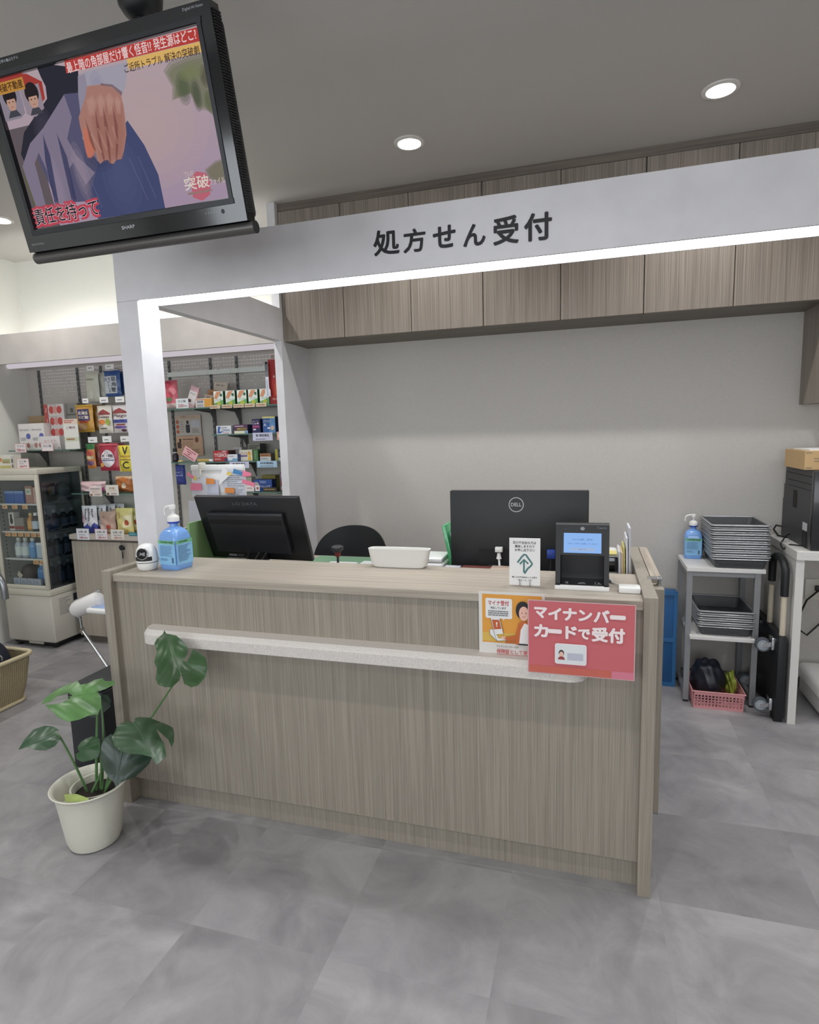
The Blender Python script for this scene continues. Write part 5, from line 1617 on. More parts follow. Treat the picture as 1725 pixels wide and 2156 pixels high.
# --- fourth shelf
pbox('medicine_box', -1.891, -1.826, S4, 1.248, 1.675, 0.05, 'beige box standing at the left on the lowest glass shelf', (186, 178, 162), decos(Ee(.5, .4, .3, .3, (206, 198, 186))))
pbox('medicine_box', -1.793, -1.655, S4, 1.234, 1.645, 0.06, 'blue box with white lettering on the lowest glass shelf', (38, 78, 164), decos(T('サカムケア', .34, .28, .9, .5, (226, 232, 240), .03), Ll(.35, .65, .7, .9, 2, (170, 190, 230)), Ee(.15, .5, .16, .3, (190, 182, 184)), Rr(.72, .08, .9, .34, (150, 180, 220))), (20, 40, 100))
pbox('medicine_box', -1.783, -1.678, S4, 1.256, 1.735, 0.06, 'olive yellow box behind the blue box on the lowest glass shelf', (150, 138, 54), decos(Rr(0, .5, 1, .62, (120, 100, 40))))
pcard(-1.829, -1.766, S4, 1.2, 1.605, 'small pink rimmed price card on the lowest glass shelf', (230, 222, 220), (226, 180, 180), decos(Ll(.15, .45, .85, .65, 1, (160, 100, 100))))
pcard(-1.757, -1.722, S4 + 0.004, 1.199, 1.6, 'tiny white tag with red square beside the pink rimmed price card', (226, 222, 222), None, decos(Rr(.35, .3, .75, .7, (180, 70, 70))))
pbox('ointment_box', -1.708, -1.608, S4, 1.182, 1.62, 0.03, 'flat black and gold box lying on the lowest glass shelf', (64, 52, 34), decos(Ll(.05, .3, .95, .75, 1, (190, 160, 90))))
pbox('medicine_box', -1.6, -1.545, S4, 1.278, 1.655, 0.05, 'tall purple and white box at the right end of the lowest glass shelf', (120, 84, 110), decos(Rr(.1, .3, .9, .55, (140, 50, 60)), Rr(.2, .72, .8, .95, (206, 200, 206)), Rr(.1, .05, .9, .25, (180, 176, 178))))
pillow('herb_bag', -1.945, -1.878, S4, 1.226, 1.61, 0.03, 'white and yellow green packet beside the small board on the lowest glass shelf', (222, 218, 190), decos(Pp([(.1, .5), (.5, .95), (.6, .5)], (190, 196, 70))))

# --- left part of the display
SL = 1.468
pbox('medicine_box', -3.86, -3.732, SL, 1.668, 1.70, 0.06, 'white box with blue dot at the far left of the display shelf', (226, 222, 220), decos(Ee(.72, .52, .17, .11, (90, 100, 180)), T('Saraya', .1, .72, .8, .8, (130, 130, 150)), Ee(.3, .18, .12, .09, (190, 130, 120)), Ee(.66, .18, .12, .09, (180, 110, 100)), Ll(.12, .36, .6, .48, 2, (160, 160, 170))), None, 'white boxes with blue dots')
pbox('medicine_box', -3.728, -3.598, SL, 1.668, 1.69, 0.06, 'white box with blue dot second from the far left of the display shelf', (226, 222, 220), decos(Ee(.78, .52, .17, .11, (90, 100, 180)), T('Saraya', .1, .72, .8, .8, (130, 130, 150)), Ee(.3, .18, .12, .09, (190, 130, 120)), Ee(.66, .18, .12, .09, (180, 110, 100)), Ll(.12, .36, .6, .48, 2, (160, 160, 170))), None, 'white boxes with blue dots')
pbox('medicine_box', -3.85, -3.63, SL, 1.728, 1.79, 0.07, 'brown carton standing behind the white boxes with blue dots', (168, 140, 104), decos(Rr(.6, 0, .63, 1, (140, 114, 84))))
pbox('medicine_box', -3.594, -3.406, SL, 1.568, 1.645, 0.05, 'low plain white box with faint red print on the display shelf', (222, 218, 218), decos(T('おくすり', .2, .55, .8, .72, (206, 150, 150)), Rr(.9, .05, .95, .15, (60, 60, 60))))
REDD = decos(Ee(.37, .5, .12, .34, (214, 76, 72)), Ee(.57, .5, .12, .34, (226, 156, 150)), Ee(.77, .5, .12, .34, (214, 76, 72)), Rr(0, 0, .2, 1, (206, 84, 80)), T('J', .07, .3, .13, .7, (236, 206, 200)), Ll(.28, .88, .8, .95, 1, (140, 120, 120)))
for k, lb in enumerate(('lowest of the three stacked white boxes with red circles', 'middle of the three stacked white boxes with red circles', 'topmost of the three stacked white boxes with red circles')):
    z0 = SL + 0.086 + 0.0845 * k
    if k == 0:
        z0 = SL
        pbox('medicine_box', -3.648, -3.456, SL, SL + 0.17, 1.755, 0.1, lb, (226, 220, 218), decos(Ee(.37, .76, .12, .17, (214, 76, 72)), Ee(.57, .76, .12, .17, (226, 156, 150)), Ee(.77, .76, .12, .17, (214, 76, 72)), Rr(0, 0, .2, 1, (206, 84, 80)), T('J', .07, .66, .13, .86, (236, 206, 200))), None, 'stacked white boxes with red circles')
    else:
        pbox('medicine_box', -3.648, -3.456, SL + 0.1705 + 0.0855 * (k - 1), SL + 0.2555 + 0.0855 * (k - 1), 1.755, 0.1, lb, (226, 220, 218), REDD, None, 'stacked white boxes with red circles')
pbox('medicine_box', -3.452, -3.345, SL, 1.81, 1.775, 0.08, 'tall grey box right of the stacked boxes with red circles', (148, 146, 144), decos(Rr(0, .74, 1, .77, (96, 94, 92)), Rr(.35, .8, .6, .9, (96, 96, 96))), (120, 118, 116))
pcard(-3.313, -3.18, SL, 1.685, 1.6, 'tall white and pale green leaflet standing on the display shelf', (226, 226, 218), None,
      decos(Rr(0, .26, 1, .4, (206, 216, 186)), Rr(0, .84, 1, 1, (226, 206, 190)), Ll(.08, .86, .92, .98, 2, (196, 90, 80)), T('ご案内', .2, .68, .8, .76, (150, 70, 110)), Ll(.15, .3, .85, .37, 1, (190, 110, 70)), T('アプリ', .3, .3, .75, .36, (196, 100, 60))), 'leaflet', 'leaflet', None)
pcard(-3.791, -3.682, 1.451, 1.518, 1.5965, 'pink edged price card reading 700 at the far left of the display shelf', (228, 222, 224), (222, 150, 156), decos(T('マスク', .2, .6, .8, .82, (90, 90, 100)), T('700', .15, .14, .5, .42, (196, 60, 70)), T('円(税込)', .54, .16, .9, .34, (196, 60, 70))))
pcard(-3.533, -3.423, 1.457, 1.516, 1.5965, 'pink edged price card below the low plain white box', (228, 222, 224), (222, 150, 156), decos(T('のど飴', .15, .5, .85, .8, (90, 90, 100))))
# hanging bags on pegs
PEG = []


def hang(name, x0, x1, z0, z1, d, label, c, deco, n=1, back=None):
    t = pillow(name, x0, x1, z0, z1, 1.665, d, label, c, deco, 'bags hanging on pegs')
    for k in range(1, n):
        pillow(name, x0 + 0.02 * k + 0.01, x1 + 0.018 * k + 0.006, z0 + 0.012 * k, z1 - 0.002, 1.665 + (d + 0.004) * k, d, label.replace('front ', '').replace('hanging', 'hanging %s behind' % ('directly', 'two places', 'three places')[k - 1]), back or c, None, 'bags hanging on pegs')
    xm = (x0 + x1) / 2
    PEG.append((xm, z1))
    return t


pegm = mat('peg_wire', (168, 168, 170), 0.3, 0.7)
hang('candy_bag', -3.15, -3.03, 1.81, 2.015, 0.03, 'front clear white packet hanging on the upper peg left of the column', (206, 206, 190), decos(Ll(.2, .7, .8, .8, 1, (150, 150, 130)), Pp([(.3, .0), (.6, .0), (.5, .6)], (218, 218, 206))), 2, (190, 190, 176))
hang('candy_bag', -2.985, -2.842, 1.835, 2.018, 0.04, 'front blue throat sweets bag hanging on the upper peg beside the column', (46, 86, 152),
     decos(Rr(.08, .12, .84, .78, (206, 214, 222)), T('龍', .54, .58, .8, .76, (34, 40, 60), .02), T('角', .54, .38, .8, .55, (34, 40, 60), .02), T('散', .54, .17, .8, .35, (34, 40, 60), .02), T('の', .36, .64, .46, .74, (60, 70, 100)), T('ど', .36, .5, .46, .6, (60, 70, 100)), T('す', .36, .36, .46, .46, (60, 70, 100)), T('っ', .36, .26, .46, .33, (60, 70, 100)), T('き', .36, .15, .46, .25, (60, 70, 100)), Ee(.2, .66, .08, .07, (150, 160, 180))), 2, (38, 70, 128))
hang('candy_bag', -3.27, -3.11, 1.588, 1.788, 0.035, 'front gold throat sweets bag hanging left of the column', (206, 152, 54),
     decos(Rr(.18, .42, .84, .84, (64, 56, 110)), T('のど飴', .24, .48, .78, .6, (236, 226, 200), .03), T('北海道', .24, .64, .78, .76, (236, 226, 200), .03), Rr(.26, .34, .78, .41, (186, 66, 50)), Ee(.4, .2, .3, .12, (176, 140, 100)), Rr(0, 0, 1, .06, (220, 176, 60)), Rr(0, .94, 1, 1, (220, 176, 60))), 3, (150, 104, 34))
hang('candy_bag', -3.07, -2.94, 1.576, 1.775, 0.03, 'white sweets bag with orange picture hanging beside the gold bag', (220, 214, 202),
     decos(Pp([(.1, .72), (.5, .86), (.9, .72), (.9, .66), (.1, .66)], (150, 60, 60)), T('Sweets', .14, .54, .86, .64, (90, 50, 50), .02), Ee(.35, .4, .22, .1, (226, 130, 60)), Ee(.75, .4, .16, .12, (170, 190, 70)), Ll(.2, .12, .8, .22, 1, (110, 100, 90))))
hang('candy_bag', -2.935, -2.795, 1.576, 1.772, 0.03, 'white sweets bag with blue band hanging nearest the column in the middle row', (222, 216, 216),
     decos(Pp([(.05, .76), (.5, .9), (.95, .76), (.95, .7), (.05, .7)], (150, 60, 60)), T('Mango', .12, .54, .9, .68, (90, 40, 50), .02), Rr(.02, .36, .98, .48, (64, 76, 160)), Rr(.3, .27, .8, .32, (160, 60, 60)), Ee(.5, .2, .4, .05, (110, 80, 160)), Ee(.72, .08, .15, .05, (90, 50, 70))))
hang('candy_bag', -3.205, -3.125, 1.32, 1.502, 0.03, 'narrow green and orange snack bag hanging in the lower row', (206, 130, 62),
     decos(Rr(0, .78, 1, 1, (52, 120, 66)), Ee(.5, .62, .4, .1, (206, 80, 70)), Rr(.1, .38, .9, .5, (214, 190, 150)), Ee(.5, .22, .38, .1, (110, 70, 120))), 2, (130, 70, 60))
hang('candy_bag', -3.09, -2.915, 1.302, 1.502, 0.035, 'large crimson bag with white label hanging in the lower row', (182, 46, 68),
     decos(Ee(.5, .45, .34, .32, (226, 222, 226)), T('鉄・葉酸', .22, .5, .78, .6, (40, 44, 60), .03), Ll(.3, .42, .72, .47, 1, (70, 70, 80)), Rr(.22, .37, .8, .4, (60, 80, 150)), Ee(.18, .22, .1, .08, (226, 160, 80)), Rr(0, .92, 1, .97, (206, 90, 100))), 2, (140, 36, 56))
hang('candy_bag', -2.915, -2.785, 1.295, 1.485, 0.035, 'yellow bag with black V and C letters hanging beside the column', (232, 212, 62),
     decos(T('V', .34, .66, .72, .94, (40, 40, 44), .03), T('C', .34, .12, .72, .38, (40, 40, 44), .03), Rr(.05, .56, .95, .61, (206, 150, 60)), Rr(.05, .44, .95, .47, (150, 110, 60)), Pp([(.0, .0), (.2, 0), (.08, 1), (0, 1)], (240, 226, 110))))
for i, (x0, x1, z0, z1) in enumerate(((-3.048, -2.986, 2.017, 2.05), (-2.886, -2.813, 2.018, 2.05), (-3.114, -3.063, 1.792, 1.825), (-2.962, -2.888, 1.788, 1.828), (-2.826, -2.749, 1.786, 1.825), (-3.098, -3.017, 1.51, 1.551), (-2.97, -2.891, 1.511, 1.554), (-2.812, -2.739, 1.511, 1.55))):
    lb = ('above the clear white packets', 'above the blue throat sweets bag', 'above the orange picture sweets bag', 'below the blue throat sweets bag', 'nearest the column in the middle row', 'above the narrow green and orange bag', 'above the crimson bag', 'above the yellow lettered bag')[i]
    p_ = thing('price_peg', 'white price tag on wire peg ' + lb, 'price tag', ((x0 + x1) / 2, 1.87, z0), 'price tags on the wire pegs')
    q = MB().box(x0, x1, 1.598, 1.5995, z0, z1, PAPER)
    F = front(q, x0, z0, 1.598)
    F.lines((x1 - x0) * .2, .012, (x1 - x0) * .8, .022, 1, GREYINK, 0.6)
    sub(q, 'tag', p_, p_)
    xm = (x0 + x1) / 2
    sub(MB().tube([(xm, 1.8715, z0 + 0.004), (xm, 1.61, z0 + 0.008), (xm, 1.6003, z0 + 0.02)], 0.0022, pegm, 8), 'wire', p_, p_)
# low shelf with pink and orange bags
pillow('snack_bag', -3.28, -3.05, 1.1435, 1.225, 1.63, 0.09, 'glossy pale pink bag lying on the low glass shelf', (222, 186, 190), decos(Pp([(.3, .2), (.9, .8), (.95, .5), (.5, .1)], (236, 214, 216)), Pp([(.7, .1), (.98, .1), (.98, .5)], (196, 80, 150))))
pillow('snack_bag', -2.955, -2.795, 1.1435, 1.262, 1.64, 0.07, 'orange brown bag with white emblem on the low glass shelf', (186, 104, 42), decos(Ee(.6, .45, .12, .18, (226, 206, 180)), Pp([(0, .7), (.5, .95), (1, .8), (1, 1), (0, 1)], (206, 170, 130)), Ll(.1, .1, .9, .2, 1, (120, 60, 30))))
pcard(-3.125, -3.012, 1.122, 1.188, 1.5905, 'cream price card under the pale pink bag', (226, 214, 206), None, decos(T('ゼリー', .25, .45, .75, .65, (190, 120, 60)), Ll(.1, .75, .9, .9, 1, (130, 110, 110)), Ee(.15, .15, .1, .12, (140, 90, 70)), Ll(.4, .1, .9, .3, 2, (150, 120, 110))))
pcard(-2.974, -2.863, 1.129, 1.205, 1.5905, 'white price card under the orange brown bag', (224, 220, 212), None, decos(T('黒糖', .25, .6, .7, .78, (180, 140, 60)), T('しょうが', .2, .42, .8, .56, (200, 150, 60)), Ee(.15, .15, .1, .12, (120, 80, 60)), Ll(.4, .08, .9, .26, 2, (150, 120, 110))))

# ---------------------------------------------------------------- base cabinet with bags on it
BC = thing('base_cabinet', 'beige low cabinet with keyed lock under the display, behind the counter end', 'cabinet', (-2.4, 1.75, 0))
BEI = wood('beige_laminate', (176, 168, 156), (156, 148, 137), 'z', fine=70)
q = MB()
q.box(-3.33, -1.52, 1.60, 1.883, 0.06, 0.79, BEI)
q.box(-3.33, -1.52, 1.63, 1.883, 0.0, 0.06, mat('kick_brown', (120, 112, 104), 0.6))
sub(q, 'carcass', BC, BC)
sub(MB().box(-3.335, -1.52, 1.572, 1.883, 0.803, 0.838, mat('cabinet_top', (186, 178, 168), 0.5)), 'top', BC, BC)
sub(MB().box(-3.33, -1.52, 1.585, 1.883, 0.7905, 0.8025, mat('shadow_band', (92, 84, 78), 0.6)), 'top_joint', BC, BC)
for a, b_ in ((-3.33, -2.874), (-2.872, -2.42), (-2.418, -1.97), (-1.968, -1.52)):
    d = sub(MB().box(a + 0.0015, b_ - 0.0015, 1.581, 1.5995, 0.062, 0.786, BEI), 'door', BC, BC)
    if a == -2.872:
        k = MB()
        k.lathe([(0.0, 0), (0.011, 0), (0.011, 0.012), (0.0, 0.013)], (-2.855, 1.581, 0.745), BLACK, 16, mat=Matrix.Rotation(math.radians(90), 4, 'X'))
        k.lathe([(0.0, 0.014), (0.02, 0.014), (0.02, 0.019), (0.0, 0.02)], (-2.86, 1.581, 0.752), BLACK, 18, mat=Matrix.Rotation(math.radians(90), 4, 'X'))
        k.box(-2.864, -2.855, 1.566, 1.57, 0.672, 0.725, BLACK, 0.002)
        sub(k, 'lock', d, BC)
TB = 0.8385
for k in range(4):
    lb = ('front white pouch of the row with blue mountain print on the low cabinet', 'second white pouch behind the front one with mountain print', 'third white pouch of the row with mountain print', 'rearmost white pouch of the row with mountain print')[k]
    x0 = -3.27 + 0.045 * k
    pillow('drink_pouch', x0, x0 + 0.14, TB, 1.045, 1.63 + 0.042 * k, 0.036, lb, (214, 214, 220),
           decos(Pp([(0, 0), (1, 0), (1, .3), (.85, .4), (.6, .22), (.4, .36), (.2, .24), (0, .3)], (50, 62, 150)), Ll(.3, .5, .42, .9, 8, (90, 90, 100), .7), Ll(.5, .45, .62, .92, 8, (80, 80, 90), .7), Ll(.75, .6, .85, .9, 5, (90, 90, 100), .7), Pp([(.04, .4), (.2, .4), (.1, .8)], (206, 160, 170))), 'white drink pouches on the low cabinet')
for k, (x0, y0, lb) in enumerate(((-3.12, 1.635, 'front dusty pink snack bag in the middle of the low cabinet'), (-3.07, 1.69, 'dusty pink snack bag behind the front dusty pink one'))):
    pillow('snack_bag', x0, x0 + 0.145, TB, 1.002 + 0.01 * k, y0, 0.05, lb, (192, 158, 144), decos(Rr(.05, .12, .5, .42, (216, 190, 180)), Ee(.66, .32, .12, .1, (180, 70, 54)), Ee(.8, .1, .2, .08, (206, 180, 150)), Pp([(.3, .75), (.36, .8), (.45, .7)], (140, 100, 90))), 'dusty pink snack bags')
for k, (x0, y0, lb) in enumerate(((-2.965, 1.63, 'front pale yellow snack bag beside the column on the low cabinet'), (-2.925, 1.688, 'pale yellow snack bag behind the front pale yellow one'))):
    pillow('snack_bag', x0, x0 + 0.15, TB, 1.03 - 0.006 * k, y0, 0.05, lb, (218, 206, 128), decos(Pp([(.5, .25), (.95, .3), (.98, .75), (.55, .7)], (230, 222, 180)), Ee(.72, .45, .13, .11, (190, 84, 48)), Rr(.3, .6, .34, .85, (180, 130, 60)), Pp([(.5, .05), (.8, .05), (.75, .2)], (200, 176, 80)), Ll(.08, .55, .28, .85, 5, (190, 170, 100))), 'pale yellow snack bags')
PCD = lambda: decos(T('お買い得', .18, .62, .82, .82, (80, 80, 90)), Ll(.2, .4, .8, .5, 1, (130, 130, 140)), T('100', .25, .12, .5, .3, (196, 60, 66)), T('円(税込)', .54, .13, .88, .27, (196, 60, 66)))
pcard(-3.262, -3.145, 0.8, 0.885, 1.5705, 'white price card on the low cabinet edge below the white pouches', (222, 226, 232), (196, 200, 206), PCD())
pcard(-3.091, -2.98, 0.806, 0.885, 1.5705, 'pink edged price card on the low cabinet edge below the dusty pink bags', (226, 222, 224), (222, 160, 176), PCD())
pcard(-2.95, -2.83, 0.808, 0.884, 1.5705, 'cream edged price card on the low cabinet edge below the pale yellow bags', (222, 218, 208), (214, 200, 170), PCD())
pcard(-2.79, -2.71, 0.84, 0.866, 1.5705, 'teal strip card on the low cabinet edge beside the column', (40, 128, 140), None, decos(Ll(.1, .3, .9, .7, 1, (150, 200, 206))), 'strip_card')

# ---------------------------------------------------------------- refrigerated showcase
fx0, fx1, fy0, fy1 = -3.84, -3.392, 1.41, 1.80
FR = thing('display_refrigerator', 'white glass sided refrigerated showcase with shelves of bottles at the left', 'refrigerator', ((fx0 + fx1) / 2, (fy0 + fy1) / 2, 0))
ENA = mat('fridge_enamel', (200, 196, 186), 0.35, bump=0.0)
ENF = mat('fridge_frame', (206, 202, 188), 0.35)
q = MB()
q.box(fx0, fx1, fy0, fy1, 0.045, 0.40, ENA, 0.012, 3)
sub(q, 'base_housing', FR, FR)
q = MB()
for x in (fx0 + 0.05, fx1 - 0.05):
    for y in (fy0 + 0.05, fy1 - 0.05):
        q.lathe([(0.02, 0.0), (0.02, 0.046)], (x, y, 0), BLACK, 14)
q.box(fx0 + 0.02, fx1 - 0.02, fy0 + 0.03, fy1 - 0.02, 0.02, 0.046, BLACK)
q.box(fx0 + 0.17, fx1 - 0.14, fy0 + 0.02, fy0 + 0.03, 0.022, 0.04, OFFW)
sub(q, 'feet', FR, FR)
sub(MB().box(fx0, fx1, fy0 - 0.004, fy1, 0.4005, 0.452, ENF, 0.006, 2), 'base_rim', FR, FR)
q = MB()
q.box(fx0, fx1, fy0, fy1, 1.295, 1.335, ENF, 0.006, 2)
sub(q, 'top', FR, FR)
q = MB()
for x in (fx0, fx1 - 0.03):
    q.box(x, x + 0.03, fy0 - 0.006, fy0 + 0.012, 0.4525, 1.2945, ENF, 0.003)
q.box(fx0 + 0.0305, fx1 - 0.0305, fy0 - 0.006, fy0 + 0.012, 1.255, 1.2945, ENF, 0.003)
q.box(fx0 + 0.0305, fx1 - 0.0305, fy0 - 0.006, fy0 + 0.012, 0.4525, 0.48, ENF, 0.003)
q.box(fx0 + 0.03, fx1 - 0.03, fy0 + 0.002, fy0 + 0.006, 0.48, 1.255, CLEAR)
sub(q, 'front_door', FR, FR)
q = MB()
q.box(fx1 - 0.006, fx1 - 0.002, fy0 + 0.02, fy1 - 0.02, 0.4525, 1.2945, glass('dim_glass', (196, 204, 208), 0.4))
q.box(fx1 - 0.014, fx1 - 0.001, fy0 + 0.0125, fy0 + 0.026, 0.4525, 1.2945, DGREY)
q.box(fx1 - 0.014, fx1 - 0.001, fy1 - 0.02, fy1, 0.4525, 1.2945, ENF)
sub(q, 'side_glass', FR, FR)
q = MB()
q.box(fx0, fx0 + 0.006, fy0 + 0.02, fy1, 0.4525, 1.2945, mat('fridge_inside', (176, 180, 176), 0.5))
q.box(fx0, fx1 - 0.016, fy1 - 0.012, fy1, 0.4525, 1.2945, mat('fridge_inside', (176, 180, 176), 0.5))
for k in range(24):
    q.box(fx0 + 0.0062, fx0 + 0.0072, fy0 + 0.06, fy0 + 0.066, 0.52 + k * 0.03, 0.532 + k * 0.03, DARKGAP)
sub(q, 'liner', FR, FR)
WIRE = mat('white_wire', (206, 208, 208), 0.35)
SZ = (0.468, 0.668, 0.872, 1.078)
for k, z in enumerate(SZ[1:]):
    q = MB()
    q.box(fx0 + 0.012, fx1 - 0.02, fy0 + 0.03, fy0 + 0.042, z - 0.008, z + 0.004, WIRE)
    q.box(fx0 + 0.012, fx1 - 0.02, fy1 - 0.03, fy1 - 0.02, z - 0.008, z, WIRE)
    for i in range(15):
        x = fx0 + 0.02 + i * (fx1 - fx0 - 0.05) / 14
        q.tube([(x, fy0 + 0.04, z - 0.002), (x, fy1 - 0.025, z - 0.002)], 0.0018, WIRE, 6)
    q.tube([(fx1 - 0.022, fy0 + 0.05, z + 0.012), (fx1 - 0.022, fy0 + 0.17, z + 0.012), (fx1 - 0.022, fy0 + 0.19, z + 0.034), (fx1 - 0.022, fy1 - 0.05, z + 0.034)], 0.0028, WIRE, 8)
    q.tube([(fx1 - 0.022, fy0 + 0.04, z - 0.002), (fx1 - 0.022, fy1 - 0.025, z - 0.002)], 0.0028, WIRE, 8)
    sub(q, 'wire_shelf', FR, FR)
q = MB()
F = Face(q, (fx1 + 0.0004, fy0 + 0.045, 0.24), (0, 1, 0), (0, 0, 1), 0.0004)
F.lines(0.02, 0.0, 0.12, 0.13, 10, GREYINK, 0.35)
F.rect(0.15, 0.03, 0.22, 0.135, colr((58, 62, 76)))
sub(q, 'notice_label', FR, FR)
# price tags on the shelf fronts
for k, (z, n_, c_) in enumerate(((SZ[3], 3, (222, 176, 128)), (SZ[2], 6, (214, 166, 112)), (SZ[1], 2, (222, 170, 110)))):
    for i in range(n_):
        w = 0.05
        x = fx0 + 0.05 + i * 0.062 + (0.24 if k == 2 else 0) + (0.035 * i if k == 0 else 0)
        q = MB().box(x, x + w, fy0 + 0.0265, fy0 + 0.0285, z - 0.034, z - 0.004, colr(c_, 0.5))
        front(q, x, z - 0.034, fy0 + 0.0265).lines(0.008, 0.008, w - 0.008, 0.02, 1, colr((176, 84, 60)), 0.6)
        tag(q.build('price_tag'), 'orange price tag %s of %d on the %s fridge shelf front' % (('first', 'second', 'third', 'fourth', 'fifth', 'sixth')[i], n_, ('upper', 'middle', 'lower')[k]), 'price tag', 'orange price tags in the refrigerator')


def bottle(x, y, z, r, h, body, cap, label_c, lb, grp):
    q = MB()
    q.lathe([(r * .9, 0), (r, 0.004), (r, h * .62), (r * .85, h * .7), (r * .42, h * .8), (r * .42, h * .84)], (x, y, z), colr(body, 0.2), 18)
    q.lathe([(r * .5, h * .84), (r * .5, h * .98), (r * .42, h)], (x, y, z), colr(cap, 0.4), 16)
    q.lathe([(r * 1.02, h * .12), (r * 1.02, h * .55)], (x, y, z), colr(label_c, 0.5), 18)
    q.f, q.mi, q.sm = q.f[:-2], q.mi[:-2], q.sm[:-2]
    return tag(q.build('drink_bottle'), lb, 'bottle', grp)


ORDN = ('first', 'second', 'third', 'fourth', 'fifth', 'sixth')
SHN = ('bottom', 'lower', 'middle', 'upper')
for k in range(3):
    z = SZ[k] + (0.001 if k else 0.0)
    hh = (0.17, 0.165, 0.15)[k]
    for i in range(4):
        bottle(fx1 - 0.062, fy0 + 0.085 + i * 0.078, z, 0.031, hh, ((62, 80, 96), (70, 88, 100), (42, 46, 58))[k], (216, 216, 216), ((96, 112, 140), (150, 160, 176), (120, 136, 160))[k],
               '%s bottle from the front behind the side glass on the %s fridge shelf' % (ORDN[i], SHN[k]), 'bottles in the refrigerator')
pbox('drink_box', fx0 + 0.045, fx0 + 0.135, SZ[3] + 0.001, SZ[3] + 0.095, fy0 + 0.06, 0.05, 'left blue pack on the upper shelf of the refrigerator', (52, 98, 178), decos(Rr(0, .8, 1, 1, (120, 150, 200))), None, 'blue packs in the refrigerator')
pbox('drink_box', fx0 + 0.1375, fx0 + 0.2275, SZ[3] + 0.001, SZ[3] + 0.095, fy0 + 0.06, 0.05, 'right blue pack on the upper shelf of the refrigerator', (52, 98, 178), decos(Rr(0, .8, 1, 1, (120, 150, 200))), None, 'blue packs in the refrigerator')
pbox('drink_box', fx0 + 0.235, fx0 + 0.305, SZ[3] + 0.001, SZ[3] + 0.13, fy0 + 0.07, 0.06, 'pale green and brown pack on the upper shelf of the refrigerator', (176, 130, 118), decos(Rr(.1, .5, .8, .85, (206, 214, 196)), Ll(.2, .6, .7, .75, 2, (90, 110, 90))))
pbox('drink_box', fx0 + 0.31, fx0 + 0.375, SZ[3] + 0.001, SZ[3] + 0.12, fy0 + 0.07, 0.06, 'salmon pack by the door post on the upper refrigerator shelf', (206, 168, 158), decos(Ll(.2, .4, .8, .8, 3, (150, 90, 90))))
pbox('drink_box', fx0 + 0.06, fx0 + 0.11, SZ[2] + 0.005, SZ[2] + 0.14, fy0 + 0.06, 0.05, 'white carton with dark drawing on the middle refrigerator shelf', (216, 212, 206), decos(Ee(.5, .55, .3, .2, (60, 56, 56)), Rr(.3, .72, .7, .9, (60, 60, 60)), Rr(0, .1, 1, .25, (150, 60, 56))))
pbox('drink_box', fx0 + 0.115, fx0 + 0.2, SZ[2] + 0.005, SZ[2] + 0.1, fy0 + 0.06, 0.06, 'grey and red carton on the middle refrigerator shelf', (140, 136, 132), decos(Rr(0, .1, 1, .35, (150, 62, 56))))
bottle(fx0 + 0.24, fy0 + 0.09, SZ[2] + 0.004, 0.026, 0.13, (200, 140, 70), (214, 190, 120), (226, 170, 90), 'amber bottle on the middle refrigerator shelf behind the front glass', 'bottles in the refrigerator')
bottle(fx0 + 0.3, fy0 + 0.08, SZ[2] + 0.004, 0.029, 0.135, (60, 60, 66), (222, 222, 222), (186, 204, 222), 'dark bottle with pale blue label on the middle refrigerator shelf', 'bottles in the refrigerator')
for i, (x, c_, lc) in enumerate(((0.11, (170, 180, 190), (206, 216, 214)), (0.175, (170, 180, 190), (206, 216, 214)), (0.245, (110, 160, 210), (90, 150, 206)))):
    bottle(fx0 + x, fy0 + 0.08, SZ[1] + 0.004, 0.03, 0.15, c_, (222, 220, 210), lc, '%s on the lower refrigerator shelf behind the front glass' % ('left milky bottle', 'second milky bottle', 'blue bottle')[i], 'bottles in the refrigerator')
pbox('drink_box', fx0 + 0.295, fx0 + 0.365, SZ[1] + 0.005, SZ[1] + 0.12, fy0 + 0.06, 0.06, 'pale blue carton by the door post on the lower refrigerator shelf', (176, 196, 214), decos(Rr(0, .85, 1, 1, (226, 226, 230))))
q = MB()
q.lathe([(0.05, 0), (0.062, 0.01), (0.065, 0.07), (0.05, 0.12), (0.02, 0.14), (0, 0.142)], (fx0 + 0.14, fy0 + 0.12, SZ[0]), colr((62, 46, 46), 0.5), 20)
F = front(q, fx0 + 0.085, SZ[0] + 0.04, fy0 + 0.055)
F.poly([(0.0, 0.03), (0.03, 0.0), (0.055, 0.03), (0.02, 0.062)], colr((206, 196, 180)))
tag(q.build('food_sack'), 'dark brown sack with pale tag on the bottom of the refrigerator', 'sack')
bottle(fx0 + 0.25, fy0 + 0.13, SZ[0], 0.034, 0.16, (90, 150, 210), (222, 222, 222), (80, 140, 206), 'blue bottle standing on the bottom of the refrigerator', 'bottles in the refrigerator')
pbox('drink_box', fx0 + 0.3, fx0 + 0.385, SZ[0], SZ[0] + 0.145, fy0 + 0.09, 0.05, 'pale carton by the door post on the bottom of the refrigerator', (186, 196, 210), decos(Rr(.2, .3, .8, .7, (206, 214, 224)), Ll(.25, .35, .75, .65, 3, (110, 120, 150))))
for i in range(4):
    pbox('drink_box', fx0 + 0.07 + i * 0.066, fx0 + 0.132 + i * 0.066, SZ[0], SZ[0] + 0.05, fy0 + 0.035, 0.016, '%s small pale pack from the left lying at the bottom front of the refrigerator' % ORDN[i], (170, 180, 198), decos(Ll(.2, .3, .8, .7, 2, (120, 130, 156))), None, 'small pale packs in the refrigerator')
q = MB()
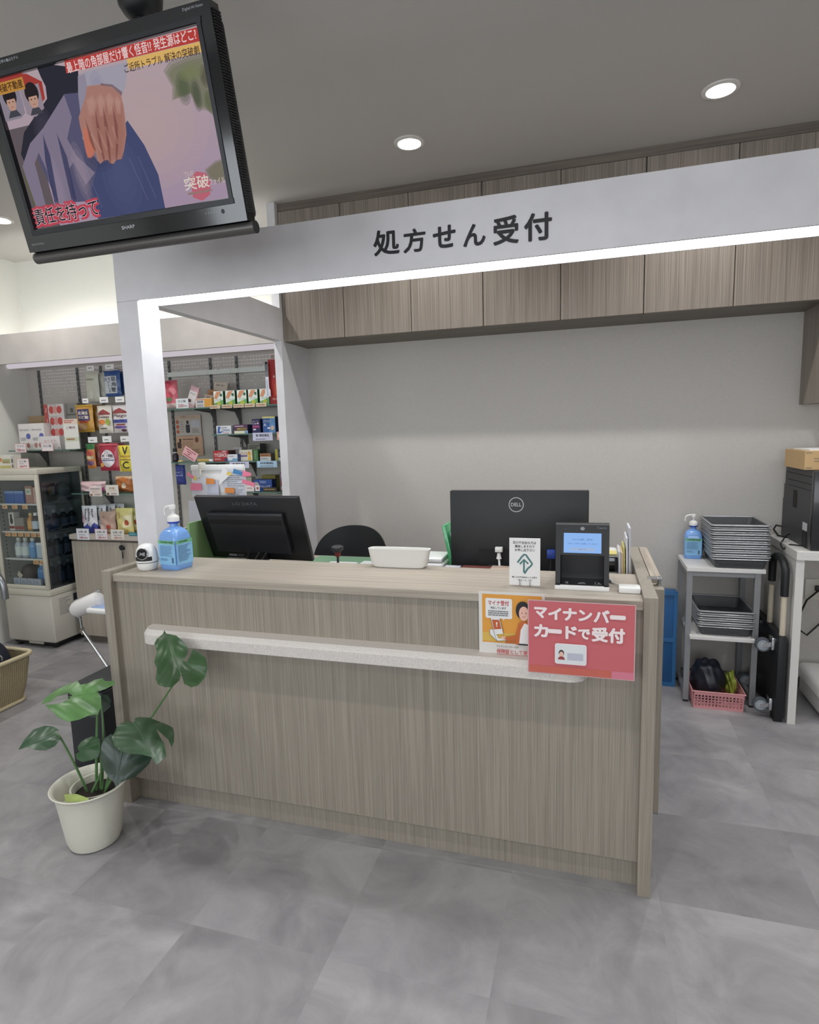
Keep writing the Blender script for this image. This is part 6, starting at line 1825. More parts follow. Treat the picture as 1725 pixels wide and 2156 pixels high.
q.lathe([(0.0, 0.0), (0.045, 0.0), (0.06, 0.03), (0.06, 0.09), (0.035, 0.13), (0.0, 0.145)], (fx1 - 0.09, fy0 + 0.28, SZ[3] + 0.001), mat('plastic_film', (150, 154, 156), 0.2), 18)
tag(q.build('plastic_bag'), 'crumpled grey plastic bag on the upper refrigerator shelf behind the side glass', 'bag')
q = MB().box(fx1 - 0.13, fx1 - 0.06, fy0 + 0.12, fy0 + 0.2, SZ[3] + 0.001, SZ[3] + 0.15, colr((46, 44, 52), 0.5), 0.015, 2)
F = Face(q, (fx1 - 0.0596, fy0 + 0.125, SZ[3]), (0, 1, 0), (0, 0, 1))
F.rect(0.02, 0.06, 0.06, 0.12, colr((206, 200, 200)))
F.ell(0.016, 0.09, 0.014, 0.03, colr((206, 150, 80)))
tag(q.build('food_pouch'), 'black pouch with orange and white label on the upper refrigerator shelf', 'pouch')
# on top
pbox('medicine_box', -3.82, -3.665, 1.3355, 1.438, 1.47, 0.06, 'white carton with orange and green picture on top of the refrigerator', (222, 218, 206), decos(Ee(.15, .66, .12, .16, (222, 140, 90)), Rr(.28, .4, .78, .72, (170, 176, 130)), T('のど', .3, .42, .7, .58, (190, 90, 60), .03), Rr(.12, .06, .8, .24, (196, 184, 110)), Rr(.84, .05, .98, .9, (196, 190, 186)), Rr(.88, .1, .95, .3, (110, 70, 60)), Rr(.88, .45, .95, .7, (70, 70, 80))))
pcard(-3.62, -3.508, 1.3355, 1.41, 1.455, 'pink edged price card standing on top of the refrigerator', (228, 220, 220), (222, 150, 156), decos(T('のど飴', .2, .65, .8, .82, (90, 90, 100)), Ll(.2, .45, .8, .55, 1, (130, 130, 140)), T('680円', .2, .14, .8, .34, (196, 60, 66))))
# ================================================================ right side behind the counter
# blue folding crate leaning on the wall
cr = thing('folding_crate', 'blue plastic folding crate standing flat behind the right end of the counter', 'crate', (0.72, 1.8, 0))
CBL = mat('crate_blue', (42, 96, 150), 0.4)
q = MB()
q.box(0.55, 0.862, 1.735, 1.80, 0.0, 0.572, CBL, 0.005, 2)
sub(q, 'panel', cr, cr)
q = MB()
for z in (0.0, 0.27, 0.548):
    q.box(0.548, 0.866, 1.728, 1.7345, z, z + 0.024, mat('crate_blue_rib', (50, 108, 162), 0.4))
for x in (0.548, 0.846):
    q.box(x, x + 0.02, 1.729, 1.7345, 0.024, 0.548, mat('crate_blue_rib', (50, 108, 162), 0.4))
q.box(0.8625, 0.868, 1.74, 1.79, 0.43, 0.5, mat('crate_blue_rib', (50, 108, 162), 0.4))
sub(q, 'ribs', cr, cr)

# white topped metal stand
sd = thing('shelf_stand', 'white topped grey steel stand with two shelves holding stacked trays', 'stand', (1.06, 1.71, 0))
STL = mat('stand_steel', (146, 148, 150), 0.4, 0.35)
x0, x1, y0, y1 = 0.882, 1.236, 1.54, 1.872
sub(MB().box(x0 - 0.002, 1.256, y0 - 0.006, y1 + 0.008, 0.738, 0.76, mat('shelf_white', (224, 222, 220), 0.45), 0.001, 1, smooth=False), 'top', sd, sd)
sub(MB().box(x0 + 0.02, 1.216, y0 - 0.03, y1, 0.37, 0.388, mat('shelf_white', (224, 222, 220), 0.45), 0.001, 1, smooth=False), 'shelf', sd, sd)
for x in (x0, x1 - 0.028):
    for y in (y0, y1 - 0.028):
        q = MB().box(x, x + 0.028, y, y + 0.028, 0.012, 0.7375, STL)
        lg_ = sub(q, 'leg', sd, sd)
        sub(MB().box(x + 0.001, x + 0.027, y + 0.001, y + 0.027, 0.0, 0.0118, BLACK), 'foot', lg_, sd)
q = MB()
for x in (x0, x1 - 0.028):
    q.box(x + 0.004, x + 0.024, y0 + 0.0285, y1 - 0.0285, 0.712, 0.7375, STL)
    q.box(x + 0.004, x + 0.024, y0 + 0.0285, y1 - 0.0285, 0.03, 0.055, STL)
q.box(x0 + 0.0285, x1 - 0.0285, y0 + 0.004, y0 + 0.024, 0.712, 0.7375, STL)
q.box(x0 + 0.0285, x1 - 0.0285, y1 - 0.024, y1 - 0.004, 0.03, 0.055, STL)
sub(q, 'cross_bars', sd, sd)

# grey trays
TRG = mat('tray_grey', (166, 168, 170), 0.3, 0.4)
TRD = mat('tray_grey_dark', (74, 76, 79), 0.45)


def make_tray():
    t = thing('prescription_tray', 'x', 'tray', (0, 0, 0), 'grey prescription trays')
    W2, D2, H = 0.137, 0.17, 0.066
    q = MB()
    b0, b1 = (0.117, 0.15), (0.131, 0.164)
    def ring(hw, hd, z):
        r = 0.018
        p = []
        for cx, cy, a in ((hw - r, hd - r, 0), (-hw + r, hd - r, 90), (-hw + r, -hd + r, 180), (hw - r, -hd + r, 270)):
            for i in range(5):
                an = math.radians(a + 22.5 * i)
                p.append((cx + r * math.cos(an), cy + r * math.sin(an), z))
        return p
    rs = [ring(b0[0], b0[1], 0.0), ring(b1[0], b1[1], H - 0.006), ring(b1[0] - 0.002, b1[1] - 0.002, H - 0.006), ring(b0[0] - 0.002, b0[1] - 0.002, 0.003)]
    n = len(rs[0])
    vs = sum(rs, [])
    fs = [list(range(n))[::-1], [3 * n + i for i in range(n)]]
    for k in range(3):
        for i in range(n):
            j = (i + 1) % n
            fs.append([k * n + i, k * n + j, (k + 1) * n + j, (k + 1) * n + i])
    q.add(vs, fs, TRD, False)
    # perforation rows in the front wall
    for r_ in range(2):
        for i in range(26):
            x = -0.1 + i * 0.008
            z = 0.012 + r_ * 0.009
            yv = -(b0[1] + (b1[1] - b0[1]) * z / (H - 0.006)) - 0.0004
            q.box(x, x + 0.005, yv - 0.0004, yv, z, z + 0.006, DARKGAP)
    o = q.build('basket', None, (0, 0, 0)); o.parent = t
    q = MB()
    q.tube(ring(W2, D2, H - 0.003), 0.0055, TRG, 8, closed=True)
    q.tube(ring(W2 - 0.001, D2 - 0.001, H - 0.016), 0.0022, mat('tray_rim_light', (214, 216, 218), 0.25, 0.5), 6, closed=True)
    o = q.build('rim', None, (0, 0, 0)); o.parent = t
    return t


t0 = make_tray()
ORDT = ('lowest', 'second', 'third', 'fourth', 'fifth', 'sixth', 'seventh', 'topmost')
first = True
for k in range(8):
    o = t0 if first else copy_tree(t0)
    first = False
    o.location = (1.137 - 0.0012 * k, 1.70, 0.7605 + 0.0238 * k)
    o['label'] = ('%s grey mesh tray of the tall stack on the stand top' % ORDT[k]) if k in (0, 7) else ('%s grey mesh tray from the bottom of the tall stack on the stand top' % ORDT[k])
    o['group'] = 'grey trays stacked on the stand top'
for k in range(4):
    o = copy_tree(t0)
    o.location = (1.08, 1.70, 0.3885 + 0.0238 * k)
    o['label'] = ('lowest', 'second lowest', 'second highest', 'topmost')[k] + ' grey mesh tray of the short stack on the lower shelf'
    o['group'] = 'grey trays stacked on the lower shelf'

# pink basket with dark cloth under the stand
pb = thing('storage_basket', 'pink plastic lattice basket on the floor under the white topped stand', 'basket', (1.05, 1.62, 0))
PKB = mat('basket_pink', (216, 152, 156), 0.45)
q = MB()
bx0, bx1, by0, by1, bh = 0.925, 1.165, 1.472, 1.72, 0.098
q.box(bx0, bx1, by0, by1, 0.0, 0.006, PKB)


def lattice(p0, p1, q_):
    """one side wall: strips with square openings"""
    p0, p1 = Vector(p0), Vector(p1)
    d = (p1 - p0)
    L_ = d.length
    d.normalize()
    nn = Vector((-d.y, d.x, 0)) * 0.003
    def blk(a0, a1, z0_, z1_):
        c = []
        for a, z in ((a0, z0_), (a1, z0_), (a1, z1_), (a0, z1_)):
            s = (z / bh) * 0.008
            c.append(p0 + d * (a) - nn.normalized() * s + Vector((0, 0, z)))
        c2 = [v + nn for v in c]
        q_.add(c + c2, [[0, 1, 2, 3], [7, 6, 5, 4], [0, 4, 5, 1], [1, 5, 6, 2], [2, 6, 7, 3], [3, 7, 4, 0]], PKB)
    blk(0, L_, 0.0, 0.016)
    blk(0, L_, 0.078, bh)
    rows = [0.016 + i * 0.0155 for i in range(5)]
    for z in rows[1:4]:
        blk(0, L_, z, z + 0.005)
    nx = int(L_ / 0.0165)
    for i in range(nx + 1):
        a = i * (L_ - 0.006) / nx
        blk(a, a + 0.0065, 0.016, 0.078)


lattice((bx0, by0, 0), (bx1, by0, 0), q)
lattice((bx1, by0, 0), (bx1, by1, 0), q)
lattice((bx1, by1, 0), (bx0, by1, 0), q)
lattice((bx0, by1, 0), (bx0, by0, 0), q)
sub(q, 'basket', pb, pb)
sub(MB().tube([(bx0 - 0.008, by0 - 0.008, bh), (bx1 + 0.008, by0 - 0.008, bh), (bx1 + 0.008, by1 + 0.008, bh), (bx0 - 0.008, by1 + 0.008, bh)], 0.004, PKB, 8, closed=True), 'rim', pb, pb)


def lump(c, r, m, seed, n=3, flat=0.7, amp=0.22):
    b = bmesh.new()
    bmesh.ops.create_icosphere(b, subdivisions=n, radius=1)
    rnd = random.Random(seed)
    ph = [rnd.uniform(0, 6) for _ in range(6)]
    for v in b.verts:
        k = 1 + amp * 0.5 * (math.sin(3 * v.co.x + ph[0]) * math.cos(2.6 * v.co.y + ph[1]) + 0.6 * math.sin(7 * v.co.y + 5 * v.co.z + ph[2]) + 0.4 * math.sin(11 * v.co.x + 6 * v.co.z + ph[3]))
        v.co = Vector((v.co.x * r[0] * k, v.co.y * r[1] * k, v.co.z * r[2] * k))
        if v.co.z < -r[2] * flat:
            v.co.z = -r[2] * flat
        v.co += Vector(c)
    return MB().bm(b, m, True)


tag(lump((1.012, 1.6, 0.122), (0.078, 0.1, 0.115), mat('black_cloth', (26, 28, 38), 0.45), 3, 4, 1.0).build('cloth_bag'), 'crumpled glossy black bag bulging out of the pink basket', 'bag')
tag(lump((1.126, 1.61, 0.09), (0.027, 0.06, 0.075), mat('lime_film', (150, 160, 66), 0.35), 5, 4, 1.0, 0.45).build('plastic_pouch'), 'lime yellow plastic pouch beside the black bag in the pink basket', 'pouch')

# folded platform trolley
dl = thing('platform_trolley', 'black folded platform trolley standing on edge beside the white desk with beige handle', 'trolley', (1.3, 1.6, 0))
TB_ = mat('trolley_black', (22, 24, 27), 0.5)
sub(MB().box(1.288, 1.328, 1.385, 1.872, 0.022, 0.452, TB_, 0.006, 2), 'platform', dl, dl)
q = MB()
q.box(1.288, 1.328, 1.40, 1.46, 0.0, 0.0215, BLACK)
q.box(1.288, 1.328, 1.8, 1.85, 0.0, 0.0215, BLACK)
sub(q, 'bumper', dl, dl)
for y in (1.42, 1.64):
    sub(MB().tube([(1.312, y, 0.4525), (1.312, y, 0.66)], 0.0135, mat('handle_beige', (206, 196, 176), 0.4), 14), 'handle_tube', dl, dl)
q = MB()
pts = [(1.312, 1.42, 0.655), (1.312, 1.42, 0.77)]
for i in range(1, 9):
    a = PI - PI * i / 9
    pts.append((1.312, 1.53 + 0.11 * math.cos(a), 0.77 + 0.065 * math.sin(a)))
pts += [(1.312, 1.64, 0.77), (1.312, 1.64, 0.68)]
q.tube(pts, 0.0185, TB_, 14)
sub(q, 'grip', dl, dl)
WHG = mat('castor_grey', (78, 84, 90), 0.5)
for (y, z, sw) in ((1.45, 0.40, 1), (1.44, 0.082, 0), (1.76, 0.40, 1), (1.76, 0.082, 0)):
    cs = MB()
    xw = 1.225
    R90 = Matrix.Rotation(math.radians(90), 4, 'X')
    zc = z - 0.012 if sw else z - 0.012
    cs.lathe([(0.012, -0.014), (0.034, -0.014), (0.036, -0.011), (0.036, 0.011), (0.034, 0.014), (0.012, 0.014)], (xw + 0.01, y, zc), WHG, 24, mat=R90)
    w_ = sub(cs, 'castor_wheel', dl, dl)
    h_ = MB()
    h_.lathe([(0.0, -0.0155), (0.014, -0.0155), (0.014, 0.0155), (0.0, 0.0155)], (xw + 0.01, y, zc), colr((176, 180, 184), 0.3), 18, mat=R90)
    h_.lathe([(0.0, -0.0142), (0.027, -0.0144), (0.027, 0.0144), (0.0, 0.0142)], (xw + 0.01, y, zc), colr((150, 160, 168), 0.4), 22, mat=R90)
    sub(h_, 'hub', w_, dl)
    f_ = MB()
    for s in (-0.02, 0.018):
        f_.prism([(xw + 0.006, zc - 0.006), (xw + 0.02, zc - 0.007), (1.28, z - 0.014), (1.28, z + 0.012), (xw + 0.02, zc + 0.008 + 0.006 * sw), (xw + 0.006, zc + 0.006)], y + s, y + s + 0.003, CHROME, lambda u, v, h: Vector((u, h, v)))
    f_.box(1.268, 1.2875, y - 0.03, y + 0.03, z - 0.03, z + 0.034, CHROME, 0.003)
    sub(f_, 'castor_fork', dl, dl)

# white desk at the right edge
ds = thing('side_desk', 'white desk with panel leg at the right edge carrying the black printer', 'desk', (1.8, 1.6, 0))
DW = mat('desk_white', (216, 214, 210), 0.45)
sub(MB().box(1.343, 2.35, 1.375, 1.885, 0.848, 0.892, DW, 0.0015, 1, smooth=False), 'top', ds, ds)
sub(MB().box(1.346, 1.382, 1.388, 1.885, 0.0, 0.8475, DW), 'panel_leg', ds, ds)
sub(MB().box(2.3, 2.336, 1.388, 1.885, 0.0, 0.8475, DW), 'panel_leg', ds, ds)
# printer
pr_ = thing('laser_printer', 'large black printer with stepped left side on the white desk at the right edge', 'printer', (1.65, 1.6, 0.8925))
PB = mat('printer_charcoal', (62, 62, 64), 0.5)
q = MB()
PZ = 0.8925
q.prism([(1.43, PZ), (1.865, PZ), (1.865, PZ + 0.21), (1.855, PZ + 0.21), (1.855, PZ + 0.29), (1.84, PZ + 0.29), (1.84, PZ + 0.375), (1.82, PZ + 0.39), (1.43, PZ + 0.39)], 1.406, 1.86, PB, lambda u, v, h: Vector((h, u, v)))
sub(q, 'body', pr_, pr_)
sub(MB().box(1.404, 1.87, 1.395, 1.4295, PZ, PZ + 0.388, mat('printer_front_black', (24, 25, 28), 0.3, coat=0.3), 0.006, 2), 'front_cover', pr_, pr_)
q = MB()
F = Face(q, (1.406, 1.865, PZ), (0, -1, 0), (0, 0, 1), 0.0006)
F.rect(0.05, 0.355, 0.435, 0.359, DARKGAP)
F.rect(0.06, 0.318, 0.435, 0.322, DARKGAP)
F.rect(0.08, 0.288, 0.435, 0.291, DARKGAP)
F.rect(0.17, 0.18, 0.23, 0.27, DARKGAP).up()
F.rect(0.34, 0.085, 0.41, 0.125, colr((190, 192, 196)))
F.rect(0.34, 0.0, 0.405, 0.08, INK)
sub(q, 'side_details', pr_, pr_)
q = MB()
q.tube([(1.402, 1.84, PZ + 0.05), (1.375, 1.85, PZ + 0.055), (1.358, 1.83, PZ + 0.035), (1.37, 1.79, PZ + 0.008), (1.40, 1.75, PZ + 0.005)], 0.005, BLACK, 8)
q.tube([(1.40, 1.70, PZ + 0.03), (1.372, 1.66, PZ + 0.03), (1.337, 1.62, PZ - 0.01), (1.336, 1.56, PZ - 0.025), (1.36, 1.54, PZ + 0.004), (1.40, 1.5, PZ + 0.006)], 0.0035, BLACK, 8)
sub(q, 'power_cable', pr_, pr_)
bx = MB()
bx.box(1.375, 1.78, 1.45, 1.76, PZ + 0.3905, PZ + 0.482, mat('carton_brown', (196, 164, 118), 0.7), 0.001, 1, smooth=False)
F = front(bx, 1.375, PZ + 0.3905, 1.45, 0.0005)
CI = colr((150, 128, 96), 0.7)
F.lines(0.04, 0.035, 0.11, 0.06, 2, CI, 0.5)
F.rect(0.004, 0.006, 0.032, 0.012, CI)
F.rect(0.004, 0.08, 0.03, 0.085, CI)
tag(bx.build('cardboard_box'), 'flat brown cardboard box lying on top of the black printer', 'box')
tag(MB().box(1.40, 1.7, 1.47, 1.72, PZ + 0.4825, PZ + 0.488, PAPER).build('paper_stack'), 'thin stack of white paper on the brown cardboard box', 'paper')
# machine under the desk
um = thing('white_machine', 'white moulded office machine on the floor under the white desk', 'machine', (1.68, 1.65, 0))
sub(MB().box(1.5, 1.9, 1.44, 1.80, 0.10, 0.19, WHITE, 0.03, 4), 'lid', um, um)
sub(MB().box(1.515, 1.89, 1.46, 1.80, 0.02, 0.1, mat('machine_grey_white', (196, 196, 194), 0.45), 0.012, 3), 'body', um, um)
sub(MB().box(1.54, 1.87, 1.5, 1.79, 0.0, 0.02, BLACK), 'base', um, um)
ol = thing('wall_outlet', 'white wall outlet with a black plug and hanging cable under the white desk', 'outlet', (1.6, YB, 0.55))
sub(MB().box(1.545, 1.665, YB - 0.009, YB - 0.0005, 0.52, 0.64, OFFW, 0.003), 'plate', ol, ol)
q = MB()
q.box(1.59, 1.625, YB - 0.04, YB - 0.0095, 0.575, 0.605, BLACK, 0.004)
q.tube([(1.6, YB - 0.038, 0.58), (1.53, 1.80, 0.54), (1.49, 1.78, 0.45), (1.5, 1.80, 0.37), (1.55, 1.83, 0.33), (1.62, 1.85, 0.4)], 0.005, BLACK, 8)
sub(q, 'plug', ol, ol)
# ================================================================ left foreground: plant, bin, basket, folding stand
LEAFN = {'A': 'upper', 'B': 'b'}
pl = thing('potted_monstera', 'monstera plant with split green leaves in a round white pot at the counter end', 'plant', (-1.4317, -0.2262, 0))
POTM = mat('pot_white', (214, 213, 200), 0.5, bump=0.35, bscale=120)
pc_ = (-1.4317, -0.2262, 0)
q = MB()
q.lathe([(0.0, 0.001), (0.075, 0.0), (0.088, 0.006), (0.0965, 0.03), (0.104, 0.09), (0.114, 0.17), (0.1205, 0.215), (0.126, 0.226), (0.1345, 0.2335), (0.1365, 0.2365), (0.134, 0.239), (0.127, 0.237), (0.118, 0.224), (0.112, 0.19), (0.107, 0.16), (0.0, 0.158)], pc_, POTM, 56)
sub(q, 'outer_pot', pl, pl)
q = MB()
ip = (-1.412, -0.212, 0)
q.lathe([(0.082, 0.16), (0.09, 0.222), (0.093, 0.224), (0.091, 0.2255), (0.086, 0.223), (0.08, 0.195), (0.0, 0.194)], ip, mat('inner_pot', (206, 205, 190), 0.5), 44)
sub(q, 'inner_pot', pl, pl)
q = MB()
q.lathe([(0.08, 0.1955), (0.06, 0.2), (0.03, 0.203), (0.0, 0.202)], ip, mat('potting_soil', (38, 32, 28), 0.95, bump=1.0, bscale=90), 30)
sub(q, 'soil', pl, pl)
GREENS = {'A': (40, 72, 34), 'B': (78, 116, 64), 'C': (50, 78, 54), 'D': (54, 84, 54), 'E': (50, 76, 52), 'F': (36, 58, 44), 'G': (48, 66, 54), 'H': (160, 180, 100)}
for k, (b0, Mv, Lv, Nv, ln, uv) in LEAVES.items():
    b0, Mv, Lv, Nv = Vector(b0), Vector(Mv), Vector(Lv), Vector(Nv)
    g = GREENS[k]
    gm = mat('leaf_%s' % k, g, 0.32, var=0.13, vscale=14, spec=0.5)
    us = [p[0] for p in uv]
    vs_ = [p[1] for p in uv]
    st_ = 0.011
    pts = [Vector(p) for p in uv]
    n = len(pts)
    def inside(x, y):
        c = False
        for i in range(n):
            x1_, y1_ = uv[i]
            x2_, y2_ = uv[(i + 1) % n]
            if (y1_ > y) != (y2_ > y) and x < (x2_ - x1_) * (y - y1_) / (y2_ - y1_) + x1_:
                c = not c
        return c
    def far(x, y):
        return all((x - a) ** 2 + (y - b_) ** 2 > (st_ * 0.55) ** 2 for a, b_ in uv)
    extra = []
    a = min(us)
    while a < max(us):
        b_ = min(vs_)
        while b_ < max(vs_):
            if inside(a, b_) and far(a, b_):
                extra.append(Vector((a, b_)))
            b_ += st_
        a += st_
    res = delaunay_2d_cdt(pts + extra, [], [list(range(n))], 1, 1e-6)
    V2, F2 = res[0], res[2]
    wob = 1.0 if k != 'H' else 0.2
    def bend(u, v):
        w = -1.6 * v * v - 0.5 * (u - 0.35 * ln) ** 2 + wob * 0.0035 * math.sin(u * 70 + abs(v) * 55) * min(1, abs(v) / 0.03)
        w += 0.0025 * max(0, 1 - abs(v) / 0.02)* -1
        return b0 + Mv * u + Lv * v + Nv * w
    q = MB()
    P3 = [bend(p.x, p.y) for p in V2]
    # thin sheet with an upper and an under side
    q.add(P3 + [p - Nv * 0.0007 for p in P3], [list(f) for f in F2] + [[i + len(P3) for i in f][::-1] for f in F2], gm, True)
    lf = sub(q, 'leaf', pl, pl)
    if k == 'H':
        lf['label'] = 'pale yellow green withered leaf lying in the pot'
    else:
        q = MB()
        path = [bend(ln * 0.96 * i / 12, 0.0) + Nv * 0.0006 for i in range(13)]
        q.tube(path, [0.0019 - 0.00012 * i for i in range(13)], mat('midrib_%s' % k, tuple(min(255, int(c * 1.15 + 8)) for c in g), 0.5), 6)
        sub(q, 'midrib', lf, pl)
STEM = mat('stem_green', (84, 120, 72), 0.45)
for path, r0, r1 in (
        ([(-1.0241, -0.17, 0.6823), (-1.0744, -0.165, 0.6236), (-1.1691, -0.17, 0.5021), (-1.2763, -0.19, 0.3721), (-1.3716, -0.22, 0.2)], 0.0028, 0.005),
        ([(-1.3763, -0.2, 0.5949), (-1.3891, -0.2, 0.5046), (-1.3958, -0.21, 0.3889), (-1.4108, -0.22, 0.2)], 0.0032, 0.0055),
        ([(-1.504, -0.28, 0.4487), (-1.484, -0.28, 0.4309), (-1.4501, -0.26, 0.3108), (-1.4374, -0.235, 0.2)], 0.0026, 0.0048),
        ([(-1.3724, -0.22, 0.3973), (-1.3798, -0.215, 0.3114), (-1.3998, -0.21, 0.2)], 0.0026, 0.0045),
        ([(-1.2491, -0.17, 0.4711), (-1.3241, -0.175, 0.388), (-1.3845, -0.2, 0.2855), (-1.4177, -0.235, 0.2)], 0.003, 0.0055),
        ([(-1.3347, -0.15, 0.3425), (-1.3764, -0.16, 0.2917), (-1.3873, -0.2, 0.2)], 0.003, 0.005),
        ([(-1.4284, -0.14, 0.5382), (-1.4002, -0.17, 0.4226), (-1.3919, -0.21, 0.2)], 0.0026, 0.0045)):
    P_ = [Vector(p) for p in path]
    # smooth the path
    sm = []
    for i in range(len(P_) - 1):
        p0, p1, p2, p3 = P_[max(i - 1, 0)], P_[i], P_[i + 1], P_[min(i + 2, len(P_) - 1)]
        for s in range(5):
            t_ = s / 5
            sm.append(0.5 * ((2 * p1) + (p2 - p0) * t_ + (2 * p0 - 5 * p1 + 4 * p2 - p3) * t_ ** 2 + (3 * p1 - p0 - 3 * p2 + p3) * t_ ** 3))
    sm.append(P_[-1])
    m_ = len(sm)
    sub(MB().tube(sm, [r0 + (r1 - r0) * i / (m_ - 1) for i in range(m_)], STEM, 8), 'stem', pl, pl)

# black bin behind the plant
bn = thing('waste_bin', 'tall black rectangular bin standing at the counter end behind the plant', 'bin', (-1.78, 0.28, 0))
sub(MB().box(-1.935, -1.735, 0.165, 0.47, 0.0, 0.385, mat('bin_black', (34, 36, 40), 0.4), 0.006, 2), 'body', bn, bn)
sub(MB().box(-1.93, -1.74, 0.17, 0.465, 0.3855, 0.402, mat('bin_lid', (44, 46, 50), 0.6, bump=0.4, bscale=120), 0.006, 2), 'lid', bn, bn)

# wicker basket and navy bag
wb_ = thing('wicker_basket', 'pale woven wicker basket on the floor at the left edge', 'basket', (-3.0, 0.45, 0))
WK = weave('wicker', (206, 192, 156), (140, 126, 96), 60)
WKR = mat('wicker_rim', (196, 184, 152), 0.7, bump=0.6, bscale=140)
q = MB()
def brng(hx, hy, z, r=0.06):
    p = []
    for cx, cy, a in ((hx - r, hy - r, 0), (-hx + r, hy - r, 90), (-hx + r, -hy + r, 180), (hx - r, -hy + r, 270)):
        for i in range(7):
            an = math.radians(a + 15 * i)
            p.append((-3.01 + cx + r * math.cos(an), 0.46 + cy + r * math.sin(an), z))
    return p
rs = [brng(0.17, 0.235, 0.004), brng(0.2, 0.25, 0.1), brng(0.235, 0.262, 0.285), brng(0.227, 0.254, 0.285), brng(0.165, 0.228, 0.012)]
n = len(rs[0])
fs = [list(range(n))[::-1], [4 * n + i for i in range(n)]]
for k in range(4):
    for i in range(n):
        j = (i + 1) % n
        fs.append([k * n + i, k * n + j, (k + 1) * n + j, (k + 1) * n + i])
q.add(sum(rs, []), fs, WK, True)
sub(q, 'woven_body', wb_, wb_)
sub(MB().tube(brng(0.237, 0.264, 0.292), 0.0125, WKR, 10, closed=True), 'rim', wb_, wb_)
sub(MB().tube(brng(0.176, 0.24, 0.011), 0.0105, WKR, 8, closed=True), 'base_band', wb_, wb_)
bg = thing('shoulder_bag', 'navy bag with dark red piping lying in the wicker basket', 'bag', (-2.98, 0.5, 0.05))
NV = mat('navy_cloth', (26, 32, 48), 0.7)
sub(lump((-2.965, 0.5, 0.232), (0.165, 0.185, 0.2), NV, 8, 4, 1.0, 0.08), 'body', bg, bg)
q = MB()
q.tube([(-2.9 + 0.12 * math.sin(t_), 0.42 + 0.02 * t_, 0.4 + 0.05 * math.cos(t_ * 1.3)) for t_ in [i * 0.2 for i in range(12)]], 0.005, mat('piping_red', (104, 36, 46), 0.6), 8)
q.tube([(-2.98, 0.45, 0.43), (-2.97, 0.44, 0.47), (-2.93, 0.46, 0.48), (-2.87, 0.5, 0.45), (-2.84, 0.52, 0.38)], 0.008, NV, 8)
sub(q, 'strap', bg, bg)
sub(MB().tube([(-2.79 + 0.016 * math.cos(t_), 0.52, 0.325 + 0.016 * math.sin(t_)) for t_ in [i * 0.5 for i in range(12)]], 0.003, CHROME, 8, closed=True), 'ring', bg, bg)

# folding stand with roll cushion
fs_ = thing('folding_stand', 'chrome legged folding stand with white padded roll and white tray left of the counter', 'stand', (-2.35, 0.9, 0))
a_, b_ = Vector((-2.607, 0.9, 0.508)), Vector((-2.452, 0.9, 0.572))
dirv = (b_ - a_).normalized()
rl = MB()
Rm = dirv.to_track_quat('Z', 'Y').to_matrix().to_4x4()
Lr = (b_ - a_).length
rl.lathe([(0.0, -0.032), (0.02, -0.03), (0.04, -0.022), (0.05, 0.0), (0.0505, Lr * .5), (0.05, Lr), (0.04, Lr + 0.022), (0.02, Lr + 0.03), (0.0, Lr + 0.032)], a_, mat('vinyl_white', (224, 222, 222), 0.4), 30, mat=Rm)
sub(rl, 'roll_cushion', fs_, fs_)
q = MB()
q.tube([a_ - dirv * 0.02 + Vector((0.0, 0, 0.056)), b_ + Vector((0, 0.03, 0.056)) - dirv * 0.0], 0.006, CHROME, 8)
q.tube([a_ - dirv * 0.036 + Vector((0, -0.0, 0.03)), a_ - dirv * 0.04 + Vector((0.0, 0.0, -0.02)), a_ + Vector((0.012, 0.0, -0.054))], 0.006, CHROME, 8)
q.tube([a_ + Vector((0.012, 0.0, -0.05)), a_ + Vector((0.016, 0, -0.125))], 0.0095, CHROME, 10)
q.lathe([(0.0, -0.012), (0.011, -0.012), (0.011, 0.012), (0.0, 0.012)], a_ + Vector((0.018, 0, -0.128)), CHROME, 14, mat=Matrix.Rotation(math.radians(90), 4, 'X'))
q.tube([a_ + Vector((0.018, 0, -0.128)), (-2.375, 0.9, 0.09), (-2.30, 0.9, 0.012)], 0.0095, CHROME, 10)
sub(q, 'front_leg', fs_, fs_)
q = MB()
q.tube([(-2.43, 1.0, 0.5), (-2.425, 1.0, 0.455)], 0.0085, CHROME, 10)
q.lathe([(0.0, -0.01), (0.01, -0.01), (0.01, 0.01), (0.0, 0.01)], (-2.425, 1.0, 0.452), CHROME, 12, mat=Matrix.Rotation(math.radians(90), 4, 'X'))
q.tube([(-2.425, 1.0, 0.452), (-2.2, 1.0, 0.2), (-2.04, 1.0, 0.012)], 0.0085, CHROME, 10)
sub(q, 'rear_leg', fs_, fs_)
q = MB()
for (x, y) in ((-2.3, 0.9), (-2.04, 1.0)):
    q.lathe([(0.013, 0.0), (0.013, 0.02)], (x, y, 0), DGREY, 12)
sub(q, 'rubber_feet', fs_, fs_)
q = MB()
q.box(-2.478, -2.1, 0.83, 1.06, 0.508, 0.54, WHITE, 0.012, 3)
sub(q, 'tray', fs_, fs_)
sub(MB().box(-2.45, -2.12, 0.85, 1.04, 0.5405, 0.5445, colr((150, 176, 222), 0.4)), 'blue_mat', fs_, fs_)
q = MB()
q.lathe([(0.0, 0.0), (0.075, 0.0), (0.07, 0.05), (0.05, 0.06), (0.0, 0.062)], (-2.1, 0.86, 0.14), colr((150, 152, 156), 0.4), 24)
q.lathe([(0.0, 0.062), (0.05, 0.062), (0.054, 0.085), (0.035, 0.105), (0.0, 0.11)], (-2.1, 0.86, 0.14), WHITE, 24)
sub(q, 'pedestal_cap', fs_, fs_)
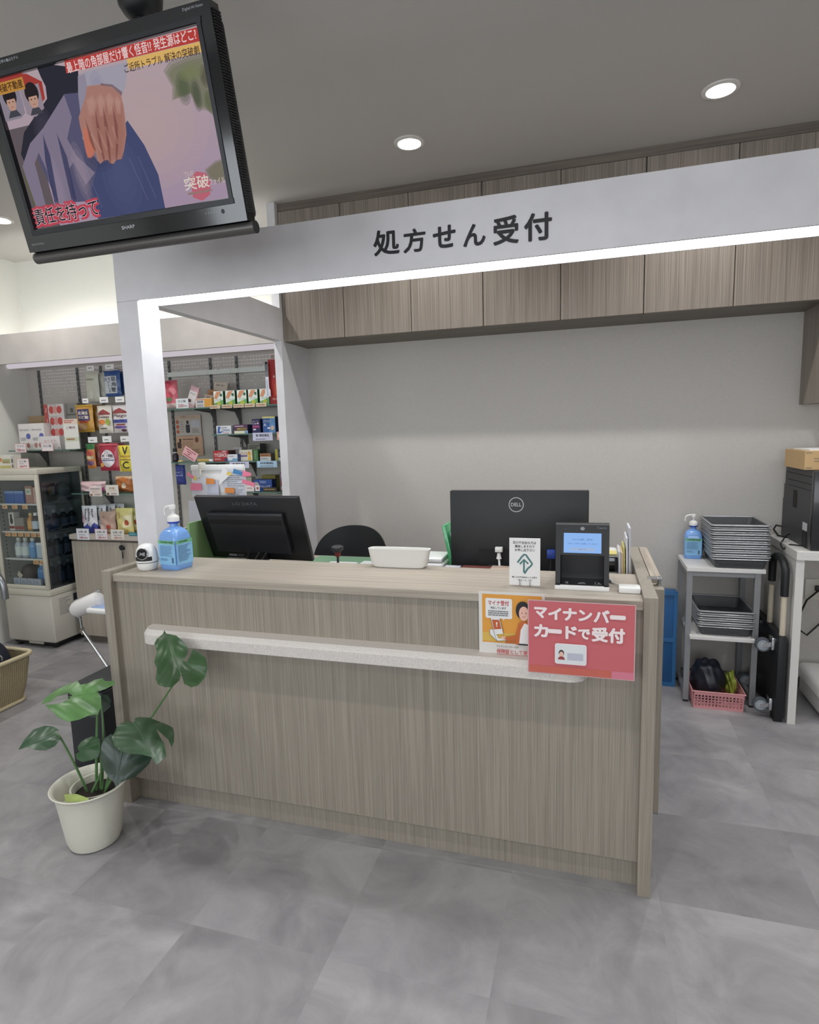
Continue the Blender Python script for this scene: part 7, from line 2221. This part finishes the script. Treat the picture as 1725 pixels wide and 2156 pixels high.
sub(MB().box(-2.16, -2.04, 0.84, 1.0, 0.0, 0.1395, colr((150, 152, 156), 0.4), 0.01), 'pedestal', fs_, fs_)

# bent metal tube of a chair, cut by the left edge
tb = thing('tubular_chair', 'bent grey metal tube armrest of a chair cut by the left edge', 'chair', (-3.55, 0.95, 0))
q = MB()
TBM = mat('satin_tube', (150, 152, 156), 0.3, 0.8)
pts = [(-3.62, 1.0, 0.0), (-3.62, 1.0, 0.5), (-3.6, 1.0, 0.62), (-3.52, 1.0, 0.665), (-3.40, 1.0, 0.672), (-3.345, 1.0, 0.655), (-3.315, 1.0, 0.61), (-3.308, 1.0, 0.56), (-3.307, 1.0, 0.505)]
sub(MB().tube(pts, 0.021, TBM, 14), 'armrest_tube', tb, tb)
sub(MB().tube([(-3.62, 0.62, 0.0), (-3.62, 0.62, 0.43), (-3.62, 1.0, 0.43)], 0.014, TBM, 12), 'front_leg', tb, tb)
sub(MB().box(-3.88, -3.6, 0.56, 1.0, 0.44, 0.48, colr((90, 92, 98), 0.6), 0.012), 'seat', tb, tb)
for y in (0.62, 1.0):
    sub(MB().tube([(-3.86, y, 0.0), (-3.86, y, 0.44)], 0.014, TBM, 12), 'leg', tb, tb)

# ================================================================ television
tv = thing('television', 'large black television hanging from the ceiling showing a hand and pleated skirt', 'television', (-0.94, -0.33, 2.08))
O = Vector((-1.28842, -0.33095, 2.17804))
U = Vector((0.69987, -0.01324, -0.00358)).normalized()
V = Vector((-0.00049, -0.0944, 0.38059)).normalized()
Nn = U.cross(V)
TM = Matrix((( U.x, V.x, Nn.x, O.x), (U.y, V.y, Nn.y, O.y), (U.z, V.z, Nn.z, O.z), (0, 0, 0, 1)))
WS, HS = 0.70, 0.3921
BZ = mat('tv_gloss_black', (16, 19, 23), 0.13, coat=0.6)
BZ2 = mat('tv_inner_black', (24, 28, 33), 0.4)
q = MB()
q.box(-0.0485, 0.7465, -0.062, 0.0, -0.03, 0.012, BZ, mat=TM)
q.box(-0.0485, 0.7465, HS, 0.436, -0.03, 0.012, BZ, mat=TM)
q.box(-0.0485, 0.0, 0.0, HS, -0.03, 0.012, BZ, mat=TM)
q.box(WS, 0.7465, 0.0, HS, -0.03, 0.012, BZ, mat=TM)
sub(q, 'bezel', tv, tv)
q = MB()
for (a, b_, c_, d_) in ((-0.016, WS + 0.016, -0.016, -0.002), (-0.016, WS + 0.016, HS + 0.002, HS + 0.014), (-0.014, -0.002, -0.002, HS + 0.002), (WS + 0.002, WS + 0.014, -0.002, HS + 0.002)):
    q.box(a, b_, c_, d_, 0.012, 0.0145, BZ2, mat=TM)
sub(q, 'inner_frame', tv, tv)
sub(MB().box(-0.03, 0.728, -0.05, 0.425, -0.085, -0.0305, mat('tv_back', (22, 23, 25), 0.5), 0.015, 3, mat=TM), 'back_cover', tv, tv)
q = MB()
cyl = [(-0.051, -0.0785, -0.012), (0.755, -0.0785, -0.012)]
q.tube([TM @ Vector(p) for p in cyl], 0.0165, mat('speaker_bar_grey', (96, 94, 92), 0.35, 0.5), 24)
sb_ = sub(q, 'speaker_bar', tv, tv)
q = MB()
q.tube([TM @ Vector(p) for p in ((0.7552, -0.0785, -0.012), (0.7572, -0.0785, -0.012))], 0.0168, BLACK, 24)
q.tube([TM @ Vector(p) for p in ((-0.0572, -0.0785, -0.012), (-0.0512, -0.0785, -0.012))], [0.011, 0.0165], colr((150, 150, 150), 0.25), 24)
sub(q, 'end_cap', sb_, tv)
q = MB()
for i in range(70):
    v0 = -0.04 + i * 0.0066
    q.box(0.7466, 0.7505, v0, v0 + 0.0038, -0.03, 0.004, BLACK, mat=TM)
sub(q, 'side_grille', tv, tv)
SLV = mat('tv_mark_silver', (176, 180, 182), 0.4)


def tvmark(fn):
    q = MB()
    fn(Face(q, O + Nn * 0.0124, U, V, 0.0004))
    sub(q, 'printed_mark', tv, tv)


tvmark(lambda F: F.text('SHARP', 0.325, -0.0375, 0.372, -0.0285, SLV, 0.03))
tvmark(lambda F: F.text('Digital Hi-Vision', 0.668, 0.4215, 0.728, 0.4295, SLV, 0.0))
tvmark(lambda F: F.text('世界の亀山モデル', 0.045, 0.4225, 0.118, 0.4305, SLV, 0.01))
tvmark(lambda F: F.text('フルスペックハイビジョン', -0.03, -0.044, 0.02, -0.037, SLV, 0.0))
tvmark(lambda F: [F.ell(0.62 + 0.009 * i, -0.03, 0.0016, 0.001, SLV) for i in range(6)])
tvmark(lambda F: F.ell(0.675, -0.031, 0.005, 0.006, BLACK))
# picture on the screen
def E_(c):
    return glow('tvpic_%02x%02x%02x' % c, c, SCREEN)
def clip(poly):
    """Sutherland-Hodgman to the screen rectangle"""
    def cut(P, ax, val, keep_less):
        out = []
        for i in range(len(P)):
            a, b_ = P[i], P[(i + 1) % len(P)]
            ia = (a[ax] <= val) if keep_less else (a[ax] >= val)
            ib = (b_[ax] <= val) if keep_less else (b_[ax] >= val)
            if ia:
                out.append(a)
            if ia != ib:
                t_ = (val - a[ax]) / (b_[ax] - a[ax])
                out.append((a[0] + (b_[0] - a[0]) * t_, a[1] + (b_[1] - a[1]) * t_))
        return out
    for ax, val, kl in ((0, 0, False), (0, WS, True), (1, 0, False), (1, HS, True)):
        poly = cut(poly, ax, val, kl)
        if len(poly) < 3:
            return []
    return poly
q = MB()
F = Face(q, O + Nn * 0.0008, U, V, 0.00005)
def shp(k, c):
    p = clip([tuple(x) for x in TVS[k]])
    if len(p) >= 3:
        F.poly(p, E_(c))
        F.up(0.5)
def A_(c, a):
    k = 'tvsoft_%02x%02x%02x_%d' % (c[0], c[1], c[2], int(a * 100))
    if k in _m:
        return _m[k]
    m = glow(k, c, SCREEN)
    nt = m.node_tree
    tr_ = nt.nodes.new('ShaderNodeBsdfTransparent')
    mx = nt.nodes.new('ShaderNodeMixShader')
    mx.inputs[0].default_value = a
    em = [n_ for n_ in nt.nodes if n_.type == 'EMISSION'][0]
    nt.links.new(tr_.outputs[0], mx.inputs[1])
    nt.links.new(em.outputs[0], mx.inputs[2])
    nt.links.new(mx.outputs[0], nt.nodes['Material Output'].inputs[0])
    return m


def soft(k, c, spread=0.08, n_=3, a=None):
    P_ = [tuple(x) for x in TVS[k]] if isinstance(k, str) else k
    cx_ = sum(p[0] for p in P_) / len(P_)
    cy_ = sum(p[1] for p in P_) / len(P_)
    for i in range(n_):
        f = 1 + spread * (1 - 2 * i / max(n_ - 1, 1))
        p = clip([(cx_ + (x - cx_) * f, cy_ + (y - cy_) * f) for x, y in P_])
        if len(p) >= 3:
            F.poly(p, A_(c, a or 0.5))
            F.up(0.3)


def oval(x, y, rx, ry, n_=24):
    return [(x + rx * math.cos(2 * PI * i / n_), y + ry * math.sin(2 * PI * i / n_)) for i in range(n_)]


# sky: soft bands
for i in range(28):
    t_ = i / 27
    c_ = tuple(int(a + (b_ - a) * t_) for a, b_ in zip((156, 136, 156), (168, 152, 158)))
    F.rect(0, HS * i / 28, WS, HS * (i + 1) / 28, E_(c_))
F.up()
soft(oval(0.47, 0.2, 0.14, 0.1), (176, 154, 146), 0.5, 4, 0.16)
F.rect(0, 0, 0.09, 0.27, E_((92, 84, 88))).up()
soft('tree1', (104, 108, 82), 0.12, 3, 0.45); soft('tree2', (104, 104, 78), 0.15, 3, 0.45); soft('tree3', (90, 92, 62), 0.1, 2)
for x_, y_, rx_, ry_, c_ in ((0.62, 0.27, 0.018, 0.03, (62, 78, 54)), (0.655, 0.25, 0.012, 0.03, (54, 66, 50)), (0.69, 0.285, 0.012, 0.02, (74, 70, 60)), (0.65, 0.3, 0.03, 0.016, (112, 118, 80)), (0.69, 0.23, 0.012, 0.02, (84, 92, 64))):
    soft([p for p in oval(x_, y_, rx_, ry_)], c_, 0.3, 3, 0.3)
shp('jacket', (44, 44, 54))
soft(oval(0.13, 0.24, 0.03, 0.06), (70, 66, 80), 0.3, 3, 0.2)
shp('pleat1', (82, 80, 106))
shp('skirtlight', (122, 112, 132))
shp('blue', (66, 72, 106))
soft(oval(0.36, 0.1, 0.05, 0.07), (80, 86, 120), 0.4, 3, 0.18)
soft(oval(0.3, 0.16, 0.04, 0.03), (56, 58, 86), 0.4, 3, 0.25)
soft(oval(0.22, 0.13, 0.02, 0.06), (146, 132, 146), 0.3, 3, 0.16)
soft(oval(0.12, 0.1, 0.02, 0.07), (142, 130, 148), 0.3, 3, 0.18)
soft('fold1', (52, 56, 88), 0.06, 3); soft('fold2', (58, 60, 90), 0.06, 3)
for x_ in (0.2, 0.235, 0.4, 0.43):
    F.stroke([(x_, 0.17 if x_ < 0.3 else 0.14), (x_ + 0.03, 0.03)], 0.0015, A_((150, 146, 170), 0.25))
F.up()
shp('sleeve', (152, 148, 162))
soft('sleeveshade', (124, 116, 134), 0.05, 3, 0.25)
soft(oval(0.35, 0.3, 0.02, 0.04), (128, 126, 152), 0.4, 3, 0.25)
shp('hand', (158, 116, 106))
soft('palm', (142, 94, 84), 0.1, 3, 0.22)
for k_ in ('k1', 'k2', 'k3', 'k4'):
    soft(k_, (182, 142, 130), 0.25, 3, 0.22)
soft('thumb', (186, 108, 86), 0.08, 3, 0.4)
for k_ in ('f1', 'f2', 'f3', 'f4'):
    soft(k_, (108, 66, 60), 0.06, 2, 0.45)
for x0_, y0_, x1_, y1_ in ((0.292, 0.215, 0.312, 0.165), (0.318, 0.225, 0.332, 0.17), (0.345, 0.225, 0.353, 0.172), (0.37, 0.222, 0.373, 0.178)):
    F.stroke([(x0_, y0_), (x1_, y1_)], 0.007, A_((182, 138, 124), 0.3))
F.up()
soft('cuff', (104, 78, 84), 0.02, 2, 0.5)
shp('hexL', (150, 58, 54))
F.rect(0.0, 0.315, 0.09, 0.365, E_((150, 140, 150))).up()
F.poly(clip([(0.0, 0.29), (0.06, 0.29), (0.08, 0.3), (0.08, 0.36), (0.0, 0.36)]), E_((132, 124, 136)))
F.poly(clip([(0.085, 0.295), (0.115, 0.285), (0.152, 0.3), (0.155, 0.36), (0.085, 0.36)]), E_((140, 128, 138))).up()
for cx, cy in ((0.04, 0.336), (0.122, 0.33)):
    F.ell(cx, cy + 0.012, 0.025, 0.026, E_((38, 34, 38))).up()
    F.ell(cx, cy - 0.004, 0.0165, 0.022, E_((176, 138, 122))).up()
    F.poly([(cx - 0.018, cy + 0.004), (cx + 0.018, cy + 0.004), (cx + 0.016, cy + 0.02), (cx - 0.016, cy + 0.02)], E_((38, 34, 38)))
    for s in (-0.007, 0.007):
        F.ell(cx + s, cy - 0.003, 0.0028, 0.0014, E_((50, 40, 42)))
    F.stroke([(cx - 0.005, cy - 0.0155), (cx + 0.005, cy - 0.0155)], 0.0016, E_((150, 84, 80)))
    F.poly([(cx - 0.025, cy - 0.04), (cx + 0.025, cy - 0.04), (cx + 0.012, cy - 0.024), (cx - 0.012, cy - 0.024)], E_((66, 66, 74)))
F.up()
F.poly(clip([(0.0, 0.355), (0.105, 0.355), (0.105, 0.384), (0.0, 0.384)]), E_((176, 128, 62))).up()
F.text('突破不動産', 0.004, 0.36, 0.1, 0.38, E_((70, 44, 30)), 0.03)
shp('redband', (172, 62, 58))
shp('yelband', (206, 168, 98))
F.up()
F.text('最上階の角部屋だけ響く怪音!? 発生源はどこ?', 0.266, 0.3635, 0.689, 0.3885, E_((216, 190, 190)), 0.025)
F.text('ご近所トラブル 解決の突破劇', 0.452, 0.332, 0.69, 0.352, E_((70, 52, 48)), 0.02)
shp('logoRed', (176, 96, 110))
F.up()
F.text('THE', 0.57, 0.065, 0.602, 0.08, E_((176, 162, 160)), 0.02)
F.text('突破', 0.565, 0.035, 0.645, 0.066, E_((206, 196, 186)), 0.03)
F.text('ファイル', 0.645, 0.037, 0.696, 0.053, E_((190, 176, 172)), 0.02)
F.lines(0.57, 0.022, 0.68, 0.03, 1, E_((140, 116, 110)), 0.7)
for bo, cc_ in ((0.06, (176, 70, 84)),):
    for ex in (-0.006, 0.0, 0.006):
        for ey in (-0.006, 0.006):
            F.text('責任を持って', 0.008 + ex, 0.011 + ey, 0.252 + ex, 0.055 + ey, E_(cc_), bo)
F.up()
F.text('責任を持って', 0.008, 0.011, 0.252, 0.055, E_((226, 190, 196)), 0.06)
F.up()
F.text('責任を持って', 0.008, 0.011, 0.252, 0.055, E_((46, 40, 48)), 0.02)
sub(q, 'screen', tv, tv)
# ceiling pole
q = MB()
q.tube([(-0.85, -0.325, 2.60), (-0.85, -0.325, 2.70)], 0.021, BLACK, 20)
q.lathe([(0.025, 2.685), (0.045, 2.70), (0.058, 2.72), (0.062, 2.75), (0.062, 2.80), (0.03, 2.82)], (-0.85, -0.325, 0), mat('mount_black', (30, 32, 34), 0.35), 32)
q.tube([(-0.85, -0.325, 2.81), (-0.85, -0.325, ZC - 0.012)], 0.025, BLACK, 20)
q.lathe([(0.08, ZC - 0.0125), (0.08, ZC - 0.0005)], (-0.85, -0.325, 0), BLACK, 32)
sub(q, 'ceiling_mount', tv, tv)
q = MB()
q.box(0.32, 0.5, 0.1, 0.3, -0.11, -0.086, BLACK, mat=TM)
q.tube([(-0.85, -0.325, 2.64), (-0.85, -0.28, 2.5), TM @ Vector((0.42, 0.25, -0.105))], 0.02, BLACK, 14)
sub(q, 'bracket', tv, tv)
